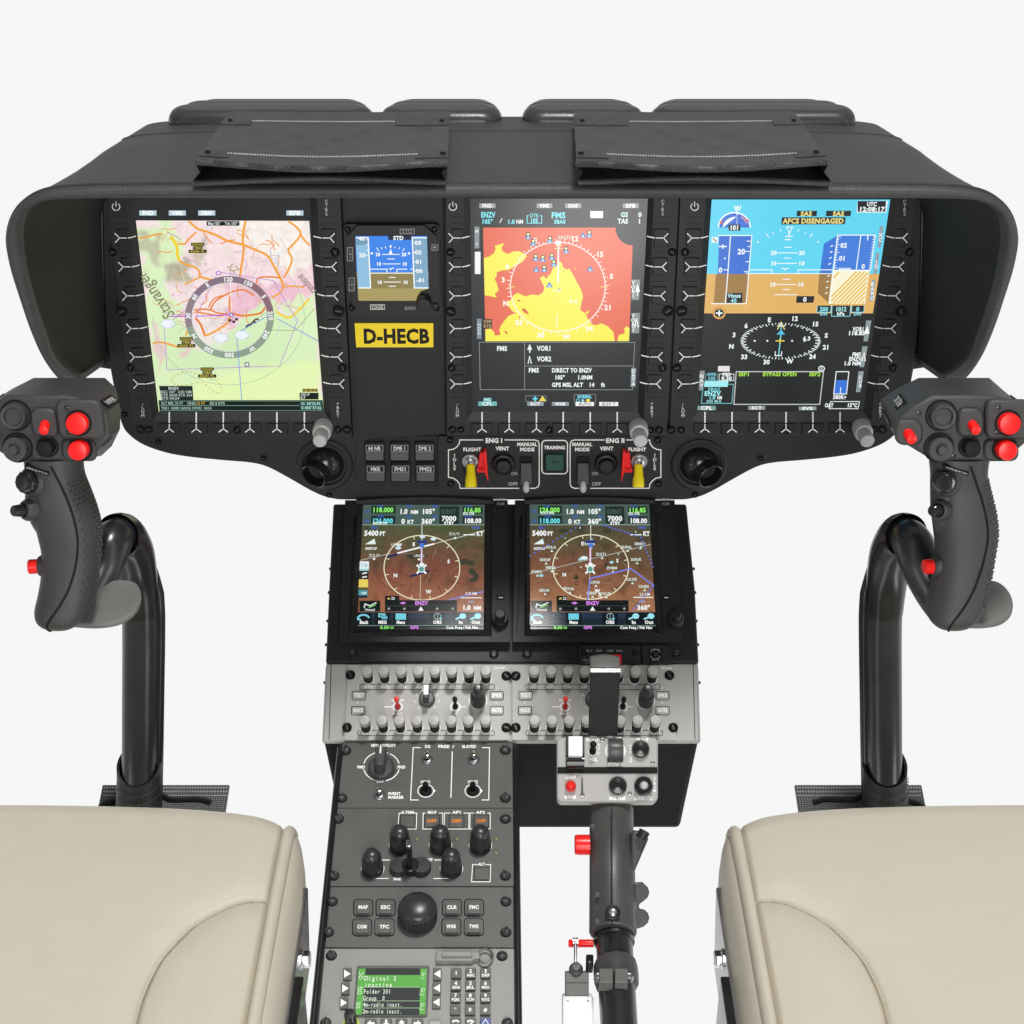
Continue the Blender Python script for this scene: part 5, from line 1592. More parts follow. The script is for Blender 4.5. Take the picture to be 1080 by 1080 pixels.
        b.line([(618, 646), (622.5, 610), (660, 601), (665.5, 600), (690, 618)], 1.3, '#7a86ee', 8)
        for p0, p1 in (((559, 586), (612, 553.8)), ((636, 553.8), (672, 565)), ((676, 567), (689, 598)), ((689, 618), (668, 643))):
            n = 12 if abs(p1[0] - p0[0]) > 20 else 9
            for i in range(n):
                t = i / (n - 1); b.disc(p0[0] + (p1[0] - p0[0]) * t, p0[1] + (p1[1] - p0[1]) * t, 1, .9, '#5a72e0', 8, 8)
        rsn = random.Random(3)
        for x, y, t in ((622, 573.5, 'EVRAN'), (634, 584.5, 'ZULT1'), (661, 577, 'SUPAL'), (675, 573.5, 'BIRKU'), (671, 590, 'BUROK'), (645.5, 599, 'ZV808'), (575, 590.3, 'BOKOP'), (581, 598.5, 'NEPAL'), (566, 603, 'SOMPA'), (666, 611, 'ULVE'), (627.5, 614, 'LUPAD'), (600, 621, 'INTOR'), (574, 622.5, 'LEKUN'), (624, 625.5, 'GEREP'), (638.5, 626, 'KOLUB'), (679, 618.5, 'VAGEN'), (581, 577, 'SOLA')):
            b.text(t, x, y, 2.7, '#cfe2d8', w=11, L=7, bold=.2)
            b.poly([(x - 1.6 + 1, y + 5), (x + 1.6 + 1, y + 5), (x + 1, y + 2.4)], '#cfeedd', 7)
        for _ in range(16):
            b.disc(rsn.uniform(565, 685), rsn.uniform(556, 605), .9, .8, rsn.choice(['#cfe6da', '#3c3326', '#9ad8d0']), 6, 7)
        for x, y, w, h in ((640, 560, 5, 3), (594, 560, 6, 2.6), (612, 557, 5, 2.4), (608, 609, 2.4, 2.6), (639, 596, 2, 2.4)):
            b.disc(x, y, w, h, '#40402f', 3, 9)
        b.arc(607, 608.5, 2.4, 2.4, 0, 360, .7, '#3a2c22', 6, 10); b.arc(608, 615, 2, 2, 0, 360, .7, '#3a2c22', 6, 10)
        for x, y in ((612, 590), (645, 593), (571, 607)):
            b.disc(x, y, 2.2, 1.5, '#9fd8e0', 8, 10)
        b.disc(616, 588.5, 4, 2, '#dff2f6', 9, 12); b.line([(630, 622), (634, 630)], 1.3, wh, 9)
        b.text('2.5 NM', 680, 626.7, 2.8, wh, w=11, L=8); b.line([(668, 630), (689, 630)], .9, wh, 8)
        b.text('TRK', 677.5, 634.5, 2.6, '#8fb0d8', w=7, L=8); b.text('360°', 679, 640.7, 4.8, wh, w=14, L=9, bold=.4)
        fields = ((567, 'Back'), (605, 'Menu'), (643.5, 'OBS'), (668.5, 'In'), (684.5, 'Out'))
        x_l = 587
    # deviation bar, soft button row, bottom strip
    xa, xb_ = (x_l, x_l + 76) if not right else (587, 663)
    b.rect(xa, 633, xb_, 645, '#151b1b', 9); b.rect(xa, 628.5, xa + (15 if not right else 11), 633, '#151b1b', 9); b.line([(xa, 639), (xb_, 639)], .4, '#4b5553', 11)
    b.poly([(xa + 2, 632), (xa + 6, 632), (xa + 4, 630)], '#e6d66a', 11); b.text('22', xa + 8.5, 631, 2.8, wh, w=4, L=11)
    mx_ = (xa + xb_) / 2
    b.text('ENZV', mx_ + (.5 if not right else 0), 636, 3.8, mg, w=13.5, L=12, bold=.4); b.line([(xa + 16, 636), (xa + 22, 636)], 1.0, mg, 12); b.disc(xa + 19, 636, 1.5, 1.4, mg, 12, 10)
    for k in (-34, -17.5, 17, 33.5):
        b.disc(mx_ + k, 642, 1.4, 1.3, '#9aa5a2', 12, 10)
    b.poly([(mx_ - 2.8, 644), (mx_ + 2.8, 644), (mx_, 639.6)], '#f6f8f6', 12)
    xv = fx(.09, 639)
    b.rect(xv - 11 if right else xv - 11, 633.5, xv + 11, 645, '#14201d', 9); b.line([(xv - 6, 641), (xv - 5, 637), (xv, 639), (xv + 7, 635.5)], 1.2, '#dff0e4', 12); b.line([(xv - 1, 641), (xv + 6, 638)], .9, '#7ad86a', 12); b.text('Visual', xv, 643, 2.4, wh, w=11, L=12)
    l2, r2 = xat(S[0], S[3], 659.5), xat(S[1], S[2], 659.5)
    b.poly([(l2, 659.5), (r2, 659.5), (r1, 645.5), (l1, 645.5)], '#243548', 9)
    b.poly([(l2, 659.5), (r2, 659.5), (fx(1, 652), 652), (fx(0, 652), 652)], '#1c2731', 10)
    for x, t in fields:
        b.rect(x - 8.3, 646.5, x + 8.3, 658.8, '#111a1f', 11)
        b.text(t, x, 656.2, 3.4, wh, w=9 if len(t) > 2 else 4.5, L=14, bold=.35)
        if t == 'Menu':
            b.rect(x - 5.5, 647, x + 5.5, 653.5, '#6fd0e0', 13)
        elif t in ('In', 'Out'):
            b.disc(x + 2, 649.8, 3.6, 3, '#9ae2ee', 13); b.line([(x - 5.5, 653), (x - .5, 651)], 1.8, '#9ae2ee', 13)
        elif t == 'OBS':
            b.arc(x, 650, 3.6, 3.2, 0, 360, .7, '#9fb8bc', 13, 16); b.line([(x, 646.8), (x, 653)], .6, '#9fb8bc', 13); b.disc(x + 3.5, 652.5, 1.3, 1.1, '#6fd0e0', 14)
        elif t == 'Back':
            b.arc(x - .5, 652.5, 6, 4, 10, 165, 1.8, '#7fd4e6', 13, 14); b.poly([(x - 7.5, 650.5), (x - 2.5, 653.5), (x - 6.8, 654.3)], '#7fd4e6', 13)
        else:
            b.rect(x - 4.5, 647, x + 3, 651, '#8fe0ea', 13); b.rect(x - 1, 649.5, x + 5, 653, '#5fb8c8', 14); b.text('MSG', x - .5, 649, 2.4, '#18303a', w=6, L=16)
    b.line([(l2, 659.8), (r2, 659.8)], .6, '#7f9a94', 11)
    gx = 408 if not right else 591
    b.text('0.30', gx - 2.5, 661.8, 3, gr, w=9, L=12, bold=.3); b.text('NM', gx + 5, 662, 2.4, gr, w=4, L=12)
    b.text('GPS', 437 if not right else 620, 661.8, 3, mg, w=9, L=12, bold=.35); b.text('Com Freq / Psh Nav', 487.5 if not right else 671, 661.8, 2.8, wh, w=34, L=12, bold=.25)
    b.build('screen', r)


navdisplay(False, 'square navigation display with a green topped terrain map and a coloured strip at its edge')
navdisplay(True, 'square navigation display with many white waypoints and a blue route line')

# ------------------------------------------------------------------ warning switch panel and jack panel
r = thing('guarded_switch_panel', 'small black switch panel with a red rectangular guard below the navigation displays', 'switch panel', CON.Q(642, 700))
b = MB(); b.prism(CON, rquad([(610.5, 680.5), (674.5, 680.5), (675.5, 700.5), (610, 700.5)], 1.5), 0, .006, 'bezel_black'); b.on(CON, .006, 'print')
for x, t in ((621.5, 'ELT'), (632, 'RESET'), (643.5, 'ARMED'), (653, 'ON')):
    b.text(t, x, 686.3, 2.2, '#9f9f9d', w=7)
b.text('EMERGENCY', 620, 696, 2.2, '#8f8f8d', w=11); b.text('ONLY', 620, 698.8, 2, '#8f8f8d', w=7)
b.build('face_plate', r, bevel=.0008)
b = MB(); b.prism(CON, rrect(630, 690, 655.5, 701, .8), .005, .010, 'red_plastic'); b.build('red_guard', r, bevel=.0008)
screw(r, CON, 616, 688.5, 2.6, .0062); screw(r, CON, 669, 688.5, 2.6, .0062)
r = thing('jack_panel', 'tiny black square panel with a round dial, right of the red guarded switch', 'jack panel', CON.Q(692, 698))
b = MB(); b.prism(CON, rquad([(677, 680.5), (705, 680.5), (706.5, 700.5), (678, 700.5)], 1.5), 0, .006, 'bezel_black'); b.on(CON, .006, 'print')
b.rect(684.5, 683.5, 698.5, 697, '#0b0b0b', 1); b.arc(691.3, 690, 5.4, 5, 20, 160, .7, '#8f8f8d', 2, 12); b.arc(691.3, 690, 5.4, 5, 200, 340, .7, '#8f8f8d', 2, 12); b.text('USB 5V', 691.5, 685, 1.8, '#9a9a98', w=9); b.text('DATA', 691.5, 695.8, 1.8, '#9a9a98', w=8)
b.build('face_plate', r, bevel=.0008)
b = MB(); b.lathe(CON.Q(691.3, 690.5, .006), CON.n, [(.0026, 0), (.0026, .003), (.0018, .0034), (0, .0034)], 'key_black', 16); b.build('dial', r)


# ------------------------------------------------------------------ audio panels
def audio(right, label):
    r = thing('audio_panel', label, 'audio panel', CON.Q(450 + 180 * right, 780), 'audio selector panels')
    X = (lambda x: 535 + x / 5.143) if right else (lambda x: 335 + x / 5.143)
    Y = lambda y: 690 + y / 5.143
    off = -118 if right else 0
    q = [(540.3, 701.5), (710, 701.5), (713.5, 780.5), (540.3, 780.5)] if right else [(367.3, 701.5), (536.7, 701.5), (536.7, 780.5), (363, 780.5)]
    HA = .004
    b = MB(); b.prism(CON, rquad(q, .8), 0, HA, 'audio_grey'); b.on(CON, HA, 'print')
    wt = '#ffffff'
    Xo = lambda x: X(x + (-118 if right else 0) + (0))
    rows = (((275, 365, 458, 550, 640, 730, 822, 913), 707.5, 718), ((263, 357, 449, 542, 636, 727, 820, 912), 759.8, 770))
    if right:
        rows = (((145, 235, 327, 417, 510, 600, 690, 783), 707.5, 718), ((147, 240, 332, 425, 517, 608, 700, 797), 759.8, 770))
    lab = (('VHF1', 'VHF2', 'TETRA', 'AM', 'SAT', 'REC'), ('NAV1', 'NAV2', 'MKR', 'DME1', 'DME2'))
    for k, (xs, yt, yb) in enumerate(rows):
        xa, xb_ = X(xs[0]) - 9, X(xs[-1]) + 9
        y0 = 721.7 if k == 0 else 770.3
        b.line([(p[0], p[1]) for p in rrect(xa, y0, xb_, y0 + 5.6, 2)], .7, '#3f3f3d', 1, True)
        cols = (0, 1, 2, 3, 4, 5) if k == 0 else (0, 1, 3, 5, 6)
        for j, i in enumerate(cols):
            b.text(lab[k][j], X(xs[i]), y0 + 2.8, 3.2, wt, w=9 if len(lab[k][j]) > 3 else 6.5, L=3, bold=.4)
        if k == 0:
            for x in xs:
                b.disc(X(x), 719.9, .7, .6, wt, 1, 8)
    tx0 = (371, 547)[right]; tx1 = (516.5, 691.5)[right]
    for x0, y0, t in ((tx0, 729, 'TEST'), (tx0 - .7, 744.8, 'VOICE'), (tx1, 729, 'SPKR'), (tx1, 744.8, 'XM')):
        b.disc(x0 + 7, y0 - 3.4, .7, .6, wt, 1, 8)
    rx, ry = (419.5, 596)[right], 745
    kx, ky = (450.3, 626)[right], 737
    bxk = (480.3, 656.8)[right]
    for x in (rx, bxk):
        b.arc(x, ry + .5, 5, 4.3, 0, 360, 1.3, wt, 1, 24)
        b.text('DUPLEX' if x == rx else 'ST', x, 752.8, 2.4, wt, w=11 if x == rx else 4, bold=.3)
    b.line([(rx - 14, ry + .5), (rx - 6, ry + .5)], 1.2, wt, 1); b.line([(bxk + 6, ry + .5), (bxk + 11, ry + .5)], .9, wt, 1); b.text('SIMPLEX', rx, 738.6, 2.3, wt, w=13, bold=.3)
    for i, t in enumerate('12345678'):
        a = math.radians(230 - i * 40)
        b.text(t, kx + 13 * math.cos(a), ky + 1 - 11 * math.sin(a), 2.6, wt)
    gx, gy = (504.2, 681)[right], 739
    b.arc(gx, gy, 9.3, 8.6, 0, 360, .9, wt, 1, 30)
    b.text('BECKER', (527, 703)[right], 704.5, 2.4, wt, w=11)
    b.build('face_plate', r, bevel=.0005)
    for xs, yt, yb in rows:
        for x in xs:
            o = CON.Q(X(x), yb - 1.5, HA); kk = CON.k(X(x), yb)
            b = MB(); b.lathe(o, CON.n, [(5.2 * kk, 0), (5.2 * kk, .0125), (5.7 * kk, .0135)], 'deep_black', 20)
            b.lathe(o, CON.n, [(5.7 * kk, .0135), (5.7 * kk, .0185), (5.3 * kk, .0195), (0, .0198)], 'button_grey', 24)
            b.lathe(o, CON.n, [(6.1 * kk, 0), (6.1 * kk, .0006), (5.2 * kk, .0006)], 'white_paint', 20)
            b.build('round_button', r)
    for x0, y0, t in ((tx0, 729, 'TEST'), (tx0 - .7, 744.8, 'VOICE'), (tx1, 729, 'SPKR'), (tx1, 744.8, 'MUTE')):
        b = MB(); b.prism(CON, rrect(x0, y0, x0 + 14.8, y0 + 8.6, .8), HA, HA + .0006, 'deep_black'); b.prism(CON, rrect(x0 + .7, y0 + .6, x0 + 14.1, y0 + 8, .6), HA, HA + .0022, 'button_grey')
        b.on(CON, HA + .0022, 'print').text(t, x0 + 7.4, y0 + 4.3, 3.6, '#ffffff', w=10, bold=.4)
        b.build('legend_button', r, bevel=.0004)
    for x, m in ((rx, 'red_plastic'), (bxk, 'deep_black')):
        o = CON.Q(x, ry + .5, HA)
        b = MB(); b.lathe(o, CON.n, [(.0022, 0), (.0022, .003), (.0015, .004), (.0013, .013), (.0018, .0145), (.0022, .0165), (.0019, .0185), (0, .0192)], m, 14)
        b.build('toggle_switch', r)
    o = CON.Q(kx, ky + 1, HA); kk = CON.k(kx, ky)
    b = MB(); b.lathe(o, CON.n, [(8.8 * kk, 0), (8.2 * kk, .004), (7.6 * kk, .0048), (0, .005)], 'pedestal_grey', 32)
    bar = [o + CON.n * .017 + CON.u * (sx_ * 2.7 * kk) + CON.v * (sy_ * kk) for sx_, sy_ in ((-1, -6.5), (1, -6.5), (1, 8), (-1, 8))]
    b.prism3(bar, CON.n * -.0125, 'dark_grey')
    tip = [o + CON.n * .0172 + CON.u * (sx_ * 2.5 * kk) + CON.v * (sy_ * kk) for sx_, sy_ in ((-1, -3), (1, -3), (1, 7.8), (-1, 7.8))]
    b.add(tip, [(0, 1, 2, 3)], 'white_paint')
    b.build('rotary_selector', r, bevel=.0012)
    o = CON.Q(gx, gy + 1, HA)
    b = MB(); b.lathe(o, CON.n, [(8.4 * kk, 0), (7.9 * kk, .014), (7.0 * kk, .0155), (5.6 * kk, .0158), (5.3 * kk, .026), (4.6 * kk, .0295), (3 * kk, .031), (0, .0313)], 'knob_satin', 30)
    b.build('volume_knob', r)
    xs = ((369.5, 712), (534, 713), (366, 767.5), (534, 767.5)) if not right else ((544, 713), (706, 712.5), (544, 767.5), (710, 767.5))
    for x, y in xs:
        screw(r, CON, x, y, 5.2, HA + .0002)


audio(False, 'light grey audio panel with two rows of round buttons, fully uncovered')
audio(True, 'light grey audio panel partly covered by the upright strap of the collective lever')

# ------------------------------------------------------------------ pedestal
Rp = thing('pedestal', 'narrow dark pedestal sloping towards the seats under the centre console', 'pedestal', PED.Q(440, 1000, -.05))
b = MB()
b.prism(PED, [(332, 1090), (549, 1090), (546, 784), (358, 784)], -.05, -.001, 'key_black')
b.build('pedestal_body', Rp, bevel=.001)
for (xa, ya), (xb_, yb) in (((359, 789), (328.5, 1095)), ((543.7, 789), (547.3, 1095))):
    b = MB()
    n = 10
    pth = [PED.Q(xa + (xb_ - xa) * t, ya + (yb - ya) * t, .004) for t in np.linspace(0, 1, n)]
    b.tube(pth, .0026, 'gloss_black', 14)
    b.prism3([pth[0] + V((-.0022, 0, -.002)), pth[-1] + V((-.0022, 0, -.002)), pth[-1] + V((.0022, 0, -.002)), pth[0] + V((.0022, 0, -.002))], PED.n * -.02, 'gloss_black')
    b.build('side_rail', Rp)
XL = lambda y: 361.5 + (y - 783) / (1080 - 783) * (335.5 - 361.5)
XR = lambda y: 540.5 + (y - 783) / (1080 - 783) * 2.5
HP = .003


def module(name, label, cat, y0, y1, m='pedestal_grey'):
    r = thing(name, label, cat, PED.Q(440, y1))
    b = MB()
    b.prism(PED, [(XL(y1), y1), (XR(y1), y1), (XR(y0), y0), (XL(y0), y0)], 0, HP, m)
    b.on(PED, HP, 'print')
    return r, b


def corner(r, pts, rr=4.6):
    for x, y in pts:
        b = MB(); k = PED.k(x, y); o = PED.Q(x, y, HP)
        b.lathe(o, PED.n, [(6 * k, 0), (6 * k, .0003), (4.6 * k, .0003)], 'deep_black', 20)
        b.lathe(o, PED.n, [(4.4 * k, 0), (4.4 * k, .0022), (3.6 * k, .0034), (1.5 * k, .0042), (0, .0042)], 'steel' if False else 'dark_grey', 18)
        a = random.uniform(0, PI); d1 = PED.u * math.cos(a) + PED.v * math.sin(a); d2 = PED.n.cross(d1)
        b.add([o + PED.n * .0044 + d1 * (s1 * 3.8 * k) + d2 * (s2 * .7 * k) for s1, s2 in ((-1, -1), (1, -1), (1, 1), (-1, 1))], [(0, 1, 2, 3)], 'deep_black')
        b.build('quarter_turn_fastener', r)


wt = '#ffffff'
# --- heading switch module
X5 = lambda x: 335 + x / 4.909
Y5 = lambda y: 775 + y / 4.909
r, b = module('heading_switch_panel', 'dark grey switch panel with a large rotary selector and bracketed toggles, topmost on the pedestal', 'switch panel', 783.5, 852)
b.text('MFD COPILOT', 404.5, 786.2, 3, wt, w=26, bold=.3)
for a0, a1 in ((100, 78),):
    pass
for a0, a1 in ((12, 62), (68, 82), (100, 168), (192, 256), (284, 348)):
    b.arc(402.3, 808.5, 19, 15.3, a0, a1, 1.0, wt, 1, 12)
b.text('VMD', 380.8, 809, 3, wt, w=8.5, bold=.3); b.text('FND', 423.5, 809, 3, wt, w=8.5, bold=.3); b.text('OFF', 401, 823.7, 3, wt, w=8, bold=.3)
b.text('EVENT', 416, 837, 2.9, wt, w=13, bold=.3); b.text('MARKER', 417.5, 840.9, 2.9, wt, w=16.5, bold=.3)
b.line([(443.8, 788.5), (435.8, 788.5), (433, 843.7), (441.5, 843.7)], .9, wt, 1); b.line([(508.5, 788.5), (516.3, 788.5), (515.5, 843.7), (508, 843.7)], .9, wt, 1); b.line([(477, 792.5), (475.6, 841.5)], 1.0, wt, 1)
b.text('DG', 451, 787.3, 3, wt, w=6, bold=.3); b.text('FREE  /', 470.5, 787.3, 3, wt, w=17, bold=.3); b.text('SLAVED', 494.8, 787.3, 3, wt, w=15, bold=.3)
b.text('1', 450.6, 793, 2.6, wt); b.text('2', 499.6, 793, 2.6, wt)
b.text('HDG1', 449, 824.6, 3, wt, w=10.5, bold=.3); b.text('HDG2', 498.8, 824.6, 3, wt, w=10.5, bold=.3)
for x in (449, 498.7):
    b.arc(x, 834, 8.3, 6.8, 0, 360, .9, wt, 1, 28); b.poly([(x + 8.5, 836), (x + 10.5, 834), (x + 8.5, 832)], wt, 1)
b.build('face_plate', r, bevel=.0006)
kk = PED.k(402, 808)
o = PED.Q(402.3, 812, HP)
b = MB(); b.lathe(o, PED.n, [(14.5 * kk, 0), (14 * kk, .004), (12.5 * kk, .006), (0, .0062)], 'dark_grey', 36)
bar = [o + PED.n * .019 + PED.u * (x_ * kk) + PED.v * (y_ * kk) for x_, y_ in ((-4.6, -11), (4.6, -11), (6.2, 13), (-6.2, 13))]
b.prism3(bar, PED.n * -.014, 'dark_grey')
b.add([o + PED.n * .0192 + PED.u * (x_ * kk) + PED.v * (y_ * kk) for x_, y_ in ((-.9, 3), (.9, 3), (.9, 12.6), (-.9, 12.6))], [(0, 1, 2, 3)], 'white_paint')
b.build('rotary_selector', r, bevel=.0016)


def mini_toggle(r, pl, x, y, h, m='chrome', tilt=0.0, name='toggle_switch', s=1.0):
    o = pl.Q(x, y, h)
    b = MB(); b.lathe(o, pl.n, [(.0048 * s, 0), (.0048 * s, .0008), (.0036 * s, .0018), (.0022 * s, .002)], 'deep_black' if m != 'chrome' else 'steel', 20)
    ax = (pl.n + pl.v * tilt).normalized()
    b.lathe(o, ax, [(.0016 * s, 0), (.0016 * s, .0022), (.0014 * s, .0034), (.0021 * s, .005), (.0025 * s, .0068), (.0021 * s, .0084), (0, .0089)], m, 16)
    return b.build(name, r)


mini_toggle(r, PED, 450.5, 801.5, HP); mini_toggle(r, PED, 499.5, 801.5, HP); mini_toggle(r, PED, 400, 839, HP, name='event_button')
for x in (449, 498.7):
    mini_toggle(r, PED, x, 834.5, HP, 'deep_black', .25)
    b = MB(); o = PED.Q(x, 834.5, HP); b.lathe(o, PED.n, [(.0044, .0005), (.0044, .001), (.003, .001)], 'button_grey', 20); b.build('toggle_collar', r)
corner(r, ((364.5, 792), (533, 791.5), (360.5, 842), (533, 842)))

# --- autopilot module
r, b = module('autopilot_panel', 'dark grey control panel with five tall knobs and amber OFF buttons', 'autopilot panel', 852.7, 934.5)
b.line([(426, 857.5), (421, 857.5), (419.5, 874.3), (439, 874.3), (439.5, 857.5), (435, 857.5)], .8, wt, 1); b.text('A.TRIM', 430, 856.7, 2.8, wt, w=13, bold=.3)
for x0, x1, xt, t in ((446.3, 467, 455.8, 'BKUP'), (468.8, 494.5, 482, 'AP1'), (495.8, 517, 507, 'AP2')):
    b.line([(xt - 7, 857.5), (x0, 857.5), (x0 - .3, 874.3), (x1, 874.3), (x1, 857.5), (xt + 7, 857.5)], .8, wt, 1); b.text(t, xt, 856.7, 2.8, wt, w=9.5, bold=.3)
KN = ((422.3, 891.5), (464.7, 891.5), (506.7, 891.5), (393.2, 916), (476.2, 916))
for x, y in KN:
    b.arc(x, y, 11.8, 9.4, 150, 390, .9, wt, 1, 24)
b.line([(399, 907), (411, 907)], .9, wt, 1); b.line([(458, 907), (468, 907)], .9, wt, 1); b.line([(393, 926.5), (410, 926.5)], .8, wt, 1); b.line([(457, 926.5), (476, 926.5)], .8, wt, 1)
b.text('FINE', 419, 927, 2.8, wt, w=8, bold=.3); b.text('BEEP', 452, 906.8, 2.8, wt, w=9, bold=.3)
b.line([(504, 911.8), (498.5, 911.8), (497.3, 930), (517, 930), (517.5, 911.8), (512, 911.8)], .8, wt, 1); b.text('ALT', 508, 911.4, 2.8, wt, w=7, bold=.3)
b.build('face_plate', r, bevel=.0006)
for x, y, w_, t in ((430, 866, 7.6, ''), (455.7, 865.8, 7.6, 'OFF'), (481.5, 865.8, 7.6, 'OFF'), (507.5, 865.8, 7.6, 'OFF'), (508, 921, 7.8, '')):
    b = MB(); b.prism(PED, rrect(x - w_ - .5, y - 6.3, x + w_ + .5, y + 6.5, .5), HP, HP + .0006, 'deep_black'); b.prism(PED, rrect(x - w_, y - 6, x + w_, y + 6, .5), HP, HP + .002, 'dark_grey' if False else 'pedestal_grey')
    if t:
        b.on(PED, HP + .002, 'print').text(t, x, y, 3.4, '#f0902a', w=10, bold=.4)
    b.build('push_button', r, bevel=.0004)
for x, y in KN:
    o = PED.Q(x, y + 1, HP); kk = PED.k(x, y)
    b = MB(); b.lathe(o, PED.n, [(11.6 * kk, 0), (11.6 * kk, .0035), (11 * kk, .0048), (10 * kk, .005)], 'gloss_black', 30)
    b.lathe(o, PED.n, [(10.9 * kk, .005), (10.6 * kk, .0105), (10.2 * kk, .0155), (9.4 * kk, .019), (7.8 * kk, .0215), (4.8 * kk, .023), (0, .0234)], 'knob_satin', 28, flut=1, fd=-.045)
    b.build('control_knob', r)
for x, y in ((439.7, 885.3), (481.8, 885.3), (523.3, 885.3), (523.3, 899.6)):
    b = MB(); b.lathe(PED.Q(x, y, HP), PED.n, [(.0019, 0), (.0019, .0006), (.0014, .0012), (0, .0014)], 'led_green', 14); b.build('indicator_lamp', r)
b = MB()
kk = PED.k(433, 916); o = PED.Q(433, 916.5, HP)
for sg in (-1, 1):
    b.lathe(o + PED.u * (sg * 11.5 * kk), PED.n, [(10.3 * kk, .0005), (10.3 * kk, .005), (9.6 * kk, .006), (0, .0061)], 'knob_satin', 30)
b.lathe(o, PED.n, [(9 * kk, 0), (9 * kk, .0064), (8 * kk, .0072), (0, .0073)], 'gloss_black', 30)
b.build('winged_base', r)
b = MB()
b.prism3([o + PED.n * .034 + PED.u * (x_ * 3 * kk) + PED.v * (y_ * kk) for x_, y_ in ((-1, -5), (1, -5), (1, 4), (-1, 4))], PED.n * -.027, 'gloss_black')
b.build('selector_lever', r, bevel=.0012)
b = MB(); b.prism3([o + PED.n * .0355 + PED.u * (x_ * 2.4 * kk) + PED.v * (y_ * kk) for x_, y_ in ((-1, -4.4), (1, -4.4), (1, 3.6), (-1, 3.6))], PED.n * -.002, 'chrome'); b.build('lever_cap', r, bevel=.0006)
corner(r, ((357, 864), (533, 864), (352, 924), (533, 924)))

# --- map control module with the big ball knob
r, b = module('map_keypad_panel', 'dark grey keypad panel with a big round black knob between eight square keys', 'keypad panel', 935.2, 999.3)
b.build('face_plate', r, bevel=.0006)
for t, x, y in (('MAP', 383, 957), ('ESC', 406.7, 957), ('COM', 381.8, 977.6), ('TFC', 405.5, 977.6), ('CLR', 476.6, 957), ('FMC', 500, 957), ('WXR', 476, 977.3), ('TWS', 499.8, 977.3)):
    b = MB(); b.prism(PED, rrect(x - 10.6, y - 9, x + 10.6, y + 9, 3.5), HP, HP + .0008, 'deep_black'); b.prism(PED, rrect(x - 9.8, y - 8.3, x + 9.8, y + 8.3, 3.2), HP, HP + .0015, 'pedestal_grey'); b.prism(PED, rrect(x - 7, y - 5.9, x + 7, y + 5.9, 1.2), HP, HP + .0045, 'pedestal_grey')
    b.on(PED, HP + .0045, 'print').text(t, x, y - .3, 3.6, '#f0f0ee', w=10, bold=.45)
    b.build('square_key', r, bevel=.0005)
o = PED.Q(440.8, 968, HP); kk = PED.k(440, 968)
b = MB(); b.lathe(o, PED.n, [(20.6 * kk, 0), (20.6 * kk, .0125), (20 * kk, .0138), (18.6 * kk, .0142)], 'knob_satin', 64, flut=1, fd=-.06)
b.lathe(o, PED.n, [(18.6 * kk, .0135), (18.4 * kk, .0145)] + [(18.3 * kk * math.cos(t), .0145 + .0052 * math.sin(t)) for t in np.linspace(.1, PI / 2, 9)], 'knob_satin', 44)
b.build('ball_knob', r)
corner(r, ((350.5, 951), (533.5, 951), (346.5, 983.5), (533.5, 983.5)))

# --- radio module
r, b = module('radio_panel', 'grey radio panel with a green screen and a telephone keypad', 'radio panel', 1000.2, 1094, 'radio_grey')
b.prism(PED, rquad([(376.5, 1018.5), (453, 1018.5), (450.5, 1072), (372.5, 1072)], 2), HP, HP + .0015, 'pedestal_grey')
b.build('face_plate', r, bevel=.0006)
b = MB().on(PED, HP + .0017, 'screen')
X6 = lambda x: 325 + x / 4.696
Y6 = lambda y: 930 + y / 4.696
q6 = lambda *a: [(X6(x), Y6(y)) for x, y in a]
gn, gw = '#66b552', '#eaf8e4'
b.poly(q6((237, 660), (580, 660), (588, 428), (250, 428)), '#3c3e3e', 1)
b.poly(q6((235, 658), (265, 658), (285, 430), (250, 430)), gn, 2); b.poly(q6((551, 658), (580, 658), (588, 430), (556, 430)), gn, 2)
b.poly(q6((272, 522), (553, 522), (555, 462), (280, 462)), gn, 2)
for y in (522, 590, 625):
    b.line(q6((268, y), (552, y)), .5, '#b9d9b0', 3)
for y, t, w_, x in ((478, 'Digital 2', 34, 279), (510, 'inactive', 30, 277), (543, 'Folder 201', 29, 274), (576, 'Group  0', 23, 272), (608, '4m-radio inact.', 42, 270), (641, '2m-radio inact.', 42, 268)):
    b.text(t, X6(x), Y6(y), 4.6, gw, w=w_, al='l', L=6, mono=True)
for y, t in ((465, 'OC'), (538, 'OG'), (612, 'DS')):
    b.text(t, X6(262 - (y - 465) * .1), Y6(y), 4.2, '#d8f2cc', rot=90, L=6)
for y, t in ((465, 'Gr.1'), (545, 'Gr.2'), (618, 'Gr.3')):
    b.text(t, X6(570 - (y - 465) * .04), Y6(y), 3.8, '#d8f2cc', rot=-100, L=6, w=9)
b.build('screen', r)
for x, y, d in ((366.3, 1027, 1), (364.3, 1042.3, 1), (362.7, 1057.5, 1), (461.2, 1027, -1), (460.7, 1042, -1), (460.2, 1057, -1)):
    b = MB(); b.prism(PED, rrect(x - 4.4, y - 6.2, x + 4.4, y + 6.2, .6), HP, HP + .0022, 'pedestal_grey'); b.on(PED, HP + .0022, 'print')
    b.poly([(x - 3.4 * d, y + 4.2), (x + 3.6 * d, y), (x - 3.4 * d, y - 4.2)], '#f6f6f4', 1); b.build('arrow_key', r, bevel=.0005)
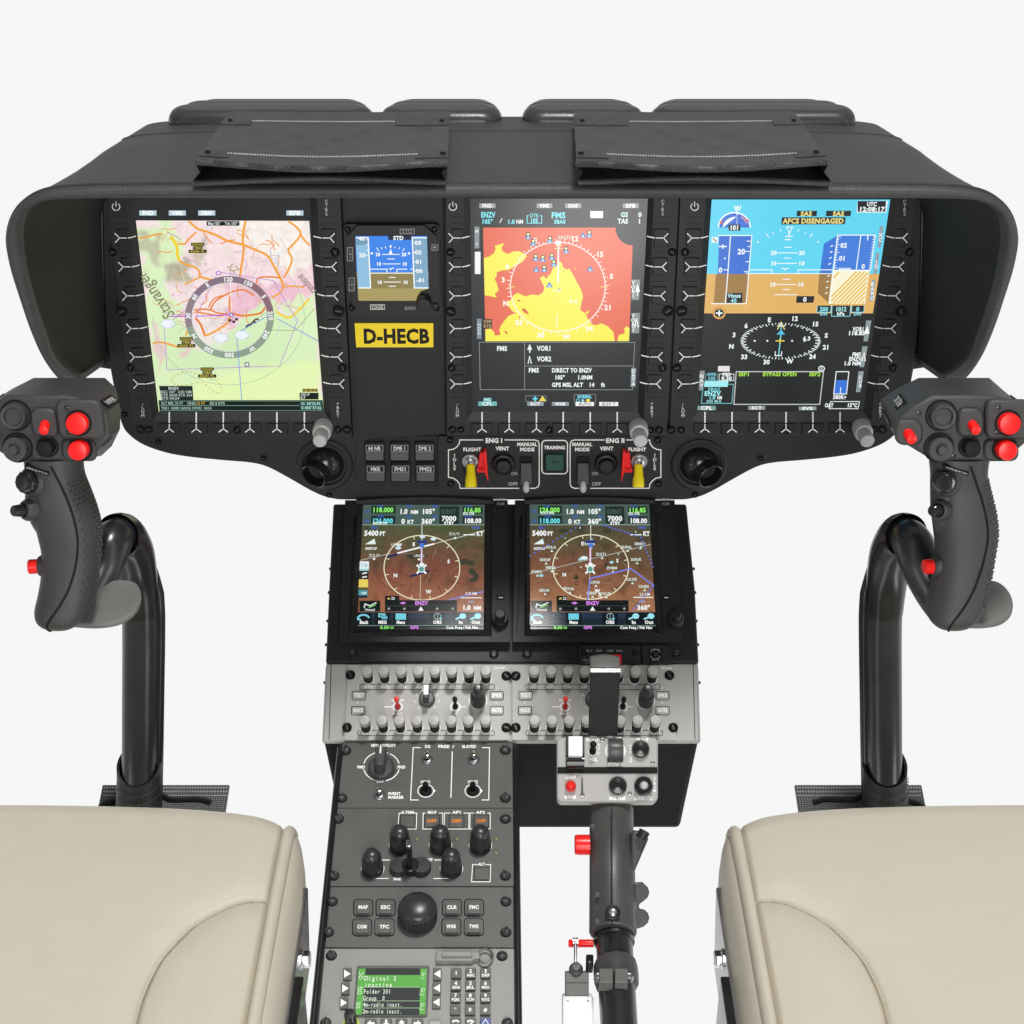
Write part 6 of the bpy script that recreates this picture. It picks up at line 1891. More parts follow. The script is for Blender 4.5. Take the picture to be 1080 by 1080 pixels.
for j, (y, keys) in enumerate(((1026, (('1', ''), ('2', 'ABC'), ('3', 'DEF'))), (1038.8, (('4', 'GHI'), ('5', 'JKL'), ('6', 'MNO'))), (1051.7, (('7', 'PQRS'), ('8', 'TUV'), ('9', 'WXYZ'))), (1064.8, (('*', ''), ('0', ''), ('#', ''))))):
    for i, (t, s_) in enumerate(keys):
        x = (481.2, 496.5, 512.2)[i] - j * .35 * (1 - i * .4)
        b = MB(); b.prism(PED, rrect(x - 5.5, y - 5, x + 5.5, y + 5, .8), HP, HP + .0026, 'pedestal_grey'); b.on(PED, HP + .0026, 'print')
        b.text(t, x, y - (1.9 if s_ else 0), 3.8, '#f4f4f2', bold=.4)
        if s_:
            b.text(s_, x, y + 2.5, 2.7, '#f0f0ee', w=8.5, bold=.3)
        b.build('phone_key', r, bevel=.0005)
for x, m, t in ((480.6, 'pedestal_grey', 0), (496.3, 'pedestal_grey', 1), (512, 'blue_key', 2)):
    b = MB(); b.prism(PED, rrect(x - 5.6, 1073, x + 5.6, 1084, .8), HP, HP + .0026, m); b.on(PED, HP + .0026, 'print')
    if t == 2:
        b.line([(x, 1074.8), (x + 3.6, 1081), (x - 3.6, 1081)], .8, '#e8eef8', 1, True)
    else:
        b.arc(x, 1082, 5, 5.6, 45, 135, 1.8, '#f2f2f0', 1, 10)
        if t:
            b.line([(x - 1, 1081), (x + 3.5, 1076.5)], 1.4, '#f2f2f0', 1)
    b.build('call_key', r, bevel=.0005)
for i, x in enumerate((391, 407.3, 423.6, 440.3)):
    b = MB(); b.prism(PED, rrect(x - 6, 1074.5, x + 6, 1085, .8), HP, HP + .0024, 'pedestal_grey'); b.on(PED, HP + .0024, 'print')
    a = (180, 270, 90, 0)[i]
    ca, sa = math.cos(math.radians(a)), math.sin(math.radians(a))
    P = [(4, 0), (0, 3.4), (0, 1.2), (-4, 1.2), (-4, -1.2), (0, -1.2), (0, -3.4)]
    b.poly([(x + px * ca - py * sa, 1079.3 - (px * sa + py * ca)) for px, py in P], '#f2f2f0', 1)
    b.build('cursor_key', r, bevel=.0005)
b = MB(); b.prism(PED, rrect(451.5, 1075.5, 466, 1087, 4), HP, HP + .003, 'button_grey'); b.build('oval_key', r, bevel=.001)
kk = PED.k(371, 1075); o = PED.Q(370.5, 1080, HP)
b = MB(); b.lathe(o, PED.n, [(8.4 * kk, 0), (8.4 * kk, .0015), (6.6 * kk, .0018)], 'glow_ring', 28); b.build('lit_ring', r)
b = MB(); b.lathe(o, PED.n, [(6.6 * kk, 0), (6.2 * kk, .014), (5.6 * kk, .0152), (0, .0155)], 'gloss_black', 28, flut=1, fd=-.04); b.build('volume_knob', r)
corner(r, ((349.5, 1008), (529.5, 1008.5), (343.5, 1079), (535, 1079)))
# cover with its pull ring
b = MB(); b.prism(PED, [(459.5, 1012.8), (497.5, 1012.8), (500.5, 1010.5), (506, 1010.5), (506, 1003.5), (500.5, 1003.5), (498.3, 1001.8), (460.5, 1001.8)], HP, HP + .006, 'radio_grey'); b.prism(PED, [(466, 1008), (498, 1008), (498, 1003), (466, 1003)], HP + .005, HP + .009, 'radio_grey'); b.build('socket_cover', r, bevel=.0008)
b = MB(); kk = PED.k(512, 1009); o = PED.Q(511.8, 1008.5, HP + .004)
pth = [o + PED.u * (7.6 * kk * math.cos(t)) + PED.v * (8.4 * kk * math.sin(t)) for t in np.linspace(0, 2 * PI, 41)]
b.tube(pth, .0009, 'steel', 8, cap=False); b.build('pull_ring', r)
# ------------------------------------------------------------------ collective lever
Rl = thing('collective_lever', 'collective lever with grey switch box, rising beside the pedestal on a black tube', 'collective lever', W(650, 1085, 1.12))
hc = W(640, 812, 1.255)
HD = slope(hc, 47)
b = MB()
b.prism(HD, rrect(587.5, 777.5, 694, 846.5, 6), -.020, 0, 'audio_grey'); b.build('switch_box', Rl, bevel=.0015)
b = MB(); b.prism(HD, [(588, 815.6), (693.5, 815.6), (693.5, 809), (588, 809)], -.001, .0012, 'deep_black'); b.on(HD, 0, 'print')
wt = '#ffffff'
b.build('dark_band', Rl, bevel=.0004)
b = MB().on(HD, 0, 'print')
for t, x, y, w_ in (('DUMP', 602, 819.8, 11), ('BAMBI', 601.5, 840.5, 12), ('SRCH LT', 625, 780, 13), ('HSL', 626, 800.8, 8.5), ('STOW V', 649, 806.3, 16), ('SL L/T', 678, 780.5, 13), ('MOB TRIM', 651, 842, 17), ('CARGO CTL', 678.5, 842, 19), ('FREQ', 649, 779, 14)):
    b.text(t, x, y, 3.6, wt, w=w_, bold=.4)
b.vtext('OFF ON', 665, 795, 2.6, 3.3, wt); b.vtext('TRIM', 690.5, 828, 3, 4, wt); b.vtext('AUTO', 631.5, 790, 2.4, 3.1, wt)
b.build('printed_legends', Rl)
kk = HD.k(640, 812)
b = MB(); b.prism(HD, rrect(597, 776.5, 616.5, 808, 1), 0, .004, 'dark_grey'); b.prism(HD, [(599.5, 797.5), (614.5, 797.5), (614.5, 776.3), (599.5, 776.3)], .004, .016, 'white_paint'); b.build('white_rocker', Rl, bevel=.0012)
b = MB(); b.lathe(HD.Q(607, 803.5, .002), V((1, 0, 0)), [(0, -.0065), (.006, -.0065), (.006, .0065), (0, .0065)], 'gloss_black', 20); b.build('rocker_wheel', Rl)
o = HD.Q(625, 793, 0)
b = MB(); b.lathe(o, HD.n, [(4.6 * kk, 0), (4.6 * kk, .0008), (3 * kk, .001)], 'white_paint', 20); b.lathe(o, (HD.n + HD.v * .35), [(.0028, 0), (.0026, .004), (.0016, .006), (.002, .010), (.0026, .0125), (.002, .0145), (0, .015)], 'deep_black', 14); b.build('toggle_switch', Rl)
o = HD.Q(649, 792, 0)
b = MB(); b.lathe(o, HD.n, [(11 * kk, 0), (11 * kk, .0008), (8.2 * kk, .0009)], 'white_paint', 26); b.lathe(o + HD.n * .003 - HD.u * .0055, HD.u, [(0, 0), (.0086, 0), (.009, .001), (.009, .010), (.0086, .011), (0, .011)], 'collective_grey', 40, flut=1, fd=-.02)
b.prism(HD, [(641, 803.5), (656.5, 803.5), (656.5, 799), (641, 799)], 0, .004, 'deep_black'); b.build('thumb_wheel', Rl)
for x, y, rr, nm in ((675.5, 790.5, 9.4, 'four_way_switch'), (651.5, 829, 9.6, 'four_way_switch')):
    o = HD.Q(x, y, 0); b = MB(); b.lathe(o, HD.n, [(rr * kk, 0), (rr * kk, .0025), (rr * .86 * kk, .0042), (2.4 * kk, .005), (2.2 * kk, .0085), (1.4 * kk, .0095), (0, .0096)], 'gloss_black', 30); b.build(nm, Rl)
o = HD.Q(678.5, 829.5, 0); b = MB(); b.lathe(o, HD.n, [(10 * kk, 0), (9.6 * kk, .006), (8.2 * kk, .0075), (4.6 * kk, .0075)], 'gloss_black', 30); b.lathe(o, HD.n, [(4.6 * kk, .0072), (3.6 * kk, .0082), (3.2 * kk, .010), (0, .0104)], 'knob_silver', 20); b.build('cargo_button', Rl)
o = HD.Q(601.8, 829.5, 0); b = MB(); b.lathe(o, HD.n, [(6 * kk, 0), (5.8 * kk, .003), (5.5 * kk, .005), (4.4 * kk, .0075), (2.6 * kk, .009), (0, .0094)], 'red_plastic', 24); b.build('red_button', Rl)
for x, y in ((635.4, 780.5), (688.3, 804.5), (664, 836.8), (614.3, 838.3)):
    b = MB(); b.lathe(HD.Q(x, y, 0), HD.n, [(2.6 * kk, 0), (2.4 * kk, .0008), (1.5 * kk, .0009), (1.3 * kk, .0003), (0, .0003)], 'steel', 14); b.build('screw', Rl)
b = MB(); b.prism(HD, [(613, 838), (615.2, 838), (614.6, 819.5), (613.4, 819.5)], 0, .0012, 'dark_grey'); b.build('slot_lever', Rl)
# upright strap above the box
t0 = HD.Q(637, 778, -.001); 
SP = slope(t0, 68)
b = MB()
q = [(620.5, 776), (651, 776), (654.3, 707), (622.8, 707)]
b.prism(SP, q, 0, .003, 'nose_black'); b.build('strap', Rl, bevel=.0006)
pa, pb = SP.Q(622.8, 707.4, .003), SP.Q(654.3, 707.4, .003)
b = MB()
rows = []
for i in range(10):
    t = i / 9
    yy = 707.2 - 4.5 * t
    rows.append([p for p in [SP.Q(622.8 + (31.5) * s_, yy - (2.4 * math.sin(PI * s_) * (t)), .003) + V((0, .014 * t * t, 0)) for s_ in np.linspace(0, 1, 15)]])
b.grid(rows, 'thumb_grey'); b.build('bent_tip', Rl, solid=.0025)
b = MB(); b.tube([pa, pb], .0024, 'steel', 12); b.build('bend_edge', Rl)
# grip
R_ = lambda x, d: x * d / F
path = [(645, 853, 1.268), (645, 872, 1.254), (645.5, 905, 1.233), (646, 940, 1.215), (646.5, 985, 1.19)]
pp = [W(*p) for p in path]
pts = [V(p) for p in spline(pp, 6)]
b = MB()
rad = [R_(23.5 + .9 * i / (len(pts) - 1), 1.23) for i in range(len(pts))]
b.tube(pts, rad, 'collective_grey', 36, flat=.85)
b.build('grip', Rl, bevel=.0015, sharp=60)
b = MB(); b.tube([p + V((0, -.85 * rad[i] - .0001, .0003)) if False else W(645.3 + .3 * i / len(pts), 848 + (980 - 848) * i / (len(pts) - 1), 1.2395 - (1.2395 - 1.1685) * i / (len(pts) - 1)) for i, p in enumerate(pts)], .0004, 'deep_black', 6)
b.build('mould_seam', Rl)
b = MB(); a, c = W(606, 891, 1.232), W(622, 891, 1.232); b.tube([c, c.lerp(a, .75), c.lerp(a, .95), a], [R_(10.6, 1.23), R_(10.6, 1.23), R_(10.2, 1.23), R_(8.8, 1.23)], 'red_plastic', 28); b.build('friction_knob', Rl)
fp = Plane(W(660, 900, 1.225), (1, 0, 0), HD.v)
b = MB(); b.prism(fp, [(666, 927), (684, 885), (682, 877), (666, 875)], -.012, .002, 'collective_grey'); b.build('trigger_guard', Rl, bevel=.002)
b = MB(); b.tube([W(676, 884, 1.222), W(680, 876.5, 1.222)], .0042, 'key_black', 16); b.build('trigger_button', Rl)
b = MB()
q = [(661, 977.5), (661, 931), (678, 930)] + [(673.5 + 11.5 * math.cos(math.radians(a)), 941 - 10.5 * math.sin(math.radians(a))) for a in (60, 30, 0, -30, -60)] + [(675, 953), (673.5, 956), (675, 958.5)] + [(673.5 + 11.5 * math.cos(math.radians(a)), 968 - 10.5 * math.sin(math.radians(a))) for a in (60, 30, 0, -30, -60)] + [(672, 979.5)]
b.prism(fp, q, -.014, .004, 'collective_grey'); b.build('finger_rest', Rl, bevel=.0025)
for x, y, rr in ((625, 871.5, 2.2), (630, 943.5, 2.6), (630, 971.5, 2.6)):
    b = MB(); d = 1.2385 - (y - 848) / 132 * .071 + .006; b.lathe(W(x, y, d), (CAM - W(x, y, d)), [(.0018, -.004), (.0018, .0006), (.0012, .0008), (0, .0004)], 'dark_grey', 12); b.build('screw', Rl)
d = 1.176; o = W(646.3, 962.5, d); ax = CAM - o
b = MB(); b.lathe(o, ax, [(.0055, -.006), (.0055, .0012), (.0046, .0018), (.0034, .001), (.0030, .001)], 'key_black', 24); b.lathe(o, ax, [(.0028, -.002), (.0028, .0022), (.0012, .003), (0, .003)], 'steel', 6); b.build('hex_bolt', Rl)
# tube and fittings below
b = MB(); p0, p1 = W(647, 980, 1.20), W(654, 1100, 1.12)
b.tube([p0, p0.lerp(p1, .04), p0.lerp(p1, .3), p0.lerp(p1, .6), p1], [R_(19, 1.19), R_(19.5, 1.19), R_(19.5, 1.18), R_(19.5, 1.16), R_(19.5, 1.13)], 'tube_black', 36); b.build('lever_tube', Rl)
def ringp(y):
    t = (y - 980) / 120
    return p0.lerp(p1, t)
b = MB(); ax = (p1 - p0).normalized(); b.lathe(ringp(989), ax, [(R_(19, 1.2), -.004), (R_(21.5, 1.2), -.003), (R_(21.5, 1.2), .0045), (R_(19, 1.2), .0055)], 'gloss_black', 36); b.build('collar', Rl)
b = MB(); b.lathe(ringp(1030), ax, [(R_(19, 1.17), -.010), (R_(23.2, 1.17), -.009), (R_(23.8, 1.17), 0), (R_(23.2, 1.17), .009), (R_(19, 1.17), .010)], 'dark_grey', 12); b.build('clamp', Rl, bevel=.001)
cp = Plane(ringp(1030) + ax.cross(V((1, 0, 0))).normalized() * -.0, (1, 0, 0), -ax)
for x0, x1 in ((632, 646.5), (648.5, 662)):
    b = MB(); b.prism(cp, rrect(x0 + 4, 1021, x1 + 4 if x0 > 640 else x1, 1036, .6) if False else [(x0, 1036), (x1, 1036), (x1, 1021), (x0, 1021)], .010, .0195, 'steel' if False else 'thumb_grey'); b.build('clamp_jaw', Rl, bevel=.0007)
for x in (631, 663.5):
    b = MB(); oo = cp.Q(x, 1029.5, .0155); b.lathe(oo, cp.n, [(.0032, -.004), (.003, .0005), (.0018, .0012), (0, .0008)], 'steel', 6); b.build('clamp_bolt', Rl)
b = MB(); b.prism(cp, [(618, 1015), (626, 1015), (626, 1006), (618, 1006)], -.008, .004, 'gloss_black'); b.build('side_lug', Rl, bevel=.001)
b = MB(); a, c = W(599.5, 995, 1.19), W(626, 995, 1.19); b.tube([a, a.lerp(c, .05), c], [.0022, .0028, .0028], 'red_plastic', 18); b.build('red_pin', Rl)
b = MB(); a, c = W(607, 990, 1.186), W(607, 1021, 1.17); b.tube([a, c], [.0012, .0012], 'chrome', 10); b.lathe(W(607, 993.5, 1.186), V((1, 0, 0)), [(.0031, -.0018), (.0031, .0018)], 'chrome', 16); b.build('link_rod', Rl)
bp = slope(W(608, 1040, 1.165), 52)
b = MB(); b.prism(bp, rrect(596.5, 1026, 621, 1050.5, 1), -.014, .004, 'thumb_grey'); b.on(bp, .004, 'print').line([(596.8, 1036.5), (620.5, 1036.5)], .7, '#1c1c1b', 1); b.lathe(bp.Q(607.5, 1023, .002), (0, -.3, .95), [(.005, -.004), (.005, .002), (.0035, .003), (.0035, .0055), (0, .0058)], 'dark_grey', 20); b.build('actuator', Rl, bevel=.0008)
b = MB(); b.prism(bp, rrect(593.5, 1050.8, 626, 1095, 2.5), -.018, .006, 'white_paint'); b.build('white_housing', Rl, bevel=.0015)
for x in (598.5, 620.5):
    b = MB(); b.lathe(bp.Q(x, 1054.5, .006), bp.n, [(.0018, 0), (.0016, .0008), (.0006, .0008), (0, .0004)], 'steel', 12); b.build('screw', Rl)

# ------------------------------------------------------------------ cyclic sticks
SHIFT = V((-.60, 0, 0))


def cyclic(right, label):
    r = thing('cyclic_stick', label, 'cyclic stick', W(930 if right else 150, 836, 1.30), 'cyclic sticks in front of the seats')
    S = V((0, 0, 0)) if right else SHIFT
    G = lambda x, y, d: W(x, y, d) + S
    # --- tube
    m = (lambda x: x) if right else (lambda x: 1080 - x)
    path = [(934, 850, 1.305), (933, 800, 1.288), (932.5, 740, 1.27), (932, 680, 1.25), (932.5, 645, 1.236), (936, 608, 1.220), (942, 580, 1.200), (952, 564.5, 1.182), (962, 572, 1.168), (970, 592, 1.162), (980, 612, 1.160), (991, 630, 1.158), (1003, 645, 1.152)]
    pts = [V(p) for p in spline([W(m(x), y, d) for x, y, d in path], 5)]
    n = len(pts)
    b = MB(); b.tube(pts, [.0134] * (n - 23) + [.0137, .014, .0143] + [.0146] * 20, 'tube_black', 32); b.build('stick_tube', r, sharp=60)
    # bend sleeve: thin shell over the elbow, open towards the grip
    seg = pts[20:38]
    b = MB(); b.tube(seg, [.0139 + .0022 * min(1, i / 9) for i in range(len(seg))], 'gloss_black', 32, cap=False)
    inner = [p for p in reversed(seg)]
    b.tube(inner, [.0134 + .0022 * min(1, i / 9) for i in reversed(range(len(seg)))], 'gloss_black', 32, cap=False)
    b.build('elbow_sleeve', r, sharp=60)
    b = MB(); o = W(m(938), 571.5, 1.19); b.lathe(o, V((.5 if right else -.5, -1, .1)), [(.0034, -.006), (.0034, .004), (.0024, .0052), (0, .0052)], 'gloss_black', 16); b.build('sleeve_bolt', r)
    # black strip along the outer side of the tube, standing in for shadow
    b = MB(); b.tube([V(p) + V(((-1 if right else 1) * (.0125 if i < 22 else .0125 - .0009 * (i - 22)), .006, 0 if i < 22 else .0007 * (i - 22))) for i, p in enumerate(pts[:36])], [.0052 if i < 22 else .0052 - .00016 * (i - 22) for i in range(36)], 'gloss_black', 14); b.build('shadow_strip', r)
    # --- grip body: cross sections from the head down
    secs = [(1012, 478, 31, .020, 1.100), (1011, 490, 29.5, .0195, 1.101), (1011.5, 503, 29, .0195, 1.103), (1013.5, 520, 31, .0205, 1.106), (1016, 540, 33, .0215, 1.109), (1018, 560, 32.5, .0215, 1.112), (1017.5, 582, 30, .0205, 1.115), (1014.5, 604, 29.5, .020, 1.117), (1010.5, 624, 29.5, .0205, 1.118), (1006, 640, 28.5, .0205, 1.118), (1003.5, 651, 24.5, .018, 1.118), (1003, 658.5, 17, .012, 1.118), (1003, 662.5, 7, .005, 1.118)]
    sp = spline([(x, y, hw, hd, d) for x, y, hw, hd, d in secs], 4)
    rows = []
    fwd = FW
    for x, y, hw, hd, d in sp:
        c = G(x, y, d) if right else W(x, y, d) + S
        c = W(x, y, d) + S
        w_ = hw * d / F
        row = []
        for k in range(40):
            a = 2 * PI * k / 40
            ca, sa = math.cos(a), math.sin(a)
            e = .78
            px_ = math.copysign(abs(ca) ** e, ca) * w_; py_ = math.copysign(abs(sa) ** e, sa) * hd
            row.append(c + V((px_, py_ * math.cos(.35), -py_ * math.sin(.35) * -1 * -.4)))
        rows.append(row)
    b = MB(); b.grid(rows, 'grip_rubber', closed=True); b.add(rows[-1], [tuple(range(40))], 'grip_rubber')
    b.build('handgrip', r, sharp=70)
    # mould line running down the front
    P = []
    for i, row in enumerate(rows[2:-3]):
        t = i / (len(rows) - 6)
        k = 40 * (.75 + .075 * math.sin(PI * 1.3 * t + .2) * (1 - .2 * t) - .0)
        kf = k % 40; k0 = int(kf)
        p = row[k0].lerp(row[(k0 + 1) % 40], kf - k0)
        P.append(p + V((0, -.0003, 0)))
    b = MB(); b.tube(P, .00075, 'deep_black', 6); b.build('mould_line', r)
    # moulded pimples on the outer right cheek
    b = MB()
    for i in range(8, len(rows) - 14):
        for j, k in enumerate((34.1, 35.6, 37.1, 38.6, 40.1)):
            kk_ = (k + (.75 if i % 2 else 0)) % 40; k0 = int(kk_)
            p = rows[i][k0].lerp(rows[i][(k0 + 1) % 40], kk_ - k0)
            nrm = (p - sum(rows[i], V((0, 0, 0))) / 40).normalized()
            b.lathe(p, nrm, [(.0011, -.0003), (.0008, .0006), (0, .0009)], 'grip_rubber', 8)
    b.build('pimpled_cheek', r)
    # thumb rest paddle
    tp = slope(W(1050, 640, 1.137), 20)
    b = MB()
    q = [(1006, 657), (1000, 648), (1010, 620), (1030, 611.5), (1046, 611.5), (1056, 615), (1064, 623), (1068.5, 634), (1067, 645), (1060, 652.5), (1050, 656.5), (1032, 658.5)]
    top = [tp.Q(x, y, 0) + S for x, y in [tuple(p) for p in spline(q + q[:1], 4)][:-1]]
    b.prism3(top, V((0, 0, -.004)), 'thumb_grey'); b.build('hand_rest', r, bevel=.0016)
    # --- head: faceted switch box
    hp = Plane(W(1010, 452, 1.078), (1, 0, 0), (0, math.sin(math.radians(14)), math.cos(math.radians(14))))
    face = [(985, 487), (1050, 487), (1070, 478), (1089, 462), (1090, 437), (1072, 424), (1048, 417.5), (984, 417.5), (960, 431), (941, 447), (946, 463)]
    top = [hp.Q(x, y, 0) + S for x, y in face]
    bq = [(990, 478), (1040, 480), (1050, 470), (1058, 452), (1059, 432), (1054, 408), (1043, 397.5), (968, 397.5), (945, 409), (926, 421), (940, 455)]
    back = [W(x, y, 1.128) + S for x, y in bq]
    b = MB()
    nn = len(top)
    fs = [tuple(range(nn)), tuple(range(2 * nn - 1, nn - 1, -1))] + [(i, nn + i, nn + (i + 1) % nn, (i + 1) % nn) for i in range(nn)]
    b.add(top + back, fs, 'grip_rubber')
    b.build('switch_head', r, bevel=.003, seg=3)
    kk = hp.k(1010, 452)

    def T(o):
        return o + S
    # raised pads that carry the buttons
    b = MB()
    b.prism3([T(hp.Q(x, y, .006)) for x, y in rrect(1040, 422, 1089, 464, 9)], hp.n * -.0065, 'grip_rubber'); b.build('button_pod', r, bevel=.002)
    b = MB(); b.prism3([T(hp.Q(x, y, .004)) for x, y in rrect(1010, 431, 1039, 462, 9)], hp.n * -.0045, 'grip_rubber'); b.build('button_pod', r, bevel=.002)
    b = MB(); b.prism3([T(hp.Q(x, y, .003)) for x, y in rrect(1038, 463, 1075, 487, 8)], hp.n * -.0035, 'grip_rubber'); b.build('button_pod', r, bevel=.002)
    b = MB(); b.prism3([T(hp.Q(x, y, .003)) for x, y in rrect(944, 443, 974, 470, 10)], hp.n * -.0035, 'grip_rubber'); b.build('button_pod', r, bevel=.002)
    def btn(x, y, rr, h0, L, m, nm, ax=None, ring=True, prof=None):
        o = T(hp.Q(x, y, h0)); a = ax or hp.n
        b = MB()
        if ring:
            b.lathe(o, hp.n, [((rr + 2.8) * kk, -.001), ((rr + 2.8) * kk, .0006), ((rr + .8) * kk, .0004), ((rr + .6) * kk, -.001)], 'deep_black', 30)
        b.lathe(o, a, prof or [(rr * kk, -.002), (rr * kk, L * .85), (rr * .93 * kk, L * .97), (rr * .8 * kk, L), (0, L * 1.02)], m, 32)
        b.build(nm, r)
    btn(1063, 446, 11.2, .006, .006, 'red_plastic', 'large_red_button')
    btn(1059.5, 473.5, 10.2, .004, .008, 'red_plastic', 'large_red_button')
    btn(1025, 447.5, 5.2, .003, .0085, 'red_plastic', 'small_red_button', V((.12, -1, -.12)))
    btn(957.5, 457, 5.6, .002, .0085, 'red_plastic', 'small_red_button', V((.15, -1, -.12)))
    btn(992.5, 438, 14, 0, .007, 'grip_rubber', 'trim_hat', prof=[(14 * kk, -.001), (13.6 * kk, .006), (12.6 * kk, .0075), (10 * kk, .0072), (8.5 * kk, .0052), (0, .005)])
    btn(990, 472, 13.5, 0, .007, 'grip_rubber', 'trim_hat', prof=[(13.5 * kk, -.001), (13.2 * kk, .006), (12.2 * kk, .0075), (6.2 * kk, .0075), (5.6 * kk, .0072), (5.2 * kk, .0105), (4.4 * kk, .0114), (0, .0115)])
    btn(1022, 471, 8.8, 0, .010, 'deep_black', 'black_button')
    for x, y in ((969, 435.5), (1053, 433 - 3), (1051.5, 456), (1005.5, 481), (967, 466)):
        b = MB(); b.lathe(T(hp.Q(x, y, .0062 if x > 1040 else .0003)), hp.n, [(2.6 * kk, -.001), (2.4 * kk, .0008), (1.2 * kk, .0009), (0, .0003)], 'gloss_black', 12); b.build('screw', r)
    # engraved plates on the inner slope of the head
    f0, f1 = top[8], top[9]
    for (ta, tb, off, wd), txt in zip(((.42, .72, .009, .010),), ('HOIST',)):
        pass
    # side plates sit on the bevelled faces
    def plate(i, j, t, dep, L_, wd, txt, along=False):
        a, c = top[i], top[j]; a2, c2 = back[i], back[j]
        u = (a2 - a).normalized(); v = (c - a)
        vv = v - u * v.dot(u); vv.normalize()
        nr = u.cross(vv).normalized()
        ctr = (a + c) / 2 * .5 + (a2 + c2) / 2 * .5
        if nr.dot(ctr - (sum(top, V((0, 0, 0))) + sum(back, V((0, 0, 0)))) / (2 * nn)) < 0:
            nr = -nr
        o = a.lerp(c, t) + u * dep
        uu = vv if not along else u
        if along and txt:
            uu = -u if False else u
        ww = nr.cross(uu)
        b = MB()
        q = [o + uu * (sx_ * L_ / 2) + ww * (sy_ * wd / 2) + nr * .0008 for sx_, sy_ in ((-1, -1), (1, -1), (1, 1), (-1, 1))]
        b.prism3(q, nr * -.002, 'deep_black')
        pl = Plane(o + nr * .0008, uu, ww)
        vs, fs, adv = layout(txt)
        s1 = L_ * .8 / adv; s2 = wd * .5 / CAPH
        b.add([pl.at((x - adv / 2) * s1, (y - CAPH / 2) * s2, .0002) for x, y in vs], fs, 'print', '#b9b9b7')
        b.build('name_plate', r, bevel=.0002)
    plate(8, 9, .25, .026, .024, .0085, 'FREQ SEL', True)
    plate(9, 10, .4, .024, .020, .006, 'TRIM REL', True)
    plate(5, 4, .5, .022, .022, .008, 'WIPER', True)
    plate(3, 2, .5, .022, .020, .006, 'HOIST', True)
    # raised platform that carries the thumb controls
    b = MB(); b.tube([V(p) for p in spline([W(1006, 486, 1.103) + S, W(1001, 503, 1.101) + S, W(998, 520, 1.099) + S, W(997, 538, 1.101) + S, W(1001, 558, 1.108) + S, W(1008, 578, 1.118) + S], 5)], [.008 + .0016 * math.sin(PI * i / 25) for i in range(26)], 'grip_rubber', 24)
    b.build('thumb_platform', r, sharp=70)
    # --- thumb controls on the left cheek of the grip
    def cheek(x, y, d, ax, prof, mtl, nm, base=True, rb=.0085):
        o = W(x, y, d) + S
        b = MB()
        if base:
            b.lathe(o, ax, [(rb * 1.25, -.006), (rb * 1.2, .0005), (rb, .0025), (rb * .8, .003)], 'grip_rubber', 24)
        b.lathe(o, ax, prof, mtl, 24, flut=1 if nm == 'thumb_wheel' else 0, fd=-.06)
        b.build(nm, r)
    cheek(998, 508, 1.089, V((-.4, -.85, .35)), [(.0078, .002), (.0078, .007), (.007, .0082), (.0056, .0086), (.0052, .0105), (0, .011)], 'gloss_black', 'thumb_wheel')
    cheek(991, 538, 1.091, V((-.6, -.7, .3)), [(.0042, .001), (.0042, .006), (.0036, .0105), (.0028, .0112), (0, .0113)], 'gloss_black', 'thumb_button', rb=.006)
    cheek(988, 597, 1.113, V((-1, -.12, 0)), [(.0060, -.002), (.0060, .001), (.005, .0012), (.005, .0085), (.0042, .0092), (0, .0093)], 'red_plastic', 'red_push_button', base=True, rb=.0062)
    # cross brace between head and grip
    pl = Plane(W(1012, 497, 1.085), (1, 0, -.22), (0, .3, 1))
    b = MB(); q = [W(x, y, 1.0825) + S for x, y in ((995.5, 494), (1021, 502), (1022, 498), (996.5, 490.5))]
    b.prism3(q, V((0, .006, 0)), 'deep_black')
    vs, fs, adv = layout('WITH BUTTON')
    o = (q[0] + q[3]) / 2 + V((.0015, -.0003, 0)); uu = (q[1] - q[0]); Lq = uu.length; uu.normalize(); vv = (q[3] - q[0]); hq = vv.length; vv.normalize()
    o = q[0] + uu * Lq * .06 + vv * hq * .28 + V((0, -.0003, 0))
    b.add([o + uu * (x * Lq * .88 / adv) + vv * (y * hq * .45 / CAPH) for x, y in vs], fs, 'print', '#b9b9b7')
    b.build('name_plate', r)
    return r


cyclic(False, 'cyclic stick with red buttons, its head half hiding the hood wing beside the map display')
cyclic(True, 'cyclic stick with red buttons in front of the blue attitude display')

